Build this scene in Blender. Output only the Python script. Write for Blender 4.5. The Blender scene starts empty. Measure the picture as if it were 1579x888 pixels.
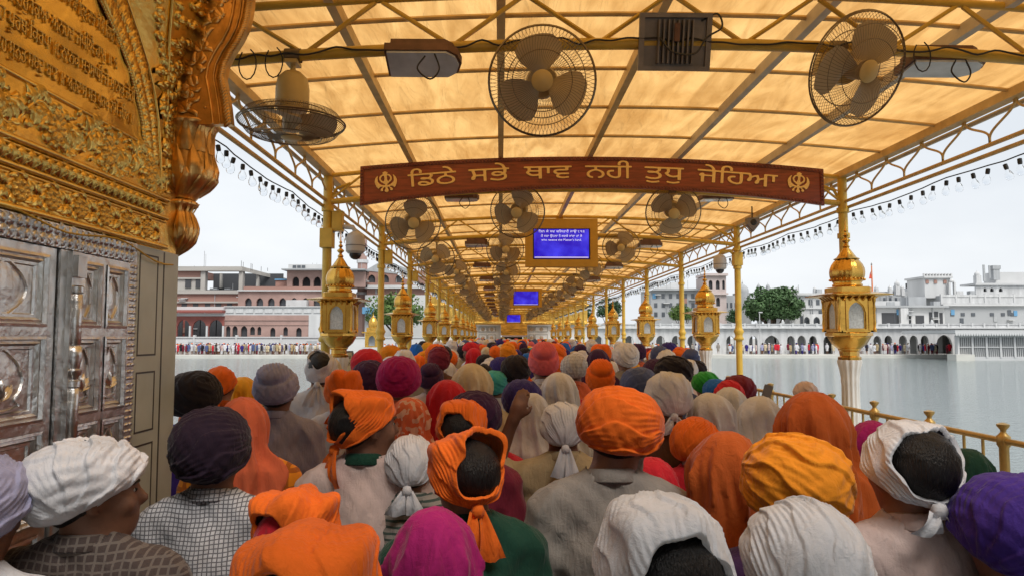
import bpy, math, random
import numpy as np
from mathutils import Matrix, Vector, Euler

# ------------------------------------------------------------------ camera
scene = bpy.context.scene
COL = scene.collection
FPX = 1100.0; CX, CY = 789.5, 444.0; VPX, VPY = 772.0, 519.0
PITCH = math.atan((VPY - CY) / FPX); YAW = math.atan((CX - VPX) / FPX)
CAMLOC = Vector((0, 0, 1.95))
cam = bpy.data.cameras.new('camera'); cam.sensor_width = 36.0; cam.lens = 36.0 * FPX / 1579.0
cam.clip_start = 0.05; cam.clip_end = 3000
camo = bpy.data.objects.new('camera', cam); COL.objects.link(camo)
camo.location = CAMLOC; camo.rotation_euler = (math.pi / 2 + PITCH, 0, -YAW)
scene.camera = camo
CAMR = Euler((math.pi / 2 + PITCH, 0, -YAW)).to_matrix()

def ray(px, py):
    return CAMR @ Vector(((px - CX) / FPX, (CY - py) / FPX, -1.0))
def atY(px, py, Y):
    d = ray(px, py); return CAMLOC + d * (Y / d.y)
def atX(px, py, X):
    d = ray(px, py); return CAMLOC + d * (X / d.x)

# ------------------------------------------------------------------ world, sun, exposure
world = bpy.data.worlds.new('World'); scene.world = world; world.use_nodes = True
SUN_EL, SUN_AZ = math.radians(55), math.radians(158)      # high, behind and to the right of the camera
wn, wl = world.node_tree.nodes, world.node_tree.links
wn.clear()
sky = wn.new('ShaderNodeTexSky'); sky.sky_type = 'NISHITA'; sky.sun_disc = False
sky.sun_elevation = SUN_EL; sky.sun_rotation = SUN_AZ
sky.air_density = 1.5; sky.dust_density = 4.0
tc = wn.new('ShaderNodeTexCoord')
mp = wn.new('ShaderNodeMapping'); mp.inputs['Scale'].default_value = (1, 1, 3.0)
nz = wn.new('ShaderNodeTexNoise'); nz.inputs['Scale'].default_value = 2.2; nz.inputs['Detail'].default_value = 5
cr = wn.new('ShaderNodeValToRGB')
cr.color_ramp.elements[0].position = 0.3; cr.color_ramp.elements[0].color = (6.0, 6.35, 6.8, 1)
cr.color_ramp.elements[1].position = 0.75; cr.color_ramp.elements[1].color = (7.7, 7.9, 8.1, 1)
mx = wn.new('ShaderNodeMix'); mx.data_type = 'RGBA'; mx.inputs['Factor'].default_value = 0.93
bg = wn.new('ShaderNodeBackground'); bg.inputs['Strength'].default_value = 0.10
wo = wn.new('ShaderNodeOutputWorld')
wl.new(tc.outputs['Generated'], mp.inputs['Vector']); wl.new(mp.outputs[0], nz.inputs['Vector'])
wl.new(nz.outputs['Fac'], cr.inputs['Fac'])
wl.new(sky.outputs[0], mx.inputs['A']); wl.new(cr.outputs[0], mx.inputs['B'])
wl.new(mx.outputs['Result'], bg.inputs['Color']); wl.new(bg.outputs[0], wo.inputs['Surface'])

sun = bpy.data.lights.new('sun', 'SUN'); sun.energy = 2.4; sun.angle = math.radians(30); sun.color = (1, 0.96, 0.9)
suno = bpy.data.objects.new('sun', sun); COL.objects.link(suno)
sdir = Vector((math.sin(SUN_AZ) * math.cos(SUN_EL), math.cos(SUN_AZ) * math.cos(SUN_EL), math.sin(SUN_EL)))
suno.rotation_euler = sdir.to_track_quat('Z', 'Y').to_euler()
suno.location = (0, 0, 30)

vs = scene.view_settings
vs.view_transform = 'Standard'; vs.look = 'None'; vs.exposure = 0.45; vs.gamma = 1.0; vs.use_curve_mapping = False
scene.cycles.use_denoising = True
scene.cycles.max_bounces = 8; scene.cycles.diffuse_bounces = 4; scene.cycles.glossy_bounces = 3
scene.cycles.transmission_bounces = 4; scene.cycles.transparent_max_bounces = 12
scene.cycles.sample_clamp_indirect = 6.0
scene.cycles.caustics_reflective = False; scene.cycles.caustics_refractive = False

# ------------------------------------------------------------------ mesh helpers
rng = random.Random(11)
NP = np.random.default_rng(5)
PI = math.pi

class MB:
    def __init__(s): s.v = []; s.f = []; s.n = 0; s.m = []; s.mi = 0
    def add(s, verts, faces):
        verts = np.asarray(verts, dtype=np.float64).reshape(-1, 3)
        b = s.n; s.v.append(verts); s.n += len(verts)
        for f in faces: s.f.append([i + b for i in f])
        s.m += [s.mi] * len(faces)
        return s
    def box(s, x0, x1, y0, y1, z0, z1):
        v = [(x, y, z) for z in (z0, z1) for y in (y0, y1) for x in (x0, x1)]
        return s.add(v, [(0, 2, 3, 1), (4, 5, 7, 6), (0, 1, 5, 4), (2, 6, 7, 3), (0, 4, 6, 2), (1, 3, 7, 5)])
    def grid(s, V, closed_u=False, closed_v=False):
        V = np.asarray(V, dtype=np.float64); a, b = V.shape[:2]
        fs = []
        for i in range(a if closed_u else a - 1):
            for j in range(b if closed_v else b - 1):
                i2, j2 = (i + 1) % a, (j + 1) % b
                fs.append((i * b + j, i2 * b + j, i2 * b + j2, i * b + j2))
        return s.add(V.reshape(-1, 3), fs)
    def tube(s, pts, r, n=8, caps=True):
        pts = [Vector(p) for p in pts]
        rs = r if hasattr(r, '__len__') else [r] * len(pts)
        rings = []; prev = None
        for i, p in enumerate(pts):
            if i == 0: t = pts[1] - p
            elif i == len(pts) - 1: t = p - pts[i - 1]
            else: t = pts[i + 1] - pts[i - 1]
            t = t.normalized()
            if prev is None:
                up = Vector((0, 0, 1)) if abs(t.z) < 0.9 else Vector((1, 0, 0))
                a = t.cross(up).normalized()
            else:
                a = (prev - t * prev.dot(t)).normalized()
            prev = a; b = t.cross(a)
            rings.append([p + a * (rs[i] * math.cos(2 * PI * k / n)) + b * (rs[i] * math.sin(2 * PI * k / n)) for k in range(n)])
        s.grid([[tuple(q) for q in rr] for rr in rings], closed_v=True)
        if caps:
            b0 = s.n - len(pts) * n
            s.f.append([b0 + k for k in range(n)][::-1]); s.f.append([s.n - n + k for k in range(n)]); s.m += [s.mi] * 2
        return s
    def bar(s, p0, p1, w, h, up=(0, 0, 1)):
        p0, p1 = Vector(p0), Vector(p1); t = (p1 - p0).normalized(); u = Vector(up)
        a = t.cross(u)
        if a.length < 1e-4: a = t.cross(Vector((1, 0, 0)))
        a.normalize(); b = a.cross(t)
        v = []
        for p in (p0, p1):
            for (i, j) in ((-1, -1), (1, -1), (1, 1), (-1, 1)): v.append(tuple(p + a * (i * w / 2) + b * (j * h / 2)))
        return s.add(v, [(3, 2, 1, 0), (4, 5, 6, 7), (0, 1, 5, 4), (1, 2, 6, 5), (2, 3, 7, 6), (3, 0, 4, 7)])
    def lathe(s, prof, n=16, c=(0, 0, 0), sq=None):
        # prof: (radius, z); sq: exponent for a squarish plan
        V = []
        for (r, z) in prof:
            ring = []
            for k in range(n):
                a = 2 * PI * (k + 0.5) / n; ca, sa = math.cos(a), math.sin(a)
                q = 1.0
                if sq: q = 1.0 / ((abs(ca) ** sq + abs(sa) ** sq) ** (1.0 / sq))
                ring.append((c[0] + r * q * ca, c[1] + r * q * sa, c[2] + z))
            V.append(ring)
        return s.grid(V, closed_v=True)
    def prism(s, poly, a0, a1, axis='y'):
        # poly in 2D, extruded along an axis; y: (x,z); x: (y,z); z: (x,y)
        n = len(poly)
        def m(p, a):
            return (p[0], a, p[1]) if axis == 'y' else ((a, p[0], p[1]) if axis == 'x' else (p[0], p[1], a))
        v = [m(p, a0) for p in poly] + [m(p, a1) for p in poly]
        fs = [list(range(n))[::-1], list(range(n, 2 * n))] + [(i, (i + 1) % n, (i + 1) % n + n, i + n) for i in range(n)]
        return s.add(v, fs)
    def arch_plate(s, x0, x1, z0, z1, y0, y1, openings, sill=None, N=10, pointed=0.35):
        # wall x0..x1, z0..z1, thickness y0..y1, with arched openings (xa, xb, zb, zspring, ztop)
        xs = sorted(openings); cur = x0
        for (xa, xb, zb, zs, zt) in xs:
            if xa > cur + 1e-5: s.box(cur, xa, y0, y1, z0, z1)
            if zb > z0 + 1e-5: s.box(xa, xb, y0, y1, z0, zb)
            P = []
            for i in range(N + 1):
                u = -1 + 2 * i / N
                c = math.sqrt(max(0, 1 - u * u)); p = 1 - abs(u)
                P.append(((xa + xb) / 2 + u * (xb - xa) / 2, zs + (zt - zs) * ((1 - pointed) * c + pointed * p)))
            for i in range(N):
                (xi, zi), (xj, zj) = P[i], P[i + 1]
                v = [(xi, y0, zi), (xj, y0, zj), (xj, y0, z1), (xi, y0, z1), (xi, y1, zi), (xj, y1, zj), (xj, y1, z1), (xi, y1, z1)]
                s.add(v, [(0, 1, 2, 3), (5, 4, 7, 6), (4, 5, 1, 0), (3, 2, 6, 7)])
            cur = xb
        if cur < x1 - 1e-5: s.box(cur, x1, y0, y1, z0, z1)
        return s
    def xf(s, M, i0=0):
        for k in range(i0, len(s.v)):
            V = s.v[k]; A = np.array(M)
            s.v[k] = V @ A[:3, :3].T + A[:3, 3]
        return s
    def mesh(s, name, smooth=None):
        me = bpy.data.meshes.new(name)
        V = np.concatenate(s.v) if s.v else np.zeros((0, 3))
        me.from_pydata(V.tolist(), [], s.f)
        if any(s.m): me.polygons.foreach_set('material_index', s.m)
        if smooth is not None:
            me.polygons.foreach_set('use_smooth', [True] * len(me.polygons))
            if smooth < 179: me.set_sharp_from_angle(angle=math.radians(smooth))
        me.update()
        return me
    def build(s, name, mat, parent=None, smooth=None):
        return obj(name, s.mesh(name, smooth), mat, parent)

def npmesh(name, V, F, smooth=True):
    me = bpy.data.meshes.new(name); V = np.asarray(V, dtype=np.float32); F = np.asarray(F, dtype=np.int32)
    nf, k = F.shape
    me.vertices.add(len(V)); me.vertices.foreach_set('co', V.ravel())
    me.loops.add(nf * k); me.loops.foreach_set('vertex_index', F.ravel())
    me.polygons.add(nf); me.polygons.foreach_set('loop_start', np.arange(nf, dtype=np.int32) * k)
    if smooth: me.polygons.foreach_set('use_smooth', np.ones(nf, dtype=bool))
    me.update(calc_edges=True); me.validate()
    return me

def smooth_path(pts, n=6):
    P = [Vector(p) for p in pts]; P = [P[0] * 2 - P[1]] + P + [P[-1] * 2 - P[-2]]; out = []
    for i in range(1, len(P) - 2):
        for k in range(n):
            t = k / n; a, b, c, d = P[i - 1], P[i], P[i + 1], P[i + 2]
            out.append(tuple(0.5 * ((2 * b) + (c - a) * t + (2 * a - 5 * b + 4 * c - d) * t * t + (3 * b - a - 3 * c + d) * t ** 3)))
    return out + [tuple(P[-2])]
KIDS = {}
def setmat(o, mat):
    if mat is None: return
    mats = mat if isinstance(mat, (list, tuple)) else [mat]
    me = o.data
    while len(me.materials) < len(mats): me.materials.append(None)
    for i, m in enumerate(mats):
        o.material_slots[i].link = 'OBJECT'; o.material_slots[i].material = m

def obj(name, me, mat=None, parent=None, loc=None, rot=None, scale=None):
    o = bpy.data.objects.new(name, me); COL.objects.link(o)
    if parent is not None: o.parent = parent; KIDS.setdefault(parent.name, []).append(o)
    if loc is not None: o.location = loc
    if rot is not None: o.rotation_euler = rot
    if scale is not None: o.scale = scale if hasattr(scale, '__len__') else (scale,) * 3
    setmat(o, mat)
    return o

def thing(name, label, cat, loc=(0, 0, 0), rz=0, group=None, scale=None):
    o = bpy.data.objects.new(name, None); COL.objects.link(o); o.empty_display_size = 0.1
    o.location = loc; o.rotation_euler = (0, 0, rz)
    if scale is not None: o.scale = scale if hasattr(scale, '__len__') else (scale,) * 3
    return tag(o, label, cat, group)
def tag(o, label, cat=None, group=None, kind=None):
    if label: o['label'] = label
    if cat: o['category'] = cat
    if group: o['group'] = group
    if kind: o['kind'] = kind
    return o
def struct(o): o['kind'] = 'structure'; return o
def copy_tree(o, parent=None, loc=None, rz=None, label=None, scale=None):
    c = o.copy(); COL.objects.link(c); c.parent = parent
    if loc is not None: c.location = loc
    if rz is not None: c.rotation_euler = (0, 0, rz)
    if scale is not None: c.scale = scale if hasattr(scale, '__len__') else (scale,) * 3
    if label: c['label'] = label
    if parent is not None: KIDS.setdefault(parent.name, []).append(c)
    for ch in KIDS.get(o.name, []): copy_tree(ch, c)
    return c

# ------------------------------------------------------------------ implicit surfaces
def surface_nets(F, org, h):
    """F: values on a grid (negative inside); returns vertices and quads"""
    h = np.asarray(h, dtype=np.float64) * np.ones(3)
    nx, ny, nz = F.shape; I = F < 0
    c = np.zeros((nx - 1, ny - 1, nz - 1), dtype=np.int8)
    for i in (0, 1):
        for j in (0, 1):
            for k in (0, 1): c += I[i:nx - 1 + i, j:ny - 1 + j, k:nz - 1 + k]
    act = (c > 0) & (c < 8); ix = np.argwhere(act)
    idx = -np.ones(act.shape, dtype=np.int64); idx[act] = np.arange(len(ix))
    acc = np.zeros((len(ix), 3)); cnt = np.zeros(len(ix))
    for ax in range(3):
        o1, o2 = [a for a in range(3) if a != ax]
        for a in (0, 1):
            for b in (0, 1):
                p = ix.copy(); p[:, o1] += a; p[:, o2] += b; q = p.copy(); q[:, ax] += 1
                f0 = F[p[:, 0], p[:, 1], p[:, 2]]; f1 = F[q[:, 0], q[:, 1], q[:, 2]]
                m = (f0 < 0) != (f1 < 0)
                t = f0[m] / (f0[m] - f1[m])
                pos = p[m].astype(float); pos[:, ax] += t
                acc[m] += pos; cnt[m] += 1
    V = acc / cnt[:, None] * h + np.asarray(org)
    Q = []
    for ax in range(3):
        o1, o2 = [(1, 2), (2, 0), (0, 1)][ax]
        s0 = [slice(None)] * 3; s1 = [slice(None)] * 3; s0[ax] = slice(0, -1); s1[ax] = slice(1, None)
        A, B = I[tuple(s0)], I[tuple(s1)]
        e = np.argwhere(A != B)
        e = e[(e[:, o1] > 0) & (e[:, o2] > 0) & (e[:, o1] < F.shape[o1] - 1) & (e[:, o2] < F.shape[o2] - 1)]
        flip = A[e[:, 0], e[:, 1], e[:, 2]]
        def cell(d1, d2):
            g = e.copy(); g[:, o1] -= d1; g[:, o2] -= d2; return idx[g[:, 0], g[:, 1], g[:, 2]]
        q = np.stack([cell(1, 1), cell(0, 1), cell(0, 0), cell(1, 0)], -1)
        q[~flip] = q[~flip][:, ::-1]
        Q.append(q)
    return V, np.concatenate(Q)

# ------------------------------------------------------------------ materials
MATS = {}
def new_mat(name):
    m = bpy.data.materials.new(name); m.use_nodes = True
    nt = m.node_tree; b = nt.nodes['Principled BSDF']
    return m, nt, b
def mat(name, col, rough=0.6, metal=0.0, noise=0.0, nscale=6.0, bump=0.0, bscale=30.0, coord='Object', spec=None, col2=None, stretch=None, detail=4, bdist=0.02, sheen=0.0):
    if name in MATS: return MATS[name]
    m, nt, b = new_mat(name); N, L = nt.nodes, nt.links
    b.inputs['Roughness'].default_value = rough; b.inputs['Metallic'].default_value = metal
    if spec is not None: b.inputs['Specular IOR Level'].default_value = spec
    if sheen: b.inputs['Sheen Weight'].default_value = sheen; b.inputs['Sheen Roughness'].default_value = 0.5
    t = N.new('ShaderNodeTexCoord'); src = t.outputs[coord]
    if stretch:
        mpn = N.new('ShaderNodeMapping'); mpn.inputs['Scale'].default_value = stretch
        L.new(src, mpn.inputs['Vector']); src = mpn.outputs[0]
    b.inputs['Base Color'].default_value = (*col, 1)
    if noise or col2:
        n = N.new('ShaderNodeTexNoise'); n.inputs['Scale'].default_value = nscale; n.inputs['Detail'].default_value = detail
        r = N.new('ShaderNodeValToRGB'); r.color_ramp.elements[0].position = 0.3; r.color_ramp.elements[1].position = 0.7
        c2 = col2 if col2 else tuple(min(1, c * (1 + noise)) for c in col)
        c1 = col if col2 else tuple(c * (1 - noise) for c in col)
        r.color_ramp.elements[0].color = (*c1, 1); r.color_ramp.elements[1].color = (*c2, 1)
        L.new(src, n.inputs['Vector']); L.new(n.outputs['Fac'], r.inputs['Fac']); L.new(r.outputs[0], b.inputs['Base Color'])
    if bump:
        n2 = N.new('ShaderNodeTexNoise'); n2.inputs['Scale'].default_value = bscale; n2.inputs['Detail'].default_value = 4
        bp = N.new('ShaderNodeBump'); bp.inputs['Strength'].default_value = bump; bp.inputs['Distance'].default_value = bdist
        L.new(src, n2.inputs['Vector']); L.new(n2.outputs['Fac'], bp.inputs['Height']); L.new(bp.outputs[0], b.inputs['Normal'])
    MATS[name] = m
    return m

def cloth(col, pat=None):
    key = 'cloth_%d_%d_%d' % tuple(int(c * 999) for c in col) + (pat or '')
    if key in MATS: return MATS[key]
    m, nt, b = new_mat(key); N, L = nt.nodes, nt.links
    b.inputs['Roughness'].default_value = 0.85; b.inputs['Specular IOR Level'].default_value = 0.25
    b.inputs['Sheen Weight'].default_value = 0.15; b.inputs['Sheen Roughness'].default_value = 0.4
    t = N.new('ShaderNodeTexCoord')
    oi = N.new('ShaderNodeObjectInfo')
    n = N.new('ShaderNodeTexNoise'); n.inputs['Scale'].default_value = 9; n.inputs['Detail'].default_value = 5
    L.new(t.outputs['Object'], n.inputs['Vector'])
    r = N.new('ShaderNodeValToRGB'); r.color_ramp.elements[0].position = 0.25; r.color_ramp.elements[1].position = 0.75
    r.color_ramp.elements[0].color = (*[c * 0.8 for c in col], 1); r.color_ramp.elements[1].color = (*[min(1, c * 1.15 + 0.004) for c in col], 1)
    L.new(n.outputs['Fac'], r.inputs['Fac']); out = r.outputs[0]
    if pat:
        sx = N.new('ShaderNodeSeparateXYZ'); nd = N.new('ShaderNodeTexNoise'); nd.inputs['Scale'].default_value = 7; nd.inputs['Detail'].default_value = 3; L.new(t.outputs['Object'], nd.inputs['Vector'])
        vm = N.new('ShaderNodeVectorMath'); vm.operation = 'MULTIPLY_ADD'; vm.inputs[1].default_value = (0.02, 0.02, 0.02); L.new(nd.outputs['Color'], vm.inputs[0]); L.new(t.outputs['Object'], vm.inputs[2]); L.new(vm.outputs[0], sx.inputs[0])
        def stripe(axis, freq, duty):
            mu = N.new('ShaderNodeMath'); mu.operation = 'MULTIPLY'; mu.inputs[1].default_value = freq
            L.new(sx.outputs[axis], mu.inputs[0])
            fr = N.new('ShaderNodeMath'); fr.operation = 'FRACT'; L.new(mu.outputs[0], fr.inputs[0])
            lt = N.new('ShaderNodeMath'); lt.operation = 'LESS_THAN'; lt.inputs[1].default_value = duty; L.new(fr.outputs[0], lt.inputs[0])
            return lt.outputs[0]
        kind, c2 = {'plaid': ('xz', (0.015, 0.014, 0.025)), 'plaid2': ('xz', (0.17, 0.14, 0.12)), 'stripes': ('z', (0.05, 0.07, 0.06)),
                    'check': ('xz', (0.02, 0.02, 0.02)), 'leafy': ('n', (0.75, 0.45, 0.35)), 'oplaid': ('xz', (0.25, 0.05, 0.01)), 'pin': ('x', (0.1, 0.1, 0.1))}[pat]
        f = {'plaid': 74, 'plaid2': 48, 'stripes': 45, 'check': 80, 'oplaid': 14, 'pin': 50, 'leafy': 1}[pat]
        if kind == 'xz':
            a = N.new('ShaderNodeMath'); a.operation = 'MAXIMUM'
            L.new(stripe(0, f, 0.26), a.inputs[0]); L.new(stripe(2, f, 0.26), a.inputs[1]); fac = a.outputs[0]
        elif kind == 'z': fac = stripe(2, f, 0.4)
        elif kind == 'x': fac = stripe(0, f, 0.25)
        else:
            n3 = N.new('ShaderNodeTexNoise'); n3.inputs['Scale'].default_value = 26; n3.inputs['Detail'].default_value = 1
            L.new(t.outputs['Object'], n3.inputs['Vector'])
            g = N.new('ShaderNodeMath'); g.operation = 'GREATER_THAN'; g.inputs[1].default_value = 0.55
            L.new(n3.outputs['Fac'], g.inputs[0]); fac = g.outputs[0]
        mm = N.new('ShaderNodeMix'); mm.data_type = 'RGBA'
        L.new(fac, mm.inputs['Factor']); L.new(out, mm.inputs['A']); mm.inputs['B'].default_value = (*c2, 1)
        if kind == 'xz':
            sc = N.new('ShaderNodeMath'); sc.operation = 'MULTIPLY'; sc.inputs[1].default_value = 0.75
            L.new(fac, sc.inputs[0]); L.new(sc.outputs[0], mm.inputs['Factor'])
        out = mm.outputs['Result']
    L.new(out, b.inputs['Base Color'])
    n2 = N.new('ShaderNodeTexNoise'); n2.inputs['Scale'].default_value = 26; n2.inputs['Detail'].default_value = 5; n2.inputs['Distortion'].default_value = 2.5
    n4 = N.new('ShaderNodeTexNoise'); n4.inputs['Scale'].default_value = 420; n4.inputs['Detail'].default_value = 1
    L.new(t.outputs['Object'], n2.inputs['Vector']); L.new(t.outputs['Object'], n4.inputs['Vector'])
    b1 = N.new('ShaderNodeBump'); b1.inputs['Strength'].default_value = 0.35; b1.inputs['Distance'].default_value = 0.006
    b2 = N.new('ShaderNodeBump'); b2.inputs['Strength'].default_value = 0.35; b2.inputs['Distance'].default_value = 0.002
    L.new(n2.outputs['Fac'], b1.inputs['Height']); L.new(n4.outputs['Fac'], b2.inputs['Height'])
    mpf = N.new('ShaderNodeMapping'); mpf.inputs['Scale'].default_value = (1, 1, 0.22); L.new(t.outputs['Object'], mpf.inputs['Vector'])
    nf = N.new('ShaderNodeTexNoise'); nf.inputs['Scale'].default_value = 30; nf.inputs['Detail'].default_value = 3; nf.inputs['Distortion'].default_value = 0.8; L.new(mpf.outputs[0], nf.inputs['Vector'])
    b3 = N.new('ShaderNodeBump'); b3.inputs['Strength'].default_value = 0.7; b3.inputs['Distance'].default_value = 0.012; L.new(nf.outputs['Fac'], b3.inputs['Height']); L.new(b3.outputs[0], b1.inputs['Normal'])
    L.new(b1.outputs[0], b2.inputs['Normal']); L.new(b2.outputs[0], b.inputs['Normal'])
    MATS[key] = m
    return m

GOLD = mat('gilt', (0.50, 0.27, 0.05), 0.27, 1.0, col2=(0.84, 0.50, 0.11), nscale=4, bump=0.3, bscale=16, bdist=0.01)
GOLDW = mat('gilt_sheet', (0.88, 0.58, 0.16), 0.27, 1.0, noise=0.2, nscale=4, bump=0.6, bscale=9, bdist=0.012)
GILT_SHADED = mat('tarnished_gilt', (0.68, 0.40, 0.14), 0.33, 1.0, noise=0.35, nscale=9, bump=0.4, bscale=25, bdist=0.008)  # same gilt, darkened in colour for the shade on bracket and arch
SILVER = mat('silver_sheet', (0.55, 0.545, 0.54), 0.33, 1.0, col2=(0.82, 0.82, 0.81), nscale=7, bump=0.7, bscale=22, bdist=0.008)
MARBLE = mat('marble', (0.43, 0.49, 0.46), 0.3, 0, col2=(0.58, 0.65, 0.61), nscale=3.5, detail=8)
INLAY = mat('dark_inlay', (0.05, 0.05, 0.05), 0.4)
WMARB = mat('white_marble', (0.62, 0.6, 0.56), 0.35, 0, col2=(0.75, 0.74, 0.71), nscale=4, detail=8)
YPAINT = mat('yellow_paint', (0.62, 0.4, 0.055), 0.42, 0.0, noise=0.15, nscale=7, bump=0.1, bscale=40)
TPAINT = mat('tan_paint', (0.58, 0.39, 0.15), 0.5, 0.0, noise=0.2, nscale=7)
EPAINT = mat('cream_paint', (0.5, 0.42, 0.3), 0.5, 0.0, noise=0.15, nscale=7)
BLACK = mat('black_rubber', (0.02, 0.02, 0.02), 0.6)
SKIN = [mat('skin%d' % i, c, 0.55, 0, noise=0.3, nscale=14, bump=0.35, bscale=110, bdist=0.003, detail=8) for i, c in enumerate([(0.24, 0.11, 0.06), (0.17, 0.075, 0.042), (0.31, 0.155, 0.095)])]
HAIR = mat('black_hair', (0.006, 0.0045, 0.0045), 0.42, 0, noise=0.5, nscale=60, bump=1.0, bscale=70, bdist=0.006, stretch=(4, 4, 0.5), spec=0.35)
GREYHAIR = mat('grey_hair', (0.3, 0.28, 0.26), 0.6, 0, noise=0.4, nscale=60, bump=0.8, bscale=120, bdist=0.004)
# ================================================================== text
def text_mesh(body, name='lettering', res=70, bold=0.5, depth=0.05):
    """glyph outlines filled by winding number, then turned into rounded solid letters (1 unit = 1 em)"""
    c = bpy.data.curves.new('lettering_curve', 'FONT'); c.body = body; c.size = 1; c.fill_mode = 'NONE'; c.resolution_u = 4
    o = bpy.data.objects.new('lettering_tmp', c); COL.objects.link(o)
    dg = bpy.context.evaluated_depsgraph_get()
    me = bpy.data.meshes.new_from_object(o.evaluated_get(dg))
    bpy.data.objects.remove(o); bpy.data.curves.remove(c)
    V = np.zeros(len(me.vertices) * 3); me.vertices.foreach_get('co', V); V = V.reshape(-1, 3)
    E = np.zeros(len(me.edges) * 2, dtype=np.int64); me.edges.foreach_get('vertices', E); E = E.reshape(-1, 2)
    bpy.data.meshes.remove(me)
    # restore the walking direction of each closed outline (edge v0->v1 ascending; closing edge descends)
    nxt = {}
    for a, b in E:
        a, b = int(min(a, b)), int(max(a, b))
        if b == a + 1: nxt[a] = b
        else: nxt[b] = a
    A = V[list(nxt.keys())][:, :2]; B = V[list(nxt.values())][:, :2]
    lo = V[:, :2].min(0) - 0.06; hi = V[:, :2].max(0) + 0.06
    h = 1.0 / res
    X = np.arange(lo[0], hi[0], h); Y = np.arange(lo[1], hi[1], h) + 1e-5
    W = np.zeros((len(X), len(Y)))
    for (a, b) in zip(A, B):
        if a[1] == b[1]: continue
        y0, y1 = min(a[1], b[1]), max(a[1], b[1])
        j0, j1 = np.searchsorted(Y, y0), np.searchsorted(Y, y1)
        if j1 <= j0: continue
        xs = a[0] + (Y[j0:j1] - a[1]) / (b[1] - a[1]) * (b[0] - a[0])
        W[:, j0:j1] += np.where(X[:, None] < xs[None, :], 1.0 if b[1] > a[1] else -1.0, 0.0)
    F = (np.abs(W) > 0.5).astype(float)
    for _ in range(2):
        F[1:-1] = (F[:-2] + 2 * F[1:-1] + F[2:]) / 4; F[:, 1:-1] = (F[:, :-2] + 2 * F[:, 1:-1] + F[:, 2:]) / 4
    f2 = (1 - bold - F) * h * 3
    Z = np.array([-depth * 0.5 - h, -depth * 0.5, 0.0, depth * 0.5, depth, depth + h])
    zs = np.array([1.0, 0.6, -1, -1, -0.55, 0.6]) * depth
    F3 = np.maximum(f2[:, :, None], zs[None, None, :] * 0.6)
    V3, Q = surface_nets(F3, (0, 0, 0), (1, 1, 1))
    V3 = np.stack([V3[:, 0] * h + lo[0], V3[:, 1] * h + lo[1], np.interp(V3[:, 2], np.arange(6), Z)], -1)
    V3[:, 0] -= (V3[:, 0].min() + V3[:, 0].max()) / 2; V3[:, 2] -= V3[:, 2].min()
    return npmesh(name, V3, Q), np.ptp(V3[:, 0])
WHITEPRINT = mat('white_print', (0.8, 0.8, 0.8), 0.6)
WORDS = ['ਿਡਠੇ', 'ਸਭੇ', 'ਥਾਵ', 'ਨਹੀ', 'ਤੁਧੁ', 'ਜੇਿਹਆ']
word_me = [text_mesh(w, 'letters', 80, 0.66) for w in WORDS]
khanda_me = text_mesh('☬', 'khanda_emblem', 80, 0.55)
INSCR = ['ਸਭਨਾ ਜੀਆ ਕਾ ਇਕੁ ਦਾਤਾ ਸੋ ਮੈ ਿਵਸਰ ਨ ਜਾਈ', 'ਅਿਮਤਸਰੁ ॥ ਹੋਰੁ ਿਕਆ ਅਨਹਦ ਜਪੀਐ ਰਾਮੁ ॥ ੧', 'ਹਸਨਾ ਮੋਹ ਪੂਰਬ ਿਕਰਪਾ ॥ ਨਾਨਕ ਸਤਸਾਧੀ ਜੇ ਮਾਨਕੁ ਜੋਹੀ', 'ਸੀ ਮਨੀ ਏਹ ਸੁਨਤ ਸਬਦੁ ਬਾਣ ॥ ਅਰਦਾਸ ਸਤ ਪੁਰਖ ਨਮੋ ਜੀਅ ॥']
inscr_me = [text_mesh(t, 'inscription', 40, 0.55) for t in INSCR]
screen_txt = [text_mesh(t, 'screen_text', 30, 0.6, 0.02) for t in ('ਿਤਨ ਕੇ ਸਦ ਬਿਲਹਾਰੈ ਜਾਉ ੮੧੩', 'ਮੈ ਸਦਾ ਉਹਨਾਂ ਤੋਂ ਸਦਕੇ ਜਾਂਦਾ ਹਾਂ ਜੋ', "who receive the Master's hand,")]
board_txt = [text_mesh(t, 'board_text', 40, 0.55, 0.02) for t in ('॥ ਿਕਰਪਾ ਕਰਕੇ', 'ਗੁਰੂ ਕੇ ਹਨ', 'ਸੇਵਾ ਦਾਨ')]

# ================================================================== ground, water
WATER = None
m, nt, b = new_mat('pool_water'); N, L = nt.nodes, nt.links
b.inputs['Base Color'].default_value = (0.19, 0.225, 0.225, 1); b.inputs['Roughness'].default_value = 0.07; b.inputs['IOR'].default_value = 1.33
t = N.new('ShaderNodeTexCoord'); mpn = N.new('ShaderNodeMapping'); mpn.inputs['Scale'].default_value = (0.55, 1.0, 1)
L.new(t.outputs['Object'], mpn.inputs['Vector'])
n1 = N.new('ShaderNodeTexNoise'); n1.inputs['Scale'].default_value = 5.0; n1.inputs['Detail'].default_value = 4; n1.inputs['Roughness'].default_value = 0.55
L.new(mpn.outputs[0], n1.inputs['Vector'])
bp = N.new('ShaderNodeBump'); bp.inputs['Strength'].default_value = 1.0; bp.inputs['Distance'].default_value = 0.06
L.new(n1.outputs['Fac'], bp.inputs['Height']); L.new(bp.outputs[0], b.inputs['Normal'])
WATER = m
WZ, SHZ = -1.25, -0.72           # water level, level of the far promenade
SHY = 108.0                      # far edge of the pool
PAVE = mat('pale_paving', (0.55, 0.54, 0.5), 0.5, 0, noise=0.1, nscale=0.5)
EARTH = mat('city_ground', (0.35, 0.34, 0.32), 0.9, 0, noise=0.2, nscale=0.2)
MB_ = MB()
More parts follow.
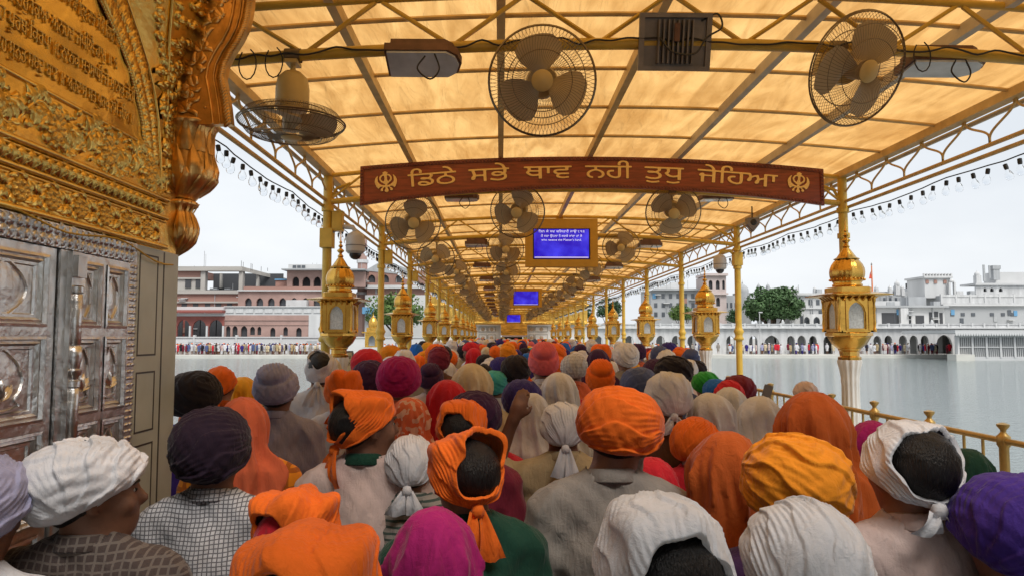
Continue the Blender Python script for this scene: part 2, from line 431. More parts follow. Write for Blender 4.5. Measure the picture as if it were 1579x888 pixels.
o = struct(MB().grid([[(x, y, -2.4) for y in np.linspace(-900, 1500, 5)] for x in np.linspace(-1400, 1400, 5)]).build('ground', EARTH))
o = struct(MB().grid([[(x, y, WZ) for y in (-60, SHY + 1)] for x in (-180, 180)]).build('water', WATER))
o = struct(MB().box(-180, 180, SHY, SHY + 60, -2.3, SHZ).box(-180, 180, SHY - 0.25, SHY, -2.3, SHZ - 0.12).build('promenade', PAVE))
o = struct(MB().box(-2.55, 4.85, -3.0, 57.0, -2.2, 0.0).box(-2.7, 5.0, -3.0, 57.2, -0.25, -0.1).build('causeway_deck', PAVE))

# ================================================================== canopy
XL, XR, XM = -2.0, 4.0, 1.0
TY = [4.06] + [8.2 + 3.74 * k for k in range(13)]      # truss stations
YA, YB = 0.9, 56.6
def cz(x): return 4.05 - 0.16 * ((x - XM) / 3.0) ** 2
m, nt, b = new_mat('canopy_fabric'); N, L = nt.nodes, nt.links
t = N.new('ShaderNodeTexCoord')
n1 = N.new('ShaderNodeTexNoise'); n1.inputs['Scale'].default_value = 1.1; n1.inputs['Detail'].default_value = 6; n1.inputs['Distortion'].default_value = 0.6
L.new(t.outputs['Object'], n1.inputs['Vector'])
r = N.new('ShaderNodeValToRGB'); r.color_ramp.elements[0].position = 0.28; r.color_ramp.elements[1].position = 0.72
r.color_ramp.elements[0].color = (0.56, 0.29, 0.085, 1); r.color_ramp.elements[1].color = (0.77, 0.47, 0.175, 1)
L.new(n1.outputs['Fac'], r.inputs['Fac'])
mpn = N.new('ShaderNodeMapping'); mpn.inputs['Rotation'].default_value = (0, 0, 0.5); mpn.inputs['Scale'].default_value = (5, 1.1, 1)
L.new(t.outputs['Object'], mpn.inputs['Vector'])
n2 = N.new('ShaderNodeTexNoise'); n2.inputs['Scale'].default_value = 1.6; n2.inputs['Detail'].default_value = 4; n2.inputs['Distortion'].default_value = 0.8
L.new(mpn.outputs[0], n2.inputs['Vector'])
bp = N.new('ShaderNodeBump'); bp.inputs['Strength'].default_value = 0.9; bp.inputs['Distance'].default_value = 0.06
L.new(n2.outputs['Fac'], bp.inputs['Height'])
b.inputs['Roughness'].default_value = 0.32; b.inputs['Specular IOR Level'].default_value = 0.5
mp3 = N.new('ShaderNodeMapping'); mp3.inputs['Scale'].default_value = (3.5, 0.7, 1); mp3.inputs['Rotation'].default_value = (0, 0, -0.3); L.new(t.outputs['Object'], mp3.inputs['Vector'])
n5 = N.new('ShaderNodeTexNoise'); n5.inputs['Scale'].default_value = 1.3; n5.inputs['Detail'].default_value = 7; n5.inputs['Distortion'].default_value = 1.5; L.new(mp3.outputs[0], n5.inputs['Vector'])
r5 = N.new('ShaderNodeValToRGB'); r5.color_ramp.elements[0].position = 0.33; r5.color_ramp.elements[0].color = (0.76, 0.69, 0.6, 1); r5.color_ramp.elements[1].position = 0.62; r5.color_ramp.elements[1].color = (1.05, 1.05, 1.05, 1); L.new(n5.outputs['Fac'], r5.inputs['Fac'])
mm5 = N.new('ShaderNodeMix'); mm5.data_type = 'RGBA'; mm5.blend_type = 'MULTIPLY'; mm5.inputs['Factor'].default_value = 1.0; L.new(r.outputs[0], mm5.inputs['A']); L.new(r5.outputs[0], mm5.inputs['B'])
r = type('o', (), {'outputs': [mm5.outputs['Result']]})
L.new(r.outputs[0], b.inputs['Base Color']); L.new(bp.outputs[0], b.inputs['Normal'])
tr = N.new('ShaderNodeBsdfTranslucent'); L.new(r.outputs[0], tr.inputs['Color']); L.new(bp.outputs[0], tr.inputs['Normal'])
ms = N.new('ShaderNodeMixShader'); ms.inputs[0].default_value = 0.82
L.new(b.outputs[0], ms.inputs[1]); L.new(tr.outputs[0], ms.inputs[2]); L.new(ms.outputs[0], N['Material Output'].inputs['Surface'])
FABRIC = m

canopy = thing('canopy', 'long tan fabric canopy roof stretched over the causeway crowd', 'canopy', (0, 0, 0))
bounds = [YA] + TY + [YB]
RAFX = [-1, 0, 1, 2, 3]
for i in range(len(bounds) - 1):
    y0, y1 = bounds[i], bounds[i + 1]
    nx = 61; ny = max(5, int((y1 - y0) / (0.12 if i < 3 else 0.3)))
    X = np.linspace(XL - 0.12, XR + 0.12, nx); Y = np.linspace(y0, y1, ny)
    GX, GY = np.meshgrid(X, Y, indexing='ij')
    Z = 4.05 - 0.16 * ((GX - XM) / 3) ** 2
    # slack cloth between rafters and battens
    sag = np.sin(np.clip((GX - XL) % 1.0, 0, 1) * PI) * (0.018 + 0.014 * np.sin(GY * 1.7 + GX * 2.1)) + 0.006 * np.sin(GX * 9 + GY * 5) * np.sin(GY * 3.1)
    Z = Z + sag
    MB().grid(np.stack([GX, GY, Z], -1)).build('fabric_panel', FABRIC, canopy, smooth=180)
for x in RAFX:
    mb = MB(); mb.bar((x, YA, cz(x) - 0.055), (x, YB, cz(x) - 0.055), 0.055, 0.085)
    mb.build('rafter', EPAINT if x in (2, 3) else TPAINT, canopy)
by = YA + 0.3; BAT = []
step = 0.935; y = 8.2 - step
while y > YA: BAT.append(y); y -= step
y = 8.2 + step
while y < YB: BAT.append(y); y += step
mb = MB(); mb.tube([(x, 0, cz(x) - 0.025) for x in np.linspace(XL - 0.05, XR + 0.05, 19)], 0.016, 6)
bme = mb.mesh('batten', 60)
for y in BAT:
    if min(abs(y - q) for q in TY) > 0.2: obj('batten', bme, TPAINT, canopy, (0, y, 0))
    # a stitched seam strip beside every other batten
for x, s in ((XL, -1), (XR, 1)):
    mb = MB(); mb.box(x - 0.05, x + 0.05, YA, YB, 3.80, 3.875); mb.build('edge_beam', TPAINT, canopy)
    mb = MB(); mb.tube([(x + s * 0.1, YA, 3.79), (x + s * 0.1, YB, 3.79)], 0.022, 6); mb.build('cable_conduit', EPAINT, canopy)

# trusses
TG = 'arched roof trusses across the causeway'
def truss(Y, first, i=0):
    t = thing('roof_truss', ('yellow arched lattice truss right behind the carved signboard' if i == 1 else 'yellow arched lattice truss carrying the blue screen nearest the signboard') if i in (1, 2) else 'yellow arched lattice truss spanning above fans, nearest the gilded wall' if first else 'yellow arched lattice truss between two posts under the tan canopy', 'truss', (0, Y, 0), group=TG)
    xs = np.linspace(XL - (0.6 if first else 0), XR, 27)
    MB().tube([(x, 0, cz(x) - 0.08) for x in xs], 0.026, 8).build('top_chord', YPAINT, t, 60)
    MB().tube([(x, 0, cz(x) - 0.39) for x in xs], 0.034, 10).build('bottom_chord', YPAINT, t, 60)
    n = 7; w = 6.0 / n
    for k in range(n):
        x0 = XL + k * w; xm = x0 + w / 2; x1 = x0 + w
        for (a, c) in ((x0 + 0.02, xm - 0.02), (x1 - 0.02, xm + 0.02)):
            MB().tube([(a, 0, cz(a) - 0.37), (c, 0, cz(c) - 0.10)], 0.014, 6).build('brace', YPAINT, t, 60)
    return t
for i, y in enumerate(TY): truss(y, i == 0, i)

# posts
mb = MB(); mb.lathe([(0.052, 0.0), (0.052, 3.80)], 14); shaft_me = mb.mesh('shaft', 60)
mb = MB(); mb.lathe([(0.10, 0), (0.10, 0.05), (0.075, 0.07), (0.06, 0.12)], 14); base_me = mb.mesh('base', 60)
mb = MB(); mb.lathe([(0.053, -0.13), (0.075, -0.12), (0.08, -0.09), (0.06, -0.06), (0.066, -0.02), (0.085, 0.02), (0.066, 0.06), (0.056, 0.1), (0.053, 0.13)], 14); coll_me = mb.mesh('collar', 60)
mb = MB(); mb.lathe([(0.053, -0.03), (0.07, -0.028), (0.07, 0.028), (0.053, 0.03)], 14); band_me = mb.mesh('collar', 60)
mb = MB(); mb.box(-0.06, 0.06, -0.05, 0.05, -0.11, 0.11); mb.box(-0.045, 0.045, -0.056, -0.05, -0.09, 0.09); mb.box(-0.065, 0.065, -0.054, 0.054, 0.11, 0.122); jb_me = mb.mesh('junction_box')
mb = MB(); mb.tube([(0.0, 0, -0.32), (0.02, 0, -0.2), (0.10, 0, -0.06), (0.26, 0, 0.0)], 0.018, 6); gus_me = mb.mesh('gusset', 60)
for i, y in enumerate(TY[1:]):
    for x, s, side in ((XL, -1, 'left'), (XR, 1, 'right')):
        if side == 'left': lab = 'slim gold painted canopy post beside the left-hand rail with junction box'
        else: lab = 'slim gold painted canopy post along the open pool railing'
        if i < 3: lab = ('slim gold canopy post %s, %s side' % (('rising behind the large gilt lantern', 'level with the first blue screen', 'one bay past the first blue screen')[i], 'brick building' if s < 0 else 'open pool'))
        p = thing('canopy_post', lab.replace('left-hand rail', 'rail facing the brick buildings'), 'post', (x, y, 0), group='posts on the %s' % ('brick building side' if s < 0 else 'open pool side'))
        obj('shaft', shaft_me, YPAINT, p); obj('base', base_me, YPAINT, p); obj('collar', coll_me, YPAINT, p, (0, 0, 2.02)); obj('collar', band_me, YPAINT, p, (0, 0, 3.12)); obj('collar', band_me, YPAINT, p, (0, 0, 3.42))
        if s < 0: obj('junction_box', jb_me, YPAINT, p, (0.12, 0, 3.27))
        obj('gusset', gus_me, YPAINT, p, (0.0, 0, 3.72), (0, 0, 0 if s < 0 else PI))

# side frames with ogee scrolls
ZT, ZB1, ZB2 = 3.81, 3.52, 3.455
def ogee():
    mb = MB()
    for s in (-1, 1):
        pts = []
        for q in np.linspace(0, 1, 19):
            qq = min(1, max(0, q * 1.3 - 0.12)); u = qq ** 3 * (qq * (6 * qq - 15) + 10)
            pts.append((0, s * (0.012 + 0.298 * u), ZT + 0.02 - (ZT + 0.02 - ZB1) * q))
        mb.tube(pts, 0.0105, 6)
    return mb.mesh('scroll', 60)
og_me = ogee()
fr_y = [4.46] + TY[1:] + [YB]
for i in range(len(fr_y)):
    y0 = 0.95 if i == 0 else fr_y[i - 1]; y1 = fr_y[i]
    for x, s in ((XL, -1), (XR, 1)):
        if i == 0 and s < 0: y0_ = 3.62
        else: y0_ = y0
        f = thing('valance_frame', 'tan metal side frame of ogee scrolls above the %s' % ('open pool on the white arcade side' if s > 0 else 'pool on the brick building side'), 'metal frame', (x + s * 0.02, y0_, 0), group='scrolled side frames, %s' % ('white arcade side' if s > 0 else 'brick side'))
        if i < 3: f['label'] = 'tan ogee scroll frame %s, %s side' % (('in the bay beside the gilded gate', 'in the bay before the carved signboard', 'in the bay just past the signboard')[i], 'white arcade' if s > 0 else 'brick building')
        Ln = y1 - y0_
        for (dx, z, rr) in ((0, ZB1, 0.02), (s * 0.035, ZB2, 0.02)):
            MB().tube([(dx, 0, z), (dx, Ln, z)], rr, 8).build('rail', TPAINT, f, 60)
        n = max(1, round(Ln / 0.62)); w = Ln / n
        for k in range(n): obj('scroll', og_me, TPAINT, f, (0, w * (k + 0.5), 0), scale=(1, w / 0.62, 1))

# strings of bulbs
m, nt, b = new_mat('bulb_glass'); b.inputs['Transmission Weight'].default_value = 1.0; b.inputs['Roughness'].default_value = 0.02; b.inputs['IOR'].default_value = 1.12
b.inputs['Base Color'].default_value = (0.93, 0.95, 0.97, 1); BULBG = m
mb = MB(); mb.lathe([(0.006, 0.0), (0.017, -0.004), (0.018, -0.035), (0.015, -0.05), (0.001, -0.051)], 8); sock_me = mb.mesh('socket', 50)
mb = MB(); mb.lathe([(0.013, -0.045), (0.015, -0.06), (0.028, -0.085), (0.033, -0.105), (0.030, -0.125), (0.018, -0.139), (0.001, -0.143)], 10); glass_me = mb.mesh('glass', 180)
for x, s in ((XR + 0.14, 1), (XL - 0.14, -1)):
    st = thing('bulb_string', 'string of clear bulbs on black wire hung %s' % ('beside the open pool under scrolled frame' if s > 0 else 'toward the brick buildings under scrolled frame'), 'string lights', (x, 0, 0), group=None)
    wp = []; y = 3.7 if s < 0 else 1.2; k = 0
    near = []; far = []
    r2 = random.Random(3 + s)
    while y < 55:
        dz = -0.03 - 0.035 * abs(math.sin(k * PI / 9)); dx = r2.uniform(-0.03, 0.03)
        wp.append((dx * 0.4, y, ZB2 + dz)); (near if y < 30 else far).append((dx * 0.4, y, ZB2 + dz))
        y += 0.2 + r2.uniform(-0.03, 0.03); k += 1
    MB().tube(wp, 0.006, 5).build('wire', BLACK, st, 60)
    for p in near:
        q = (p[0], p[1], p[2] - 0.025)
        rot = (r2.uniform(-0.22, 0.22), r2.uniform(-0.22, 0.22), 0)
        bu = obj('bulb', glass_me, BULBG, st, q, rot)
        obj('socket', sock_me, BLACK, bu)
    mb = MB(); mb.mi = 0
    for p in far: mb.lathe([(0.001, -0.02), (0.02, -0.025), (0.02, -0.07), (0.001, -0.075)], 5, p)
    mb.mi = 1
    for p in far: mb.lathe([(0.012, -0.075), (0.032, -0.12), (0.02, -0.155), (0.001, -0.16)], 6, p)
    o = mb.build('distant_bulbs', [BLACK, BULBG], st); o['kind'] = 'stuff'

# railings
RAILG = mat('dull_gilt', (0.5, 0.33, 0.11), 0.42, 0.7, noise=0.2, nscale=8)
mb = MB(); mb.lathe([(0.045, 0), (0.045, 0.04), (0.032, 0.06), (0.032, 1.17), (0.045, 1.19), (0.045, 1.25), (0.03, 1.265), (0.018, 1.28), (0.02, 1.295), (0.04, 1.32), (0.042, 1.335), (0.015, 1.345), (0.001, 1.347)], 12); rpost_me = mb.mesh('railing_post', 50)
mb = MB(); mb.tube([(0, 0, 0.1), (0, 0, 1.22)], 0.011, 6); balu_me = mb.mesh('baluster', 60)
for x, y0, lab in ((3.55, 3.3, 'gilt railing with knobbed posts along the open pool'), (-2.06, 4.1, 'gilt railing with knobbed posts facing the brick buildings')):
    f = thing('railing', lab, 'railing', (x, 0, 0))
    MB().tube([(0, y0, 1.22), (0, 56.5, 1.22)], 0.023, 8).build('top_rail', RAILG, f, 60)
    MB().tube([(0, y0, 0.12), (0, 56.5, 0.12)], 0.018, 8).build('bottom_rail', RAILG, f, 60)
    y = y0
    while y < 56:
        obj('railing_post', rpost_me, RAILG, f, (0, y, 0))
        for q in (0.22, 0.435, 0.65):
            if y < 30: obj('baluster', balu_me, RAILG, f, (0, y + q, 0))
        y += 0.87

# ================================================================== lanterns
FROST = mat('frosted_glass', (0.62, 0.66, 0.66), 0.35, 0, noise=0.2, nscale=40, bump=0.4, bscale=80, bdist=0.004)
def fluted(prof, n=48, lobes=12, amp=0.05):
    V = []
    for (r, z) in prof:
        V.append([(r * (1 - amp * abs(math.cos(lobes * PI * k / n)) ** 2) * math.cos(2 * PI * k / n), r * (1 - amp * abs(math.cos(lobes * PI * k / n)) ** 2) * math.sin(2 * PI * k / n), z) for k in range(n)])
    return MB().grid(V, closed_v=True)
def lantern_proto():
    t = thing('lantern_pillar', 'x', 'lantern')
    c = fluted([(0.2, 0.0), (0.2, 0.12), (0.155, 0.16), (0.145, 0.3), (0.135, 1.2), (0.132, 1.42), (0.14, 1.44), (0.135, 1.47), (0.155, 1.56), (0.185, 1.64), (0.18, 1.665), (0.1, 1.67)], 72, 12, 0.12)
    c.xf(Matrix.Diagonal((0.8, 0.8, 1, 1))); c.build('column', WMARB, t, 60)
    mb = MB()
    mb.lathe([(0.12, 1.66), (0.125, 1.67), (0.125, 1.70), (0.105, 1.715), (0.105, 1.77), (0.122, 1.785), (0.122, 1.80), (0.19, 1.865), (0.225, 1.93), (0.235, 1.955), (0.255, 1.965), (0.255, 2.0), (0.23, 2.012), (0.1, 2.012)], 8, (0, 0, 0), sq=4)
    mb.build('bowl', GOLD, t, 40)
    W = 0.208
    mb = MB()
    for rz in range(4):
        i0 = len(mb.v)
        mb.arch_plate(-W, W, 2.01, 2.44, -W, -W + 0.035, [(-0.095, 0.095, 2.055, 2.26, 2.375)], pointed=0.3)
        # raised surround
        mb.arch_plate(-0.135, 0.135, 2.03, 2.425, -W - 0.014, -W, [(-0.11, 0.11, 2.045, 2.25, 2.395)], pointed=0.3)
        mb.box(-W + 0.008, -0.146, -W - 0.012, -W, 2.03, 2.42); mb.box(0.146, W - 0.008, -W - 0.012, -W, 2.03, 2.42)
        mb.xf(Matrix.Rotation(rz * PI / 2, 4, 'Z'), i0)
    hs = mb.build('housing', GOLD, t)
    for rz in range(4):
        p = MB().box(-0.1, 0.1, -W + 0.012, -W + 0.02, 2.05, 2.38).xf(Matrix.Rotation(rz * PI / 2, 4, 'Z')); p.build('pane', FROST, t)
        cz_ = MB().lathe([(0.022, 2.012), (0.022, 2.05), (0.014, 2.06), (0.02, 2.12), (0.014, 2.18), (0.016, 2.22), (0.012, 2.24), (0.019, 2.3), (0.013, 2.36), (0.023, 2.39), (0.023, 2.436)], 10, (W + 0.008, W + 0.008, 0))
        cz_.xf(Matrix.Rotation(rz * PI / 2, 4, 'Z')); cz_.build('colonnette', GOLD, t, 50)
    mb = MB()
    mb.lathe([(0.215, 2.43), (0.25, 2.44), (0.40, 2.458), (0.405, 2.468), (0.25, 2.5), (0.22, 2.505)], 32, sq=14); mb.build('eave', GOLD, t, 30)
    for rz in range(4):
        for q in (-0.16, -0.08, 0.0, 0.08, 0.16):
            MB().prism([(-W - 0.012, 2.36 + 0.03), (-W - 0.10, 2.452), (-W - 0.012, 2.45)], q - 0.012, q + 0.012, 'x').xf(Matrix.Rotation(rz * PI / 2, 4, 'Z')).build('eave_bracket', GOLD, t)
    mb = MB(); mb.lathe([(0.215, 2.5), (0.215, 2.56), (0.2, 2.57), (0.1, 2.572)], 32, sq=10); mb.build('plinth', GOLD, t, 30)
    d = fluted([(0.15, 2.565), (0.19, 2.575), (0.195, 2.6), (0.175, 2.615), (0.2, 2.65), (0.222, 2.70), (0.228, 2.75), (0.222, 2.80), (0.2, 2.85), (0.165, 2.895), (0.12, 2.93), (0.08, 2.96)], 64, 16, 0.035)
    d.xf(Matrix.Diagonal((0.92, 0.92, 1, 1))); dm = d.build('dome', GOLD, t, 180)
    pb = MB(); 
    for k in range(24):
        a = 2 * PI * k / 24; pb.lathe([(0.001, 0.014), (0.010, 0.009), (0.013, 0), (0.008, -0.010), (0.001, -0.012)], 6, (0.202 * math.cos(a), 0.202 * math.sin(a), 2.66))
    pb.build('bead_band', GOLD, dm, 180)
    fluted([(0.15, 2.915), (0.152, 2.925), (0.115, 2.945), (0.085, 2.99), (0.05, 3.04), (0.03, 3.07)], 32, 8, 0.1).build('petal_cap', GOLD, t, 60)
    MB().lathe([(0.03, 3.06), (0.045, 3.08), (0.03, 3.10), (0.018, 3.12), (0.05, 3.15), (0.052, 3.165), (0.02, 3.19), (0.015, 3.2), (0.036, 3.225), (0.015, 3.25), (0.012, 3.26), (0.025, 3.28), (0.01, 3.3), (0.008, 3.36), (0.002, 3.45)], 12).build('finial', GOLD, t, 60)
    return t
lp = lantern_proto(); first = True
LG = {1: 'gilt lanterns on fluted pillars along the open pool railing', -1: 'gilt lanterns on fluted pillars on the brick building side'}
for s, x, ya, dy, n, ls in ((1, 3.75, 7.64, 5.375, 9, 0.86), (-1, -1.79, 7.96, 5.08, 9, 0.79)):
    for k in range(n):
        loc = (x, ya + dy * k, 1.95 * (1 - ls))
        if min(abs(loc[1] - q) for q in TY) < 0.36 and k: loc = (x, loc[1] - 0.38, loc[2])
        o = lp if first else copy_tree(lp, loc=loc); o.location = loc; first = False
        if k == 0: o['label'] = 'large gilt domed lantern on fluted pillar %s' % ('beside railing, before the white arcade' if s > 0 else 'in front of the red brick buildings')
        else: o['label'] = 'gilt domed lantern farther along the row %s' % ('by the pool railing' if s > 0 else 'on the brick building side')
        o['group'] = LG[s]
        o.scale = (ls * (0.95 if s < 0 else 1), ls * (0.95 if s < 0 else 1), ls)
        o.location.z = 0; o.scale = (o.scale[0], o.scale[1], ls)
        LZ = 1.95 * (1 - ls)
        for ch in KIDS[o.name]:
            if ch.name.startswith('column'): ch.scale = (1, 1, 1 + LZ / ls / 1.67)
            else: ch.location = (0, 0, LZ / ls)

# ================================================================== fans
FANM = mat('fan_cage_metal', (0.2, 0.15, 0.09), 0.4, 0.6)
FANB = mat('fan_blade', (0.58, 0.44, 0.25), 0.45, 0.1)
FANH = mat('fan_motor', (0.58, 0.42, 0.16), 0.45, 0.1, noise=0.15)
def fan_parts(nw=84, lod=0):
    R = 0.30; parts = {}
    def cage(n, wr, seg):
        mb = MB()
        for side, dep, r0 in ((-1, 0.085, 0.055), (1, 0.075, 0.10)):
            for k in range(n):
                a = 2 * PI * (k + (0.5 if side > 0 else 0)) / n; tw = 0.30 if side < 0 else -0.2
                pts = []
                for q in np.linspace(0, 1, seg):
                    r = r0 + (R - r0) * q; aa = a + tw * (1 - q)
                    pts.append((r * math.cos(aa), side * dep * math.sqrt(max(0, 1 - q ** 3.2)), r * math.sin(aa)))
                mb.tube(pts, wr, 3, caps=False)
        def ring(r, y, wr, nn=48):
            mb.grid([[(((r + wr * math.cos(p)) * math.cos(a)), y + wr * math.sin(p), (r + wr * math.cos(p)) * math.sin(a)) for p in (0, PI / 2, PI, 3 * PI / 2)] for a in np.linspace(0, 2 * PI, nn, endpoint=False)], True, True)
        ring(R, 0, 0.006); ring(R - 0.004, -0.012, 0.004)
        for q in (0.45, 0.75):
            r = 0.055 + (R - 0.055) * q; ring(r, -0.085 * math.sqrt(1 - q ** 3.2) - 0.002, 0.0024)
        ring(0.2, 0.062, 0.003)
        return mb
    parts['cage'] = cage(nw, 0.0013, 6).mesh('cage', None)
    mb = MB(); mb.lathe([(0.001, 0.012), (0.045, 0.01), (0.06, 0.0), (0.058, -0.008), (0.001, -0.008)], 20).xf(Matrix.Rotation(PI / 2, 4, 'X')); mb.xf(Matrix.Translation((0, -0.088, 0))); parts['cap'] = mb.mesh('cap', 50)
    mb = MB()
    for k in range(3):
        i0 = len(mb.v); V = []
        for q in np.linspace(0, 1, 7):
            r = 0.05 + 0.2 * q; hw = (0.5 + 0.35 * math.sin(PI * min(1, q * 0.8 + 0.1))) * (1.0 if q < 0.95 else 0.8)
            V.append([(r * math.cos(hw * u), 0.045 * u * (1 - 0.5 * q) + 0.0, r * math.sin(hw * u)) for u in np.linspace(-1, 1, 7)])
        mb.grid(V); mb.xf(Matrix.Rotation(2 * PI * k / 3 + 0.4, 4, 'Y'), i0)
    parts['blade'] = mb
    mb = MB(); mb.lathe([(0.001, 0.05), (0.05, 0.045), (0.055, -0.04), (0.001, -0.045)], 16).xf(Matrix.Rotation(PI / 2, 4, 'X')); parts['hub'] = mb.mesh('hub', 50)
    mb = MB(); mb.lathe([(0.001, -0.3), (0.05, -0.295), (0.085, -0.26), (0.095, -0.2), (0.095, -0.1), (0.085, -0.07), (0.001, -0.07)], 18).xf(Matrix.Rotation(PI / 2, 4, 'X')); parts['motor'] = mb.mesh('motor', 50)
    return parts
FP = fan_parts()
blade_me = []
for k in range(3):
    mb = MB(); V = []
    for q in np.linspace(0, 1, 8):
        r = 0.05 + 0.205 * q; hw = (0.42 + 0.33 * math.sin(PI * min(1, q * 0.75 + 0.15))) * (1.0 if q < 0.99 else 0.7)
        V.append([(r * math.cos(hw * u), 0.05 * u * (1 - 0.45 * q), r * math.sin(hw * u)) for u in np.linspace(-1, 1, 8)])
    mb.grid(V); mb.xf(Matrix.Rotation(2 * PI * k / 3 + 0.4, 4, 'Y')); blade_me.append(mb.mesh('blade', 180))
def fan(c, Yt, lab, grp, pitch=0.25, yaw=0.0, size=1.0, down=False, spin=0.0):
    """c: centre of the cage (world); hung from the bottom chord at truss Yt"""
    x, y, z = c
    t = thing('ceiling_fan', lab, 'fan', (x, y, z), group=grp)
    h = bpy.data.objects.new('head', None)
    M = Matrix.Rotation(yaw, 4, 'Z') @ Matrix.Rotation((PI / 2 if down else pitch), 4, 'X') @ Matrix.Scale(size, 4)
    def put(nm, me, mt):
        o = obj(nm, me, mt, t); o.matrix_local = M; return o
    put('cage', FP['cage'], FANM); put('cap', FP['cap'], FANH)
    hb = put('hub', FP['hub'], FANB)
    for b in blade_me:
        o = obj('blade', b, FANB, t); o.matrix_local = M @ Matrix.Rotation(spin, 4, 'Y')
    put('motor', FP['motor'], FANH)
    # stem and clamp to the truss
    zt = cz(x) - 0.39
    mt_ = M @ Vector((0, 0.16, 0.06)) if not down else Vector((0, 0.0, 0.2 * size))
    MB().tube([tuple(mt_), (mt_.x, Yt - y, zt - z - 0.05)], 0.016, 8).box(mt_.x - 0.035, mt_.x + 0.035, Yt - y - 0.05, Yt - y + 0.05, zt - z - 0.055, zt - z - 0.034).build('stem', FANH, t, 60)
    MB().lathe([(0.042, -0.045), (0.042, 0.045)], 12).xf(Matrix.Translation((mt_.x, Yt - y, zt - z)) @ Matrix.Rotation(PI / 2, 4, 'Y')).build('clamp', FANM, t, 60)
    return t
FG = 'caged fans hung in rows under the canopy'
Y0 = TY[0]
p = atY(450, 190, Y0); fan(p, Y0, 'caged fan hanging face down beside the carved gilt bracket', FG, down=True, size=1.0)
p = atY(836, 126, Y0 - 0.15); fan(p, Y0, 'caged fan facing the crowd beside finned grey floodlight', FG, pitch=0.30, yaw=-0.05, size=1.0)
p = atY(1322, 108, Y0 - 0.15); fan(p, Y0, 'tilted caged fan overlapping a white floodlight by the pool side', FG, pitch=0.45, yaw=0.30, size=1.05, spin=0.5)
ROWPX = {1: ((637, 343), (798, 326), (1038, 327)), 2: ((672, 398), (779, 384), (958, 381))}
rf = random.Random(8)
for i, y in enumerate(TY[1:], 1):
    if i in ROWPX:
        cs = [atY(px, py, y - 0.12) for px, py in ROWPX[i]]
    else:
        cs = [Vector((xx + rf.uniform(-0.1, 0.1), y - 0.12, cz(xx) - 0.62 + rf.uniform(-0.06, 0.02))) for xx in (-0.95, 0.15, 2.0)]
    for j, c in enumerate(cs):
        if i == 1: lab = ('caged fan just behind the carved signboard, under its %s' % ('first emblem', 'middle words', 'last words')[j])
        elif i == 2: lab = 'caged fan level with the first blue screen, %s' % ('on the brick building side', 'beside the screen on its brick side', 'on the open pool side')[j]
        else: lab = 'caged fan in the receding rows beyond the first blue screen'
        fan(c, y, lab, FG, pitch=rf.uniform(0.2, 0.4), yaw=rf.uniform(-0.2, 0.2), size=1.04 if i < 3 else 1.0, spin=rf.uniform(0, 2))

# ================================================================== floodlights
RUST = mat('rusty_housing', (0.14, 0.07, 0.045), 0.6, 0.2, noise=0.35, nscale=12)
GREYM = mat('grey_casting', (0.2, 0.18, 0.17), 0.5, 0.3, noise=0.2, nscale=10)
LENS = mat('lamp_glass', (0.6, 0.63, 0.65), 0.12, 0, noise=0.25, nscale=6)
def flood_tray(c, Yt, lab, size=1.0, tilt=0.15, yaw=0.0, grp='floodlights clamped to the trusses'):
    t = thing('floodlight', lab, 'floodlight', c, yaw, group=grp)
    L2 = 0.21 * size
    mb = MB(); out = [(-L2, -0.11), (L2 * 0.7, -0.11), (L2 * 0.95, -0.07), (L2 * 1.05, 0), (L2 * 0.95, 0.07), (L2 * 0.7, 0.11), (-L2, 0.11)]
    mb.prism(out, -0.03, 0.02, 'z'); mb.prism([(a * 0.86, b_ * 0.8) for a, b_ in out], 0.02, 0.07, 'z'); mb.xf(Matrix.Rotation(tilt, 4, 'X')); mb.build('housing', RUST, t)
    mb = MB(); mb.prism([(a * 0.93, b_ * 0.92) for a, b_ in out], -0.044, -0.0305, 'z'); mb.xf(Matrix.Rotation(tilt, 4, 'X')); mb.build('lens', LENS, t)
    zt = cz(c[0]) - 0.39 - c[2]
    for xx in (-0.12 * size, 0.12 * size):
        MB().bar((xx, 0, 0.06), (xx, Yt - c[1], zt), 0.025, 0.012).build('bracket', RUST, t)
    pts = [(0.02, -0.1, -0.02), (-0.02, -0.12, -0.1), (0.05, -0.12, -0.16), (0.1, -0.11, -0.1), (0.07, -0.1, 0.0)]
    MB().tube(smooth_path(pts), 0.005, 5).build('cable', BLACK, t, 60)
    return t
flood_tray(tuple(atY(653, 92, Y0 - 0.05)), Y0, 'rusty tray floodlight with looped cable between two near fans', tilt=-0.35)
flood_tray(tuple(atY(1452, 98, Y0 + 0.1)), Y0, 'tray floodlight with white glass partly behind the tilted fan', tilt=-0.1, size=1.1)
for i, y in enumerate(TY[1:], 1):
    for j, xx in enumerate((-0.42, 2.55)):
        if i == 1: c = tuple(atY(712 if j == 0 else 1105, 304, y + 0.25))
        else: c = (xx + rf.uniform(-0.08, 0.08), y + 0.05, cz(xx) - 0.5)
        flood_tray(c, y, 'small tray floodlight peeking out under the carved signboard' if i == 1 else 'tray floodlight among the receding rows of fans', 0.95, rf.uniform(-0.2, 0.1))
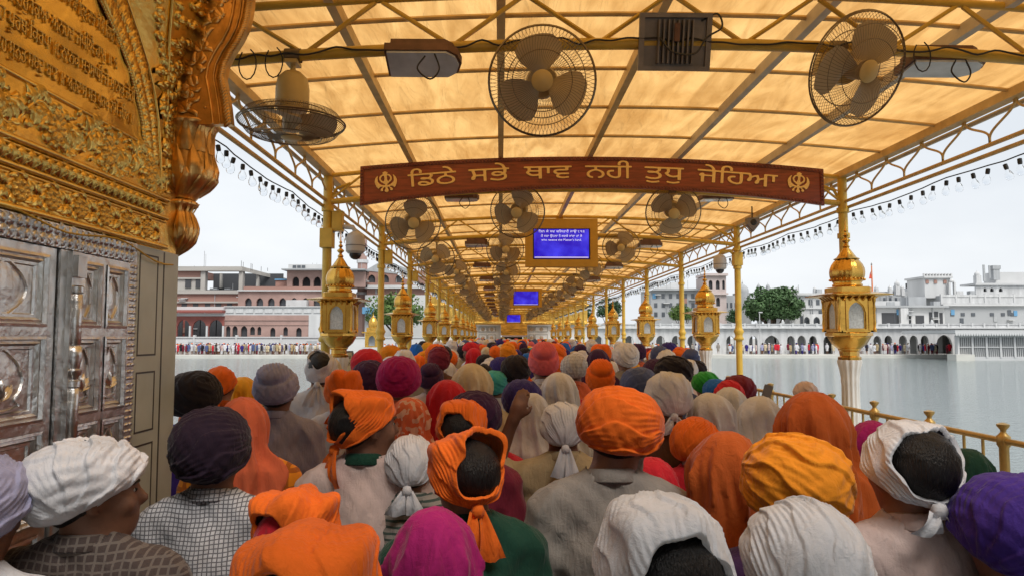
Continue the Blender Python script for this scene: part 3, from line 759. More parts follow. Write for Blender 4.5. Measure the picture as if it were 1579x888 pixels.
# big finned floodlight
c = atY(1040, 66, Y0 - 0.03)
t = thing('floodlight', 'large grey finned floodlight behind the near truss chord', 'floodlight', c, group='floodlights clamped to the trusses')
mb = MB(); mb.box(-0.2, 0.2, 0.0, 0.06, -0.15, 0.15); mb.build('housing', GREYM, t)
mb = MB(); mb.box(-0.21, 0.21, -0.02, 0.0, -0.16, -0.135); mb.box(-0.21, 0.21, -0.02, 0.0, 0.135, 0.16); mb.box(-0.21, -0.18, -0.02, 0.0, -0.135, 0.135); mb.box(0.18, 0.21, -0.02, 0.0, -0.135, 0.135); mb.build('rim', GREYM, t)
for k in range(8): MB().box(-0.1 + 0.028 * k - 0.004, -0.1 + 0.028 * k + 0.004, -0.045, -0.001, -0.12, 0.12).build('cooling_fin', GREYM, t)
MB().box(-0.015, 0.015, -0.06, -0.046, 0.0, 0.1).build('bracket', RUST, t)
MB().tube(smooth_path([(-0.1, -0.06, 0.02), (-0.03, -0.08, -0.06), (0.1, -0.08, -0.07), (0.17, -0.06, 0.02), (0.26, -0.04, 0.08), (0.24, 0, 0.16), (0.15, 0, 0.12)]), 0.006, 5).build('cable', BLACK, t, 60)
for o in KIDS[t.name]: o.rotation_euler = (0.28, 0, 0.0)

# ================================================================== carved signboard
BOARD = mat('varnished_wood', (0.25, 0.05, 0.018), 0.36, 0, noise=0.35, nscale=5, stretch=(1, 1, 8))
BORD2 = mat('dark_varnished_wood', (0.17, 0.035, 0.016), 0.38, 0, noise=0.3, nscale=9)
LETT = mat('gold_lettering', (0.95, 0.60, 0.19), 0.5, 0.0, noise=0.12, nscale=30)
YS = 7.78
sb = thing('signboard', 'long arched red brown signboard carved with gold Gurmukhi words', 'signboard', tuple(atY(912, 266, YS)))
ox, oy, oz = sb.location
tl, tm, trr = atY(556, 258, YS), atY(912, 243, YS), atY(1269, 262, YS)
bl, bm, brr = atY(556, 317, YS), atY(912, 290, YS), atY(1269, 317, YS)
def para(a, m_, c):
    A = np.array([[a.x ** 2, a.x, 1], [m_.x ** 2, m_.x, 1], [c.x ** 2, c.x, 1]]); return np.linalg.solve(A, np.array([a.z, m_.z, c.z]))
ct, cb = para(tl, tm, trr), para(bl, bm, brr)
ft = lambda x: ct[0] * x * x + ct[1] * x + ct[2]
fb = lambda x: cb[0] * x * x + cb[1] * x + cb[2]
def strip(x0, x1, fa, fz, y0, y1, n=48):
    mb = MB(); X = np.linspace(x0, x1, n)
    V = [[(x - ox, y0, fa(x) - oz), (x - ox, y0, fz(x) - oz), (x - ox, y1, fz(x) - oz), (x - ox, y1, fa(x) - oz)] for x in X]
    mb.grid(V, closed_v=True); mb.add(V[0], [(0, 1, 2, 3)]); mb.add(V[-1], [(3, 2, 1, 0)])
    return mb
XA, XB = tl.x, trr.x
strip(XA, XB, fb, ft, 0, 0.035).build('board', BOARD, sb)
bw = 0.035
strip(XA, XB, lambda x: ft(x) - bw, lambda x: ft(x) + 0.004, -0.014, 0.0005).build('border', BORD2, sb)
strip(XA, XB, lambda x: fb(x) - 0.004, lambda x: fb(x) + bw, -0.014, 0.0005).build('border', BORD2, sb)
for x0, x1 in ((XA, XA + bw), (XB - bw, XB)):
    strip(x0, x1, lambda x: fb(x) + bw, lambda x: ft(x) - bw, -0.014, 0.0005, 3).build('border', BORD2, sb)
mb = MB()
for x in np.arange(XA + 0.03, XB - 0.02, 0.038):
    for f in (lambda q: ft(q) - bw / 2, lambda q: fb(q) + bw / 2):
        mb.lathe([(0.013, 0), (0.010, 0.008), (0.001, 0.011)], 6, (0, 0, 0)); mb.v[-1] = np.stack([mb.v[-1][:, 0] + x - ox, -0.0135 - mb.v[-1][:, 2], mb.v[-1][:, 1] + f(x) - oz], -1)
for xx in (XA + bw / 2, XB - bw / 2):
    for z in np.arange(fb(xx) + 0.06, ft(xx) - 0.04, 0.036):
        mb.lathe([(0.013, 0), (0.010, 0.008), (0.001, 0.011)], 6, (0, 0, 0)); mb.v[-1] = np.stack([mb.v[-1][:, 0] + xx - ox, -0.0135 - mb.v[-1][:, 2], mb.v[-1][:, 1] + z - oz], -1)
mb.build('carved_beading', BORD2, sb, 60)
WPX = [(630, 705), (723, 786), (808, 882), (902, 974), (993, 1054), (1074, 1198)]
def place_text(me, W, p0, p1, hz, y, parent, mt, nm, slope, k=1.0):
    cxw = (p0 + p1) / 2; sx = (p1 - p0) / W
    o = obj(nm, me, mt, parent)
    M = Matrix.Translation((cxw - ox, y, hz - oz)) @ Matrix.Rotation(-slope, 4, 'Y') @ Matrix.Rotation(PI / 2, 4, 'X') @ Matrix.Diagonal((sx, k, 0.14, 1))
    o.matrix_local = M
    return o
for (w, W), (a, c) in zip(word_me, WPX):
    p0, p1 = atY(a, 270, YS).x, atY(c, 270, YS).x; xm = (p0 + p1) / 2
    sl = math.atan((2 * ct[0] * xm + ct[1] + 2 * cb[0] * xm + cb[1]) / 2)
    zb = fb(xm) + 0.315 * (ft(xm) - fb(xm))
    place_text(w, W, p0, p1, zb, -0.002, sb, LETT, 'lettering', sl, 0.22)
for a in (597, 1229):
    xm = atY(a, 281, YS).x; sl = math.atan((2 * ct[0] * xm + ct[1] + 2 * cb[0] * xm + cb[1]) / 2)
    w, W = khanda_me; zz = fb(xm) + 0.25 * (ft(xm) - fb(xm))
    place_text(w, W, xm - 0.122, xm + 0.122, zz, -0.003, sb, LETT, 'khanda_emblem', sl, 0.31)
for x in (-1, 0, 1, 2, 3):
    MB().bar((x - ox, 0.05, ft(x) - oz - 0.05), (x - ox, TY[1] - YS, cz(x) - 0.09 - oz), 0.04, 0.02).build('hanger', TPAINT, sb)

# ================================================================== screens
m, nt, b = new_mat('blue_screen'); N, L = nt.nodes, nt.links
t = N.new('ShaderNodeTexCoord'); n1 = N.new('ShaderNodeTexNoise'); n1.inputs['Scale'].default_value = 4; n1.inputs['Detail'].default_value = 3
L.new(t.outputs['Object'], n1.inputs['Vector'])
r = N.new('ShaderNodeValToRGB'); r.color_ramp.elements[0].position = 0.42; r.color_ramp.elements[0].color = (0.014, 0.004, 0.42, 1); r.color_ramp.elements[1].position = 0.75; r.color_ramp.elements[1].color = (0.05, 0.045, 0.75, 1)
L.new(n1.outputs['Fac'], r.inputs['Fac']); b.inputs['Base Color'].default_value = (0.01, 0.01, 0.02, 1); b.inputs['Roughness'].default_value = 0.15
L.new(r.outputs[0], b.inputs['Emission Color']); b.inputs['Emission Strength'].default_value = 0.85
SCREEN = m
m, nt, b = new_mat('screen_letters'); b.inputs['Emission Color'].default_value = (0.5, 0.5, 0.8, 1); b.inputs['Emission Strength'].default_value = 0.6; SLET = m
SFRAME = mat('ochre_frame', (0.55, 0.3, 0.03), 0.45, 0.0, noise=0.1)
def screen(c, w, h, sw, sh, dz, lab, txt):
    t = thing('display_screen', lab, 'screen', c, group='blue screens hung along the canopy')
    # case with a recessed panel
    mb = MB(); x0, x1, z0, z1 = -sw / 2, sw / 2, dz - sh / 2, dz + sh / 2
    mb.box(-w / 2, x0, 0, 0.14, -h / 2, h / 2).box(x1, w / 2, 0, 0.14, -h / 2, h / 2).box(x0, x1, 0, 0.14, -h / 2, z0).box(x0, x1, 0, 0.14, z1, h / 2).box(x0, x1, 0.07, 0.139, z0, z1)
    mb.build('case', SFRAME, t)
    bz = 0.02
    MB().box(x0, x1, 0.02, 0.05, z0, z0 + bz).box(x0, x1, 0.02, 0.05, z1 - bz * 0.5, z1).box(x0, x0 + bz, 0.02, 0.05, z0 + bz, z1 - bz * 0.5).box(x1 - bz, x1, 0.02, 0.05, z0 + bz, z1 - bz * 0.5).build('bezel', BLACK, t)
    p = MB().box(x0 + bz, x1 - bz, 0.03, 0.06, z0 + bz, z1 - bz * 0.5).build('panel', SCREEN, t)
    MB().box(x0 + bz + 0.01, x1 - bz - 0.01, 0.027, 0.03, z0 + bz + 0.01, z0 + bz + 0.025).build('status_bar', SLET, p)
    if txt:
        for (me, W), (fw, fz) in zip(screen_txt, ((0.80, 0.37), (0.72, 0.22), (0.70, 0.10))):
            o = obj('screen_text', me, SLET, p)
            sx = sw * fw / W
            o.matrix_local = Matrix.Translation((0, 0.0265, dz + sh * fz)) @ Matrix.Rotation(PI / 2, 4, 'X') @ Matrix.Diagonal((sx, sh * 0.105, 0.3, 1))
    for xx in (-w * 0.35, w * 0.35):
        MB().bar((xx, 0.1, h / 2 - 0.02), (xx, 0.1, cz(c[0]) - 0.42 - c[2] + 0.02), 0.04, 0.02).build('hanger', YPAINT, t)
    return t
ys = TY[2] - 0.25
screen(tuple(atY(866, 374.5, ys)), 1.2, 0.80, 0.95, 0.515, -0.02, 'blue text screen in ochre case, the one nearest the carved signboard', True)
screen(tuple(atY(811, 459, TY[6] - 0.2)), 1.2, 0.7, 0.95, 0.53, -0.02, 'blue screen in ochre case hung halfway down the canopy', False)
screen(tuple(atY(792, 490.5, TY[12] - 0.2)), 1.2, 0.7, 0.95, 0.53, -0.02, 'blue screen in ochre case closest to the marble temple doorway', False)

# ================================================================== cameras on posts, small fittings
CAMW = mat('cctv_white', (0.55, 0.53, 0.5), 0.4); SMOKE = mat('smoked_dome', (0.03, 0.03, 0.035), 0.08)
def cctv(c, post, lab, s=1.0):
    t = thing('surveillance_camera', lab, 'camera', c, group='dome cameras bracketed to canopy posts')
    MB().lathe([(0.001, 0.17), (0.04, 0.168), (0.085, 0.14), (0.105, 0.1), (0.11, 0.0), (0.108, -0.06), (0.085, -0.085), (0.001, -0.085)], 20).build('housing', CAMW, t, 40)
    MB().lathe([(0.07, -0.086), (0.068, -0.11), (0.05, -0.14), (0.02, -0.155), (0.001, -0.157)], 16).build('dome', SMOKE, t, 60)
    MB().lathe([(0.112, 0.0), (0.114, 0.004), (0.112, 0.01)], 20).build('seam', GREYM, t, 60)
    dx = post[0] - c[0]; dy = post[1] - c[1]
    MB().tube([(0, 0, 0.16), (0.1 * dx, 0.1 * dy, 0.22), (dx * 0.6, dy * 0.6, 0.23), (dx * 0.95, dy * 0.95, 0.14)], 0.03, 8).build('arm', YPAINT if s < 0 else CAMW, t, 60)
    MB().box(dx - 0.07, dx + 0.07, dy - 0.075, dy + 0.075, -0.02, 0.2).build('mount', YPAINT, t)
    return t
cctv(tuple(atY(548, 380, TY[1])), (XL, TY[1]), 'white dome camera on curved arm above the large gilt lantern')
cctv(tuple(atY(1110, 408, TY[2])), (XR, TY[2]), 'dome camera on yellow arm over the open pool side', -1)
p = atY(1160, 345, TY[1] + 2.5)
t = thing('loudspeaker', 'small grey loudspeaker hung under the scrolled frame on pool side', 'speaker', p)
MB().prism([(-0.09, 0.08), (0.09, 0.08), (0.09, -0.02), (0.0, -0.13), (-0.09, -0.02)], -0.06, 0.06, 'y').build('cabinet', GREYM, t)
MB().tube([(0, 0, 0.08), (0, 0, 0.3)], 0.01, 6).build('hanger', BLACK, t)
MB().lathe([(0.05, 0), (0.03, 0.01), (0.001, 0.012)], 12).xf(Matrix.Translation((0, -0.06, 0.01)) @ Matrix.Rotation(PI / 2, 4, 'X')).build('grille', BLACK, t)
# cable bundles tied along the near truss
t = thing('cable_bundle', 'black cable bundle tied along the near truss chord', 'cable', (0, Y0, 0))
pts = []
rr = random.Random(2)
for x in np.linspace(-1.6, 3.9, 60): pts.append((x, -0.05 + rr.uniform(-0.01, 0.01), cz(x) - 0.385 + rr.uniform(-0.03, 0.012)))
MB().tube(smooth_path(pts, 3), 0.006, 5).build('cable', BLACK, t, 60)
for x in (-1.45, -1.3, 0.28, 2.45): MB().tube([(x + 0.05 * math.sin(q), -0.05, cz(x) - 0.44 + 0.09 * math.cos(q)) for q in np.linspace(0.3, 5.6, 12)], 0.004, 5).build('loop', BLACK, t, 60)
# distribution box of the near corner
# ================================================================== gate building with gilded wall and silver doors
WX = -1.6
WM = Matrix(((0, 0, 1, WX), (1, 0, 0, 0), (0, 1, 0, 0), (0, 0, 0, 1)))     # (along, up, out) -> world
def wy(px, py): p = atX(px, py, WX); return p.y, p.z
Y_END = wy(270, 560)[0]; Y_MARB = wy(205, 480)[0]
Z_SIL = wy(100, 347)[1]; Z_C = wy(100, 284)[1]; Z_B = wy(100, 247)[1]; Z_A = wy(100, 160)[1]; Z_TOP = 3.95
rl = random.Random(21)

def leaf(mb, o, ang, ln, wd, curl, h, nt=7, nv=5):
    """a bulged acanthus leaf lying in the (along, up) plane, relief in the third axis"""
    o = np.array(o, float); t = np.linspace(0, 1, nt); v = np.linspace(-1, 1, nv)
    a = ang + curl * t; st = ln / (nt - 1)
    cx = np.concatenate([[0], np.cumsum(np.cos(a[:-1]) * st)]); cy = np.concatenate([[0], np.cumsum(np.sin(a[:-1]) * st)])
    w = wd * np.sin(PI * np.clip(t * 0.88 + 0.08, 0, 1)) * (1 + 0.18 * np.cos(t * 20))
    z = 1.4 * h * (np.sin(PI * np.clip(t * 0.9 + 0.1, 0, 1)) ** 0.7)
    V = np.zeros((nt, nv, 3))
    for j, q in enumerate(v):
        V[:, j, 0] = o[0] + cx - np.sin(a) * w * q
        V[:, j, 1] = o[1] + cy + np.cos(a) * w * q
        V[:, j, 2] = o[2] + z * (1 - q * q) ** 0.8 - 0.55 * z * math.exp(-(q / 0.22) ** 2) + 0.0
    mb.grid(V)
def rosette(R, h, petals=10):
    V = []; n = petals * 6
    for (q, zz) in ((0.0, 0.75), (0.16, 0.72), (0.27, 0.5), (0.34, 0.25), (0.42, 0.55), (0.6, 0.8), (0.8, 0.72), (0.95, 0.35), (1.0, 0.0)):
        ring = []
        for k in range(n):
            a = 2 * PI * k / n; pl = abs(math.cos(petals * a / 2))
            rr = R * q * (1 - (0.16 * (1 - pl) if q > 0.5 else 0)); z = h * zz * (1 - (0.55 * (1 - pl) ** 2 if q > 0.36 else 0))
            ring.append((rr * math.cos(a), rr * math.sin(a), z))
        V.append(ring)
    return MB().grid(V, closed_v=True).xf(WM @ Matrix.Translation((0, 0, 0)))
ros_big = rosette(1.0, 0.45, 12); ros_small = rosette(1.0, 0.5, 10)
def centre(mb):
    mb.xf(Matrix.Translation((-WX, 0, 0))); return mb
ros_big_me = centre(ros_big).mesh('rosette', 180); ros_small_me = centre(ros_small).mesh('rosette', 180)

gate = thing('gate_building', 'gilded gateway wall embossed with scripture above silver doors and marble pilaster', 'building', (WX, 3.0, 0))
GI = Matrix.Translation((-WX, -3.0, 0))
def gb(mb, name, mt, parent=None, smooth=None, local=True):
    """builds a mesh given in wall coordinates as part of the gate"""
    mb.xf(GI @ WM); return mb.build(name, mt, parent or gate, smooth)
def gw(mb, name, mt, parent=None, smooth=None):
    mb.xf(GI); return mb.build(name, mt, parent or gate, smooth)
# core of the building
gw(MB().box(-5.0, WX - 0.03, -2.5, Y_END - 0.01, -0.3, 4.6), 'core', WMARB)
# gold sheet, gently beaten
na, nb = 60, 60
A = np.linspace(-1.0, Y_MARB + 0.02, na); B = np.linspace(Z_A - 0.02, Z_TOP, nb)
GA, GB = np.meshgrid(A, B, indexing='ij')
dent = 0.004 * np.sin(GA * 17 + 2 * np.sin(GB * 11)) * np.sin(GB * 21 + np.sin(GA * 9)) + 0.003 * np.sin(GA * 31 + GB * 13)
panel = gb(MB().grid(np.stack([GA, GB, dent], -1)), 'gold_panel', GOLDW, None, 180)
gb(MB().box(-1.0, Y_END - 0.16, Z_SIL, Z_A, -0.03, 0.004), 'frieze_sheet', GOLDW)
gb(MB().box(Y_MARB + 0.02, Y_END - 0.02, Z_SIL - 0.02, Z_TOP, -0.03, -0.004), 'corner_sheet', GOLDW)
# mouldings
def mould(z, r, out=0.006, nm='moulding', mt=GOLDW, a0=-1.0, a1=None):
    a1 = a1 or Y_END - 0.16
    gb(MB().tube([(a0, z, out), (a1, z, out)], r, 10), nm, mt, None, 60)
mould(Z_A + 0.004, 0.009); mould(Z_B, 0.012, 0.012); mould(Z_B - 0.02, 0.006, 0.01); mould(Z_C, 0.010, 0.012); mould(Z_C - 0.018, 0.005, 0.009); mould(Z_SIL + 0.012, 0.012, 0.012)
# band A: large scrolls with oval bosses
mb = MB(); a = 1.0; k = 0; hA = Z_A - Z_B; bc = (Z_A + Z_B) / 2
aE = Y_END - 0.2
while a < aE:
    up = 1 if k % 2 == 0 else -1
    pts = [(a + q * 0.17, bc + up * hA * 0.30 * math.sin(PI * q), 0.010) for q in np.linspace(0, 1, 9)]
    mb.tube(pts, 0.007, 6)
    for q in range(5):
        mb_a = a + 0.03 + q * 0.03; bb = bc + up * hA * (0.30 * math.sin(PI * (q * 0.03 + 0.03) / 0.17))
        leaf(mb, (mb_a, bb, 0.005), up * (0.9 + 0.3 * q) + rl.uniform(-0.3, 0.3), 0.075, 0.017, up * rl.uniform(1.2, 2.2), 0.017)
        leaf(mb, (mb_a, bb, 0.005), -up * (0.8 + 0.2 * q) + rl.uniform(-0.3, 0.3), 0.085, 0.018, -up * rl.uniform(1.5, 2.6), 0.018)
    for q in range(16):
        leaf(mb, (a + rl.uniform(0, 0.17), bc + rl.uniform(-0.38, 0.38) * hA, 0.004), rl.uniform(0, 6.28), rl.uniform(0.03, 0.05), 0.010, rl.choice((-2.2, 2.2)), 0.015, 6, 5)
    if k % 2 == 1:
        for q in range(10):
            aa = 2 * PI * q / 10; leaf(mb, (a + 0.06 * math.cos(aa), bc + 0.055 * math.sin(aa), 0.004), aa + 0.7, 0.05, 0.015, 1.2, 0.016)
    a += 0.17; k += 1
gb(mb, 'floral_scrolls', GOLDW, None, 180)
a = 1.17
while a < aE:
    o = obj('rosette', ros_big_me, GOLDW, gate, (0.006, a + 0.0 - 3.0, bc), scale=(0.06, 0.05, 0.068)); a += 0.34
# band B: row of upright leaves
mb = MB(); mb0 = []
a = 1.0
while a < aE:
    for (da, an, cu) in ((0, PI / 2, 0.0), (-0.012, PI / 2 + 0.5, 0.8), (0.012, PI / 2 - 0.5, -0.8)):
        leaf(mb, (a + da, Z_C + 0.012, 0.006), an, (Z_B - Z_C) * 0.78, 0.012, cu, 0.02, 6, 5)
    a += 0.05
gb(mb, 'leaf_row', GOLDW, None, 180)
# band C: rosettes in vines
mb = MB(); hC = Z_C - Z_SIL; bc = (Z_C + Z_SIL) / 2; a = 1.0; k = 0; rosa = []
while a < aE:
    rosa.append(a)
    for q in range(7):
        aa = 2 * PI * q / 7; leaf(mb, (a + 0.044 * math.cos(aa), bc + 0.044 * math.sin(aa), 0.004), aa + 1.0, 0.05, 0.011, 1.6, 0.012)
    for s in (-1, 1):
        mb.tube([(a + 0.085 + 0.035 * math.sin(q), bc + s * q / PI * 0.03 * 1.6 - s * 0.02, 0.008) for q in np.linspace(0, PI, 7)], 0.005, 5)
        leaf(mb, (a + 0.085, bc, 0.004), s * PI / 2, 0.06, 0.014, s * 1.8, 0.014); leaf(mb, (a + 0.085, bc, 0.004), s * PI / 2, 0.06, 0.013, -s * 1.8, 0.014)
    a += 0.17; k += 1
gb(mb, 'vine_scrolls', GOLDW, None, 180)
for a in rosa: obj('rosette', ros_small_me, GOLDW, gate, (0.005, a - 3.0, bc), scale=(0.045, 0.042, 0.042))
# inscription
for (me, W), (pa, pb, hgt) in zip(inscr_me, (((70, -18), (192, 82), 0.075), ((-60, -45), (178, 108), 0.075), ((-60, -5), (205, 160), 0.075), ((-60, 45), (202, 193), 0.075))):
    a0, z0 = wy(*pa); a1, z1 = wy(*pb)
    o = obj('inscription', me, GOLDW, panel)
    zz = (z0 + z1) / 2; sl = math.atan2(z1 - z0, a1 - a0)
    o.matrix_local = GI @ WM @ Matrix.Translation(((a0 + a1) / 2, zz, 0.001)) @ Matrix.Rotation(sl, 4, 'Z') @ Matrix.Diagonal(((a1 - a0) / W, hgt / 0.95, 0.11, 1))
# arch border on the panel
inner = [wy(*p) for p in ((226, 292), (224, 240), (219, 190), (210, 145), (197, 100), (180, 55), (158, 8), (135, -35))]
outer = [wy(*p) for p in ((244, 296), (243, 240), (240, 190), (234, 145), (224, 100), (210, 55), (194, 8), (178, -35))]
def rs(pl, n):
    P = np.array(pl); t = np.linspace(0, len(P) - 1, n); return np.stack([np.interp(t, np.arange(len(P)), P[:, i]) for i in (0, 1)], -1)
PI_, PO_ = rs(inner, 70), rs(outer, 70)
gb(MB().tube([(p[0], p[1], 0.012) for p in PO_], 0.009, 8), 'arch_moulding', GOLDW, None, 60)
gb(MB().tube([(p[0], p[1], 0.008) for p in PI_], 0.005, 8), 'arch_moulding', GOLDW, None, 60)
mb = MB()
for i in range(0, 68):
    p, q = PI_[i], PO_[i]; d = PI_[i + 1] - PI_[i]; an = math.atan2(d[1], d[0]); c = (p + q) / 2; w = np.linalg.norm(q - p)
    s = 1 if i % 2 else -1
    leaf(mb, (c[0], c[1], 0.005), an + s * rl.uniform(0.6, 1.3), w * 0.6, w * 0.13, s * rl.uniform(1.4, 2.6), 0.012)
    leaf(mb, (c[0], c[1], 0.005), an - s * rl.uniform(1.2, 2.2), w * 0.5, w * 0.12, s * rl.uniform(0.8, 1.8), 0.011)
    leaf(mb, (p[0], p[1], 0.004), an + PI * 0.75, 0.035, 0.009, 1.6, 0.010)
gb(mb, 'arch_foliage', GOLDW, None, 180)

# vault web between the wall and the cusped arch, the arch itself
YP = Y_END - 0.06
def ax(px, py, Y=None): p = atY(px, py, Y or YP); return (p.x, p.z)
C1 = rs([wy(*p) for p in ((247, 296), (246, 240), (243, 190), (237, 145), (227, 100), (213, 55), (197, 8), (180, -40))], 24)
C2 = rs([ax(*p) for p in ((255, 296), (257, 240), (262, 190), (270, 140), (281, 95), (296, 55), (316, 8), (332, -40))], 24)
V = []
web = []
for i in range(24):
    a = np.array((WX, C1[i][0], C1[i][1])); c = np.array((C2[i][0], YP, C2[i][1])); web.append((a, c))
    V.append([tuple(a + (c - a) * q + np.array((0.02, -0.02, 0)) * math.sin(PI * q)) for q in np.linspace(0, 1, 5)])
gw(MB().grid(V), 'vault_web', GOLDW, None, 180)
mb = MB()
for i in range(1, 23):
    a, c = web[i]; t = web[min(23, i + 1)][0] - web[i - 1][0]; t /= np.linalg.norm(t)
    u = (c - a); w = np.linalg.norm(u); u /= w; n = np.cross(u, t); n = n if n[0] > 0 else -n
    for q in (0.28, 0.62, 0.88):
        for s in (-1, 1):
            m2 = MB(); leaf(m2, (0, 0, 0.0), rl.uniform(0, 6.28), 0.07, 0.016, s * 1.8, 0.018)
            P = m2.v[0]; org = a + (c - a) * q + n * 0.016
            m2.v[0] = org + P[:, 0:1] * u + P[:, 1:2] * t + P[:, 2:3] * n
            mb.add(m2.v[0], m2.f)
gw(mb, 'vault_foliage', GOLDW, None, 180)
gw(MB().tube([tuple(a + (c - a) * 0.5 + np.array((0.025, -0.025, 0))) for a, c in web], 0.008, 6), 'vault_rib', GOLDW, None, 60)
prof = [ax(*p) for p in ((357, 192), (354, 165), (350, 140), (346, 120), (350, 100), (360, 80), (372, 62), (381, 44), (386, 25), (389, 5), (390, -20), (394, -45), (402, -65), (415, -85))]
PR = rs(prof, 40); PL = rs([ax(*p) for p in ((250, 192), (262, 150), (270, 110), (284, 70), (305, 20), (320, -30), (335, -85))], 40)
def slab(Lp, Rp, y0, y1):
    mb = MB(); V = [[(l[0], y0, l[1]), (r[0], y0, r[1]), (r[0], y1, r[1]), (l[0], y1, l[1])] for l, r in zip(Lp, Rp)]
    mb.grid(V, closed_v=True); mb.add(V[0], [(0, 1, 2, 3)]); mb.add(V[-1], [(3, 2, 1, 0)]); return mb
gw(slab(PL, PR, YP, YP + 0.045), 'cusped_arch', GILT_SHADED, None, 40)
off = lambda P, d: np.stack([P[:, 0] - d, P[:, 1]], -1)
gw(MB().tube([(p[0] - 0.09, YP - 0.004, p[1]) for p in PR], 0.007, 8), 'arch_fillet', GILT_SHADED, None, 60)
gw(MB().tube([(p[0] - 0.055, YP - 0.004, p[1]) for p in PR], 0.005, 8), 'arch_fillet', GILT_SHADED, None, 60)
# rope of slanted beads on the arch edge
mb = MB(); PRd = rs(prof, 70)
for i in range(69):
    p = PRd[i]; d = PRd[i + 1] - p; an = math.atan2(d[1], d[0])
    m2 = MB(); m2.lathe([(0.001, -0.024), (0.009, -0.018), (0.011, 0), (0.009, 0.018), (0.001, 0.024)], 6)
    m2.xf(Matrix.Translation((p[0] - 0.018, YP - 0.006, p[1])) @ Matrix.Rotation(-(an - PI / 2) + 0.9, 4, 'Y')); mb.add(m2.v[0], m2.f)
gw(mb, 'rope_edge', GILT_SHADED, None, 180)
mb = MB()
for i in range(3, 39, 3):
    l, r = PL[i], PR[i]; w = r[0] - l[0]
    for q in range(5):
        m2 = MB(); leaf(m2, (0, 0, 0), rl.uniform(0, 6.28), 0.07, 0.015, rl.choice((-2, 2)), 0.010)
        P = m2.v[0]; m2.v[0] = np.stack([l[0] + w * 0.33 + P[:, 0], YP - 0.002 - P[:, 2], l[1] + P[:, 1]], -1); m2.f = [f[::-1] for f in m2.f]; mb.add(m2.v[0], m2.f)
gw(mb, 'arch_foliage', GILT_SHADED, None, 180)
for i in range(4, 38, 8):
    for q in (0.12, 0.62):
        l, r = PL[i], PR[i]; gw(MB().lathe([(0.008, 0), (0.006, 0.005), (0.001, 0.007)], 8).xf(Matrix.Translation((l[0] + (r[0] - l[0]) * q, YP, l[1])) @ Matrix.Rotation(PI / 2, 4, 'X')), 'stud', GILT_SHADED, None, 60)
# impost and lotus bud
YB_ = YP + 0.10
def pend(rows, nm, lobes, amp):
    V = []
    for (y, xl, xr) in rows:
        a, c = atY(xl, y, YB_), atY(xr, y, YB_); r = (c.x - a.x) / 2; cx_ = (a.x + c.x) / 2; n = 64; ring = []
        for k in range(n):
            an = 2 * PI * k / n; ca, sa = math.cos(an), math.sin(an); q = 1 / ((abs(ca) ** 2.6 + abs(sa) ** 2.6) ** (1 / 2.6))
            rr = r * q * (1 + amp * (abs(math.cos(lobes * an / 2 + y * 0.05)) - 0.5))
            ring.append((cx_ + rr * ca, YB_ + rr * sa, a.z))
        V.append(ring)
    # overlapping petals chased on the surface
    R_ = np.array([(y, xl, xr) for y, xl, xr in rows], float); pt = MB()
    y0_, y1_ = rows[1][0], rows[-3][0]; tiers = 2 if len(rows) > 12 else 3
    for ti in range(tiers):
        ya, yb = y0_ + (y1_ - y0_) * ti / tiers, y0_ + (y1_ - y0_) * min(1, (ti + 1.25) / tiers)
        for k in range(lobes + 2):
            G = []
            for q in np.linspace(0, 1, 8):
                yy = yb + (ya - yb) * q; a_, c_ = atY(np.interp(yy, R_[:, 0], R_[:, 1]), yy, YB_), atY(np.interp(yy, R_[:, 0], R_[:, 2]), yy, YB_)
                hw = (PI / (lobes + 2)) * 0.95 * math.sin(PI * (0.5 + 0.48 * q)) ** 0.7; row = []
                for u in np.linspace(-1, 1, 7):
                    an = 2 * PI * (k + 0.5 * (ti % 2)) / (lobes + 2) + hw * u; ca, sa = math.cos(an), math.sin(an); sq = 1 / ((abs(ca) ** 2.6 + abs(sa) ** 2.6) ** (1 / 2.6))
                    rr = (c_.x - a_.x) / 2 * sq * 1.0 + 0.003 + 0.011 * (1 - u * u) * math.sin(PI * (0.15 + 0.75 * q)) - 0.004 * math.exp(-(u / 0.2) ** 2)
                    row.append(((a_.x + c_.x) / 2 + rr * ca, YB_ + rr * sa, a_.z))
                G.append(row)
            pt.grid(G)
    gw(pt, nm + '_petals', GILT_SHADED, None, 180)
    return gw(MB().grid(V, closed_v=True), nm, GILT_SHADED, None, 180)
pend([(190, 250, 326), (194, 250, 332), (198, 252, 328), (205, 254, 324), (225, 253, 323), (245, 252, 325), (262, 251, 330), (278, 252, 329), (292, 254, 318), (303, 256, 304), (310, 258, 298), (314, 262, 288)], 'impost', 8, 0.05)
pend([(310, 256, 299), (313, 253, 303), (318, 252, 302), (322, 255, 295), (327, 256, 292), (335, 253, 296), (350, 250, 301), (362, 249, 301), (374, 250, 296), (384, 252, 287), (392, 256, 276), (398, 260, 268), (404, 263, 267), (408, 265, 266)], 'lotus_bud', 10, 0.04)
gw(MB().box(-3.0, atY(415, -85, YP).x, YP + 0.01, YP + 0.29, atY(415, -86, YP).z, 4.6), 'arch_wall', WMARB)

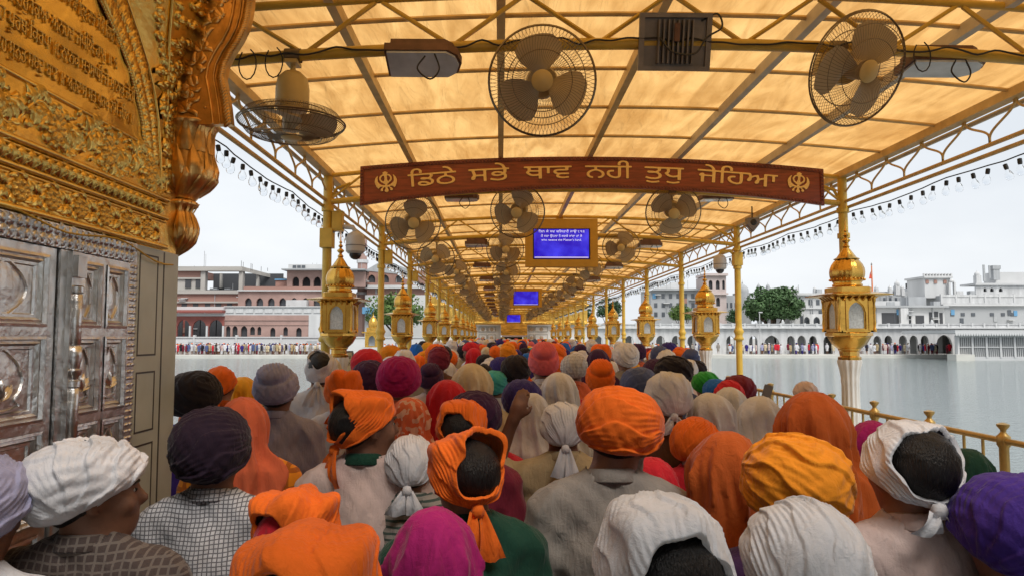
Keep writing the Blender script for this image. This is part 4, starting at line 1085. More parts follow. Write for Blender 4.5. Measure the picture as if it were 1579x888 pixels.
# marble pilaster
mp_ = gb(MB().box(Y_MARB, Y_END, -0.05, Z_SIL - 0.005, -0.03, 0.0), 'marble_pilaster', MARBLE)
def frame(a0, a1, z0, z1, w=0.008, out=0.0015, par=mp_, mt=INLAY):
    mb = MB().box(a0, a1, z0, z0 + w, -0.001, out).box(a0, a1, z1 - w, z1, -0.001, out).box(a0, a0 + w, z0 + w, z1 - w, -0.001, out).box(a1 - w, a1, z0 + w, z1 - w, -0.001, out)
    gb(mb, 'inlay', mt, par)
for (y0, y1) in ((392, 548), (572, 664), (682, 800), (815, 900)):
    zt, zb = wy(226, y0)[1], wy(226, y1)[1]
    frame(wy(212, 500)[0], wy(241, 500)[0], zb, zt)
gb(MB().box(wy(249, 500)[0], wy(250, 500)[0] + 0.004, 0, Z_SIL - 0.01, -0.001, 0.0015), 'inlay', INLAY, mp_)
gw(MB().tube([(WX + 0.02, y, Z_SIL - 0.012 + 0.02 * math.sin(y * 9) + (0.0 if y < 2.7 else (y - 2.7) * -0.06)) for y in np.linspace(1.5, Y_END - 0.1, 24)], 0.004, 5), 'cable', YPAINT, None, 60)

# ------------------------------------------------------------------ silver doors
ZD = Z_SIL - 0.005; ZF = ZD - 0.085
door = thing('silver_door', 'tall double door sheeted in embossed silver with niche panels', 'door', (WX, 2.6, 0))
DI = Matrix.Translation((-WX, -2.6, 0))
def db(mb, name, parent=None, smooth=None, mt=SILVER): mb.xf(DI @ WM); return mb.build(name, mt, parent or door, smooth)
# frieze with scrolls
fz = db(MB().box(-0.5, Y_MARB - 0.005, ZF, ZD, -0.03, 0.012), 'frieze')
mb = MB(); a = 1.2
while a < Y_MARB - 0.03:
    for s in (-1, 1):
        leaf(mb, (a, (ZF + ZD) / 2, 0.012), s * 0.9, 0.055, 0.012, s * 2.4, 0.010); leaf(mb, (a, (ZF + ZD) / 2, 0.012), PI - s * 0.9, 0.045, 0.010, -s * 2.2, 0.010)
        leaf(mb, (a + 0.02, (ZF + ZD) / 2 + s * 0.022, 0.012), rl.uniform(0, 6), 0.03, 0.008, 1.5, 0.008)
    a += 0.04
db(mb, 'frieze_scrolls', fz, 180)
aB0 = wy(193, 520)[0]; 
jb_ = db(MB().box(aB0, Y_MARB - 0.005, 0, ZF, -0.03, 0.010), 'jamb')
mb = MB(); z = 0.9
while z < ZF:
    for s in (-1, 1): leaf(mb, ((aB0 + Y_MARB) / 2, z, 0.010), PI / 2 + s * 0.8, 0.035, 0.008, s * 2, 0.008)
    z += 0.028
db(mb, 'jamb_scrolls', jb_, 180)
rows = [(2.238, 1.985), (1.952, 1.655), (1.622, 1.30), (1.27, 0.95), (0.92, 0.6), (0.57, 0.2)]
def medallion(ac, zc, w, h, kind, out):
    n = 40; V0 = []
    for k in range(n):
        th = 2 * PI * k / n; c_, s_ = math.cos(th), math.sin(th)
        rr = 1 - 0.07 * abs(math.sin(2.0 * th)) ** 0.5 + 0.10 * max(0, abs(s_) - 0.93) / 0.07
        x, y = w * c_ * rr, h * s_ * rr
        if kind == 'niche' and s_ < -0.5:
            x = w * (0.62 if s_ > -0.8 else 0.85) * (1 if c_ > 0 else -1) * min(1, abs(c_) * 2.2); y = h * s_
        V0.append((x, y))
    V = []
    for (q, z) in ((1.10, 0.0), (1.07, 0.008), (1.0, 0.008), (0.97, 0.001), (0.9, 0.001), (0.6, 0.004), (0.3, 0.0055), (0.02, 0.006)):
        V.append([(ac + x * q, zc + y * q, out + z) for x, y in V0])
    return MB().grid(V, closed_v=True)
def leaf_door(a0, a1, cols, out):
    lf = db(MB().box(a0, a1, 0.02, ZF - 0.004, -0.03, out - 0.028), 'door_leaf')
    # stiles and rails around recessed panels
    st = MB(); cur = a0
    for (c0, c1) in cols:
        st.box(cur, c0, 0.02, ZF - 0.004, out - 0.028, out); cur = c1
        prev = ZF - 0.004
        for (zt, zb) in rows:
            st.box(c0, c1, zt, prev, out - 0.028, out); prev = zb
        st.box(c0, c1, 0.02, prev, out - 0.028, out)
    st.box(cur, a1, 0.02, ZF - 0.004, out - 0.028, out)
    db(st, 'stiles', lf)
    for (c0, c1) in cols:
        for i, (zt, zb) in enumerate(rows):
            steps = [(0.0, out + 0.004), (0.010, out + 0.006), (0.014, out - 0.008), (0.024, out - 0.006), (0.032, out - 0.018), (0.042, out - 0.018), (0.046, out - 0.026)]
            V = [[(c0 + d, zb + d, o_), (c1 - d, zb + d, o_), (c1 - d, zt - d, o_), (c0 + d, zt - d, o_)] for d, o_ in steps]
            mb = MB().grid(V, closed_v=True); mb.add(V[-1], [(0, 1, 2, 3)])
            pn = db(mb, 'panel', lf)
            md = medallion((c0 + c1) / 2, (zt + zb) / 2, (c1 - c0) * 0.28, (zt - zb) * 0.32, 'oval' if i == 0 else 'niche', out - 0.025)
            if i >= 1:
                for q in range(5): leaf(md, ((c0 + c1) / 2, (zt + zb) / 2 - 0.06, out - 0.018), 0.5 + q * 0.55, 0.07, 0.012, rl.uniform(-1, 1), 0.008)
            db(md, 'medallion', lf, 60)
yv = lambda x: wy(x, 520)[0]
leaf_door(1.15, yv(82), [(1.2, 1.5), (1.55, 1.86), (1.90, 2.14), (2.17, yv(71))], 0.0)
leaf_door(yv(84), aB0 - 0.002, [(yv(112), yv(150)), (yv(156), yv(190))], 0.012)
ac = yv(103)
ast = db(MB().box(ac - 0.034, ac + 0.03, 0.02, ZF - 0.006, 0.012, 0.03).box(ac - 0.03, ac + 0.026, ZF - 0.10, ZF - 0.02, 0.03, 0.05), 'astragal')
pr = []
z = 0.1
segs = [(0.016, 0.0), (0.026, 0.01), (0.026, 0.025), (0.018, 0.03), (0.022, 0.05), (0.028, 0.08), (0.022, 0.11), (0.016, 0.115), (0.02, 0.12), (0.02, 0.30), (0.016, 0.305), (0.024, 0.31), (0.024, 0.33), (0.016, 0.335)]
while z < ZF - 0.46:
    pr += [(r, z + h) for r, h in segs]; z += 0.345
mb = MB().lathe(pr, 12); P = [v.copy() for v in mb.v]
mb.v = [np.stack([ac - 0.002 + v[:, 0], v[:, 2] + (ZF - 0.12 - z), 0.032 + v[:, 1]], -1) for v in P]
mb.f = [f[::-1] for f in mb.f]
db(mb, 'colonnette', ast, 50)

# ---- unseen walls and part ceiling, added to block light and deepen contrast ----
SHADING = mat('passage_plaster', (0.58, 0.54, 0.47), 0.7, 0, noise=0.2, nscale=1.5)
gw(MB().box(3.75, 4.6, -7.0, Y_END - 0.2, -0.3, 4.6), 'passage_wall', SHADING)  # added out of view to give the gilded wall a darker reflection
gw(MB().arch_plate(-5.0, 4.6, -0.3, 4.6, -5.4, -5.0, [(-1.4, 3.4, -0.3, 2.6, 3.9)]), 'passage_end_wall', SHADING)  # added out of view to cut low light from behind
gw(MB().box(-5.0, 4.6, -5.4, -0.7, 4.601, 5.0), 'passage_ceiling', SHADING)  # added out of view, stopped short to leave a slot of top light
# ================================================================== the far side of the pool
BRICK = mat('red_brick', (0.29, 0.165, 0.135), 0.85, 0, noise=0.25, nscale=0.8, bump=0.2, bscale=8)
PINK = mat('pink_plaster', (0.36, 0.235, 0.205), 0.8, 0, noise=0.15, nscale=0.6)
REDP = mat('red_plaster', (0.27, 0.085, 0.07), 0.8, 0, noise=0.15, nscale=0.6)
CONC = mat('raw_concrete', (0.36, 0.345, 0.32), 0.85, 0, noise=0.2, nscale=0.7)
WHITEW = mat('white_wash', (0.42, 0.425, 0.43), 0.7, 0, col2=(0.62, 0.625, 0.63), nscale=0.9, stretch=(1.6, 1.6, 0.35), detail=8)
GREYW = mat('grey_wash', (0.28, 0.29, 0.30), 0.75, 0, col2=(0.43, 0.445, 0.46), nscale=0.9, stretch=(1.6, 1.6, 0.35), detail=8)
DARKV = mat('dark_interior', (0.055, 0.058, 0.065), 0.8)  # flat dark colour painted in place of shade inside openings
GLASSY = mat('window_glass', (0.09, 0.1, 0.115), 0.15)
BLUEP = mat('blue_sheet', (0.12, 0.3, 0.5), 0.6)
box_me = MB().box(-0.5, 0.5, -0.5, 0.5, -0.5, 0.5).mesh('block')

class Bld:
    """a building whose front stands at distance Y; measures are given where they show in the photograph"""
    def __init__(s, name, label, cat, Y, pxc, base=None):
        s.Y = Y; s.o = atY(pxc, 530, Y); s.z0 = SHZ if base is None else base
        s.t = thing(name, label, cat, (s.o.x, Y, s.z0))
    def X(s, px, py=500): return atY(px, py, s.Y).x - s.o.x
    def Z(s, px, py): return atY(px, py, s.Y).z - s.z0
    def rect(s, x0, x1, y0, y1):
        c = (x0 + x1) / 2; return s.X(x0), s.X(x1), s.Z(c, y1), s.Z(c, y0)
    def box(s, nm, mt, x0, x1, y0, y1, d0=0.0, d1=4.0, par=None, ground=False):
        a, b_, z0, z1 = s.rect(x0, x1, y0, y1)
        if ground: z0 = 0
        return obj(nm, box_me, mt, par or s.t, ((a + b_) / 2, (d0 + d1) / 2, (z0 + z1) / 2), scale=(abs(b_ - a), d1 - d0, z1 - z0))
    def arcade(s, nm, mt, x0, x1, y0, y1, ops, d0=0.0, th=0.4, back=1.6, bmat=None, ground=False, spring=0.5, pointed=0.3, wname='window'):
        a, b_, z0, z1 = s.rect(x0, x1, y0, y1)
        if ground: z0 = 0
        O = []
        for (xc, w, yt, yb) in ops:
            c = s.X(xc); hw = abs(s.X(xc + w / 2) - c); zt, zb = s.Z(xc, yt), s.Z(xc, yb)
            if ground: zb = 0 if yb >= y1 - 0.5 else zb
            sp = zt - min(hw * 1.15, (zt - zb) * spring); O.append((c - hw, c + hw, max(zb, z0), sp, zt))
        w_ = MB().arch_plate(a, b_, z0, z1, d0, d0 + th, O, pointed=pointed).build(nm, mt, s.t)
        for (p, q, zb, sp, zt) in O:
            obj(wname, box_me, bmat or DARKV, s.t, ((p + q) / 2, d0 + back, (zb + zt) / 2), scale=((q - p) + 0.5, 0.12, (zt - zb) + 0.3))  # backing sheet; its default dark colour stands in for shade within the arch
        return w_
    def parapet(s, mt, x0, x1, y0, y1, n, d0=-0.2, d1=0.1):
        a, b_, z0, z1 = s.rect(x0, x1, y0, y1); h = z1 - z0
        p = MB().box(a, b_, d0, d1, z1 - h * 0.22, z1).box(a, b_, d0, d1, z0, z0 + h * 0.2).build('parapet', mt, s.t)
        for k in range(n + 1):
            x = a + (b_ - a) * k / n; obj('parapet_pier', box_me, mt, s.t, (x, (d0 + d1) / 2, (z0 + z1) / 2 + 0.05), scale=(0.28, d1 - d0 + 0.06, h + 0.1))
        MB().box(a, b_, d0 + 0.1, d1 - 0.1, z0 + h * 0.2, z1 - h * 0.22).build('parapet_panel', mt, s.t)
def dome(px, py, wpx, hpx, B, d=0.5, mt=WHITEW, par=None, fin=True):
    c = B.X(px); z = B.Z(px, py); r = wpx * B.Y / FPX / 2; h = hpx * B.Y / FPX
    pr = [(r * 0.95, 0), (r * 0.98, h * 0.12), (r, h * 0.3), (r * 0.9, h * 0.52), (r * 0.62, h * 0.72), (r * 0.25, h * 0.86), (r * 0.08, h * 0.92)]
    if fin: pr += [(r * 0.12, h * 1.0), (r * 0.03, h * 1.1), (0.01, h * 1.3)]
    return MB().lathe(pr, 14, (c, d, z)).build('dome', mt, par or B.t, 60)

# ---- brick side ------------------------------------------------------------
B = Bld('garden_wall', 'low white wall running behind the crowd below the brick arcade', 'wall', 112.5, 420)
B.box('wall', WHITEW, -420, 700, 520, 546, 0, 0.4, ground=True); B.box('coping', WHITEW, -422, 702, 518.6, 520.2, -0.15, 0.55)
for x in (300, 365, 434, 500): B.box('pier', WHITEW, x - 1.4, x + 1.4, 516, 546, -0.12, 0.5, ground=True)
B.box('notice_panel', GREYW, 291, 313, 526, 534, -0.08, -0.01); B.box('notice_panel', GREYW, 474, 489, 525, 532, -0.08, -0.01)

B = Bld('arcade_building', 'low red arcade with white columns beside the brick wall', 'building', 114, 300)
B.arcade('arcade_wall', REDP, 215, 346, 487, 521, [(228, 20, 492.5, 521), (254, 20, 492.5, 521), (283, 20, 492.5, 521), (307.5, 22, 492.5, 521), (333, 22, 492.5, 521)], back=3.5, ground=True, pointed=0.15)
for x in (241, 268, 294, 320, 345): B.box('column', WHITEW, x - 1.3, x + 1.3, 502, 521, -0.3, -0.02, ground=True)
B.box('cornice', WHITEW, 214, 347, 482.5, 487, -0.3, 0.5); B.box('eave', REDP, 213, 347, 478, 481.5, -1.4, 0.4); B.box('parapet', WHITEW, 214, 347, 472.5, 477.5, 0.2, 0.6)
B.box('core', REDP, 215, 346, 480, 521, 3.8, 8, ground=True)
B = Bld('long_hall', 'long cream hall with tall arches beyond the red arcade', 'building', 116, 0)
B.arcade('arched_wall', PALE_ := mat('cream_wash', (0.45, 0.4, 0.33), 0.75, 0, noise=0.15, nscale=0.6), -420, 212, 462, 521, [(-405 + 26 * k, 13, 492, 518) for k in range(24)], th=0.4, back=1.5, ground=True)
B.box('cornice', WHITEW, -422, 213, 459, 462.3, -0.4, 6); B.box('core', PALE_, -420, 212, 463, 521, 2, 9, ground=True)
B = Bld('brick_building', 'low pink brick building with blind arches and white parapet', 'building', 114, 415)
bo = [(352, 7, 502, 519), (362.5, 8, 502, 519), (376.5, 10, 502, 519.5), (389.5, 7.5, 503, 516), (400, 6, 503, 516), (420.8, 8, 504.5, 518.5), (440.5, 7, 503.5, 517), (461, 8.5, 504.5, 518.5)]
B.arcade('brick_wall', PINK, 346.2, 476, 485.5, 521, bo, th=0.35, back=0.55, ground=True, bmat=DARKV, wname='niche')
B.box('frieze', PINK, 346.2, 476, 492.5, 493.5, -0.12, 0.0); B.box('frieze', PINK, 346.2, 476, 500, 500.8, -0.1, 0.0)
B.box('white_parapet', WHITEW, 346, 500, 473, 485.5, 0.05, 0.8); B.box('coping', WHITEW, 345, 501, 471.8, 473.2, -0.2, 1.0)
for k in range(10): B.box('parapet_moulding', WHITEW, 348 + k * 15, 360 + k * 15, 476, 482, -0.06, 0.049)
B.box('white_wing', WHITEW, 476.2, 500, 485.5, 521, -0.15, 5, ground=True); B.box('core', PINK, 346.2, 476, 486, 521, 1.3, 8, ground=True)

B = Bld('unfinished_building', 'unfinished grey concrete frame building with dark open floors', 'building', 124, 330)
B.box('brick_storey', BRICK, 215, 367, 452, 474, 0.1, 9); B.box('floor_slab', CONC, 213, 368, 447.5, 453, -0.3, 9.5); B.box('floor_slab', CONC, 213, 368, 464.5, 467, -0.2, 0.2)
for x in (222, 242, 283, 300.5, 319, 336, 353): B.box('window', DARKV, x - 4, x + 4, 467.5, 472.5, 0.0, 0.12)
B.box('brick_infill', BRICK, 215, 309, 418, 429, 0.12, 6); B.box('infill_wall', CONC, 215, 309, 429, 447.5, 0.15, 0.6); B.box('lintel', CONC, 213, 312, 428, 430.5, -0.15, 0.3)
for x0, x1 in ((258, 268), (283.5, 292.5), (299.7, 308)): B.box('window', DARKV, x0, x1, 431.2, 444, 0.0, 0.16)
B.box('void', DARKV, 309, 421, 418, 448, 5, 5.4); B.box('void', DARKV, 312, 421, 446.5, 448, 0.2, 5)  # dark sheets paint in the shade of the open floor
B.box('column', CONC, 308, 315, 417, 449, -0.2, 0.9); B.box('column', CONC, 367, 373, 413, 449, -0.2, 0.9); B.box('column', CONC, 326, 329, 419, 448, 3, 3.6)
for i, x in enumerate((386, 400.5)): B.box('column', CONC, x - 2, x + 2, 418 + i * 2, 445, 3 + 3 * i, 3.8 + 3 * i)
B.box('roof_slab', CONC, 213, 373, 411.5, 418.3, -0.6, 1.0)
a, c = B.X(372), B.X(421); z1, z2 = B.Z(372, 411.5), B.Z(421, 424)
MB().add([(a, -0.6, z1 - 0.75), (c, 9, z2 - 0.55), (c, 9, z2), (a, -0.6, z1), (a, 0.2, z1 - 0.75), (c, 9.6, z2 - 0.55), (c, 9.6, z2), (a, 0.2, z1)], [(0, 1, 2, 3), (5, 4, 7, 6), (3, 2, 6, 7), (4, 5, 1, 0), (1, 5, 6, 2)]).build('roof_edge', CONC, B.t)
for x, y in ((296, 410), (311, 410), (327, 411), (341, 410.5), (372, 404), (386, 407), (400, 411), (410, 413), (369, 402), (384, 406)): B.box('rebar', BLACK, x - 0.25, x + 0.25, y, 418, 0.2, 0.25)
B.box('mast', GREYW, 310.6, 311.2, 387, 412, 0.3, 0.36); B.box('mast', GREYW, 313.0, 313.4, 392, 412, 0.3, 0.36)

B = Bld('palace_building', 'pink arched building with roof pavilion above the white parapet', 'building', 120, 440)
B.arcade('arched_wall', PINK, 366, 520, 449, 474, [(382 + 17.7 * k, 10.5, 459, 472) for k in range(8)], th=0.4, back=0.7, bmat=GLASSY)
for k in range(8): B.box('sill', PINK, 376 + 17.7 * k, 388 + 17.7 * k, 471.6, 472.6, -0.15, 0.0)
B.box('cornice', WHITEW, 366, 521, 447.2, 449, -0.4, 0.6); B.box('balustrade', BRICK, 374, 521, 441.5, 447, 0, 0.3); B.box('terrace', PINK, 374, 521, 446, 452, 0.5, 9)
B.arcade('pavilion_wall', PINK, 438, 497, 416.5, 441.5, [(452, 10.5, 426, 441), (468.5, 12.5, 426, 441), (485.5, 11.5, 426, 441)], d0=1.0, th=0.4, back=1.6)
B.box('pavilion_side', PINK, 497.2, 560, 418, 441.5, 1.3, 1.9); B.box('pavilion_core', PINK, 440, 560, 418, 441.5, 3.2, 7)
B.box('eave', GREYW, 433, 562, 414.6, 416.6, -0.4, 7); B.box('roof_box', WHITEW, 440, 500, 407, 414.6, 1, 6)
for k in range(3): B.box('window', GLASSY, 447 + 7 * k, 452.5 + 7 * k, 408.5, 412.5, 0.9, 1.1)
B.box('shed', BLUEP, 416, 439, 428.5, 430.5, 2, 6); B.box('brick_shed', BRICK, 417, 438, 430.5, 441, 2.2, 6)
B.box('white_shed', WHITEW, 444.5, 476, 463, 473, -1.6, -0.3)
B.box('core', PINK, 366, 520, 452, 474, 1.0, 8)

B = Bld('minaret', 'slender pink and white banded tower behind the dome camera', 'tower', 126, 556)
for y0, y1, mt_, w in ((372, 400, PINK, 6.5), (400, 405, WHITEW, 9), (405, 450, PINK, 7.5), (450, 454, WHITEW, 9), (454, 525, PINK, 8)):
    c = B.X(556); r = w * B.Y / FPX; MB().lathe([(r, B.Z(556, y1)), (r, B.Z(556, y0))], 12, (c, 1, 0)).build('shaft', mt_, B.t, 30)
dome(556, 373, 13, 12, B, 1, PINK)
B = Bld('brick_wing', 'brown brick wing with white base beyond the tree and lantern', 'building', 124, 600)
B.box('wall', BRICK, 565, 662, 418, 455, 0, 8); B.arcade('arched_wall', BRICK, 564, 662, 418, 440, [(573, 11, 424, 436), (594, 11, 424, 436), (615, 11, 424, 436), (636, 11, 424, 436)], d0=-0.5, th=0.3, back=0.42)
B.box('white_band', WHITEW, 563, 664, 440, 445, -0.8, 0); B.box('white_base', WHITEW, 563, 664, 455, 522, -0.4, 8, ground=True)
B.box('blue_awning', BLUEP, 562, 577, 474, 484, -2.2, -0.5)
a, c = B.X(562), B.X(664); MB().prism([(a, B.Z(600, 418)), (B.X(585), B.Z(585, 405)), (B.X(600), B.Z(600, 405)), (c, B.Z(650, 428))], -0.6, 8, 'y').build('roof', GREYW, B.t)

# gold kiosk by the pool
B = Bld('kiosk', 'small gold domed kiosk on white plinth by the leafy tree', 'kiosk', 100, 573, base=SHZ - 1.2)
B.box('plinth', WHITEW, 559, 588, 535, 560, -0.4, 2.6, ground=True)
B.arcade('arcade', GOLD, 563, 584, 513, 535, [(573.5, 10, 517, 533)], th=0.2, back=0.8, bmat=WHITEW)
B.arcade('arcade', GOLD, 563, 584, 513, 535, [(573.5, 10, 517, 533)], d0=1.9, th=0.2, back=0.1, bmat=WHITEW)
B.box('eave', GOLD, 559, 588, 511, 513, -0.5, 2.6); B.box('drum', GOLD, 565, 582, 504.5, 511, 0.1, 1.9)
dome(573.5, 505, 15, 20, B, 1.0, GOLD)

# ---- white arcade side -------------------------------------------------------
B = Bld('white_arcade', 'long whitewashed arcade with balustrade along the far pool edge', 'arcade', 112, 1150)
ops = [(850 + 24 * k, 13, 517, 541) for k in range(10)] + [(1126, 13, 517, 541), (1161, 13, 517, 541), (1189.5, 25, 516.5, 541), (1219, 12, 517, 541), (1235.5, 13, 516.5, 541), (1253, 12, 517, 541), (1276, 14, 517, 541), (1352, 12, 517, 541), (1369, 12, 516.5, 541), (1391.5, 12.5, 516.5, 541), (1408, 12.5, 516.5, 541), (1425, 12, 516.5, 541), (1455, 25, 515.5, 541)] + [(1490 + 26 * k, 13, 516.5, 541) for k in range(18)]
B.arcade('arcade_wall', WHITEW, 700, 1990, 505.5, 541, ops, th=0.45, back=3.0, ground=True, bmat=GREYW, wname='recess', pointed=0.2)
B.box('ledge', WHITEW, 700, 1990, 504.6, 506.2, -0.5, 0.6); B.parapet(WHITEW, 700, 1990, 498.8, 504.6, 70)
for x in (1207, 1437): 
    B.box('finial_base', WHITEW, x - 2, x + 2, 496, 499, -0.2, 0.2); dome(x, 496, 3.4, 4, B, 0)
B.box('terrace', PAVE, 700, 1990, 504.8, 506.2, 0.65, 9)

B = Bld('lattice_pavilion', 'white pavilion of latticed panels standing in the pool, scalloped awning', 'pavilion', 97, 1545, base=WZ)
B.box('roof', WHITEW, 1466, 1700, 508.5, 513.5, -0.9, 12)
a, c = B.X(1466), B.X(1700)
for k in range(60):
    x = a + (c - a) * (k + 0.5) / 60; w = (c - a) / 60
    obj('scallop', MB().prism([(-w / 2, 0), (-w * 0.3, -0.25), (0, -0.4), (w * 0.3, -0.25), (w / 2, 0)], -0.03, 0.03, 'y').mesh('scallop') if k == 0 else SC, WHITEW, B.t, (x, -0.92, B.Z(1500, 513.2)))
    if k == 0: SC = B.t and KIDS[B.t.name][-1].data
B.box('backing', GREYW, 1476, 1700, 517, 552, 0.45, 0.7, ground=True)
B.box('top_beam', WHITEW, 1475, 1700, 516.2, 519.5, 0, 0.45); B.box('bottom_beam', WHITEW, 1475, 1700, 549.5, 556, 0, 0.45, ground=True); B.box('mid_beam', WHITEW, 1475, 1700, 534, 535.5, 0, 0.44)
x = 1476
while x < 1640:
    B.box('post', WHITEW, x - 1.2, x + 1.2, 518, 551, -0.08, 0.4); 
    for q in range(1, 7): B.box('lattice_bar', WHITEW, x + q * 3.1 - 0.45, x + q * 3.1 + 0.45, 519, 550, 0.1, 0.3)
    x += 21.7
B.box('step', PAVE, 1462, 1490, 545.5, 549, -1.5, 0.5, ground=True)
B.box('red_flag', mat('red_paint', (0.6, 0.02, 0.02), 0.6), 1575, 1579, 511, 514, -1.2, -1.1)

B = Bld('white_mansion', 'broad white mansion with square tower and terrace pots over the arcade', 'building', 121, 1530)
B.box('lower_wall', GREYW, 1455, 1660, 470, 505, 0, 10, ground=True); B.box('cornice', WHITEW, 1453, 1660, 469, 471.5, -0.5, 0.4)
B.box('upper_wall', GREYW, 1459, 1660, 455, 470, 1.5, 10); B.parapet(WHITEW, 1457, 1660, 454, 469, 9, d0=0.6, d1=0.9)
B.box('tower', WHITEW, 1442, 1483, 425, 458, 2.6, 8); B.box('tower_cornice', WHITEW, 1440, 1485, 424, 427, 2.2, 8.4); B.parapet(WHITEW, 1441, 1484, 420.8, 424.2, 9, d0=2.4, d1=2.6)
for x in (1446, 1459, 1474): B.box('window', BRICK, x - 2.3, x + 2.3, 430, 435.5, 2.45, 2.62)
for x in (1469, 1485, 1501, 1530, 1547, 1562): B.box('window', GLASSY, x - 3, x + 3, 482, 487, -0.08, 0.02)
for x in (1466, 1494, 1510, 1524, 1541): B.box('window', GLASSY, x - 2.4, x + 2.4, 459, 466, 1.4, 1.52)
B.arcade('attic_wall', WHITEW, 1531, 1660, 437, 456, [(1546, 5, 441.5, 447.5), (1557, 6, 441.5, 447.5), (1571, 6, 441.5, 447.5)], d0=4, th=0.3, back=0.6); B.box('attic_cornice', WHITEW, 1529, 1660, 434, 437.3, 3.6, 8)
B.box('turret', WHITEW, 1536, 1544, 421, 434, 4.5, 5.4); dome(1540, 421, 8, 7, B, 5)
B.box('stack', GREYW, 1567, 1577, 407, 428, 5, 6); B.box('stack_cap', GREYW, 1565.5, 1578.5, 405, 411, 4.9, 6.1); B.box('antenna', GREYW, 1550.5, 1553.5, 404, 430, 5, 5.2); B.box('antenna', GREYW, 1560, 1562, 405, 425, 5, 5.2)
for x in (1478, 1486): B.box('column', WHITEW, x - 1.5, x + 1.5, 434, 455, 1.9, 2.3)
dome(1482, 434, 8, 6, B, 2.1)
B.box('rear_wing', WHITEW, 1575, 1680, 415, 437, 6, 9)
B = Bld('low_white_house', 'low white house with wide garage openings on the arcade terrace', 'building', 119, 1400)
B.box('wall', WHITEW, 1346, 1457, 473, 506, 0, 6, ground=True); B.box('roof', GREYW, 1344, 1460, 471, 474, -0.8, 6.5)
for x0, x1, y0 in ((1360, 1387, 482), (1398, 1405, 487), (1412, 1425, 486), (1433, 1438, 481), (1441, 1447, 480), (1449, 1454, 482)): B.box('opening', DARKV, x0, x1, y0, 499, -0.06, 0.02)  # dark slabs painted in place of shade inside the garage openings
B.box('blue_shutter', GLASSY, 1379, 1380, 482, 499, -0.1, -0.07); B.box('projecting_bay', WHITEW, 1386, 1398, 473.5, 499, -0.7, 0); B.box('door_hood', GREYW, 1396, 1407, 484.5, 486.5, -1.2, 0)
B.box('upper_room', WHITEW, 1352, 1400, 463, 471, 2, 6); B.box('upper_room', GREYW, 1418, 1446, 456, 471, 3, 6)
B = Bld('far_white_palace', 'pale domed palace roofline rising behind the low white house', 'building', 140, 1400, base=SHZ)
B.box('wall', GREYW, 1340, 1450, 455, 500, 0, 8, ground=True); B.box('wall', WHITEW, 1413, 1446, 443, 456, 1, 8); B.box('wall', GREYW, 1360, 1412, 449, 456, 1, 8)
for x in (1342, 1354, 1375, 1394, 1411): B.box('turret', WHITEW, x - 2.5, x + 2.5, 446, 456, -0.2, 0.5); dome(x, 446, 6, 6, B, 0.2)
for x in (1387, 1417, 1437): B.box('turret', WHITEW, x - 3.5, x + 3.5, 440, 456, 0, 0.8); dome(x, 440, 8, 8, B, 0.4)
for x in range(1365, 1446, 9): B.box('window', GLASSY, x - 1.8, x + 1.8, 459, 464, -0.06, 0.02)
B = Bld('white_wing', 'white two storey wing standing between the big tree and lantern', 'building', 119, 1255)
B.box('wall', WHITEW, 1218, 1346, 455, 506, 0, 8, ground=True); B.box('cornice', WHITEW, 1214, 1346, 452, 455.3, -0.5, 8.4); B.box('string_course', WHITEW, 1217, 1346, 474, 476, -0.25, 0)
for x in (1238, 1250, 1262, 1296, 1312, 1328): B.box('window', GLASSY, x - 2.6, x + 2.6, 462, 470, -0.06, 0.02)
B.arcade('porch', WHITEW, 1236, 1290, 484, 500, [(1241, 9, 488, 499.5), (1256, 10, 488, 499.5), (1271, 10, 488, 499.5)], d0=-0.9, th=0.3, back=0.86, bmat=GLASSY)
for x in (1225, 1236, 1263): B.box('turret', WHITEW, x - 2, x + 2, 446, 452.5, 1, 1.6); dome(x, 446, 5, 5, B, 1.3)
B = Bld('domed_tower', 'pinkish white tower with arched tiers and ribbed dome beyond the tree', 'tower', 124, 1110)
PALE = mat('pale_pink_wash', (0.5, 0.42, 0.40), 0.75, 0, noise=0.12, nscale=0.6)
B.arcade('wall', PALE, 1088, 1121, 425, 452, [(1097, 6, 432, 446), (1108, 6, 432, 446), (1117, 4, 432, 446)], th=0.3, back=0.5); B.box('cornice', PALE, 1086, 1123, 422, 425.5, -0.5, 5); B.box('core', PALE, 1089, 1120, 426, 500, 0.8, 6)
B.arcade('wall', PALE, 1088, 1121, 454, 500, [(1097, 6, 458, 472), (1108, 6, 458, 472)], th=0.3, back=0.5); B.box('cornice', PALE, 1086, 1123, 451.6, 454.4, -0.4, 0.4); B.box('side_wall', GREYW, 1121, 1147, 455, 500, 1, 6)
for x in range(1124, 1146, 7): B.box('window', GLASSY, x - 1.6, x + 1.6, 466, 474, 0.94, 1.02)
dome(1155, 452, 19, 18, B, 3, GREYW); B.box('drum', GREYW, 1145, 1165, 450, 500, 2, 5)
for x in (1192, 1207): B.box('turret', GREYW, x - 2.5, x + 2.5, 440, 500, 6, 7); dome(x, 440, 6, 7, B, 6.5, GREYW)
B = Bld('apartment_block', 'grey flat roofed block seen between lantern and canopy post', 'building', 127, 1040)
B.box('wall', GREYW, 1004, 1078, 447, 506, 0, 9, ground=True); B.box('roof', GREYW, 1001, 1081, 445, 448, -0.7, 9.6); B.box('upper', WHITEW, 1015, 1060, 432, 445, 2, 8)
for r_ in range(3):
    for k in range(6): B.box('window', GLASSY, 1009 + k * 11.5, 1014 + k * 11.5, 453 + 14 * r_, 460 + 14 * r_, -0.06, 0.02)
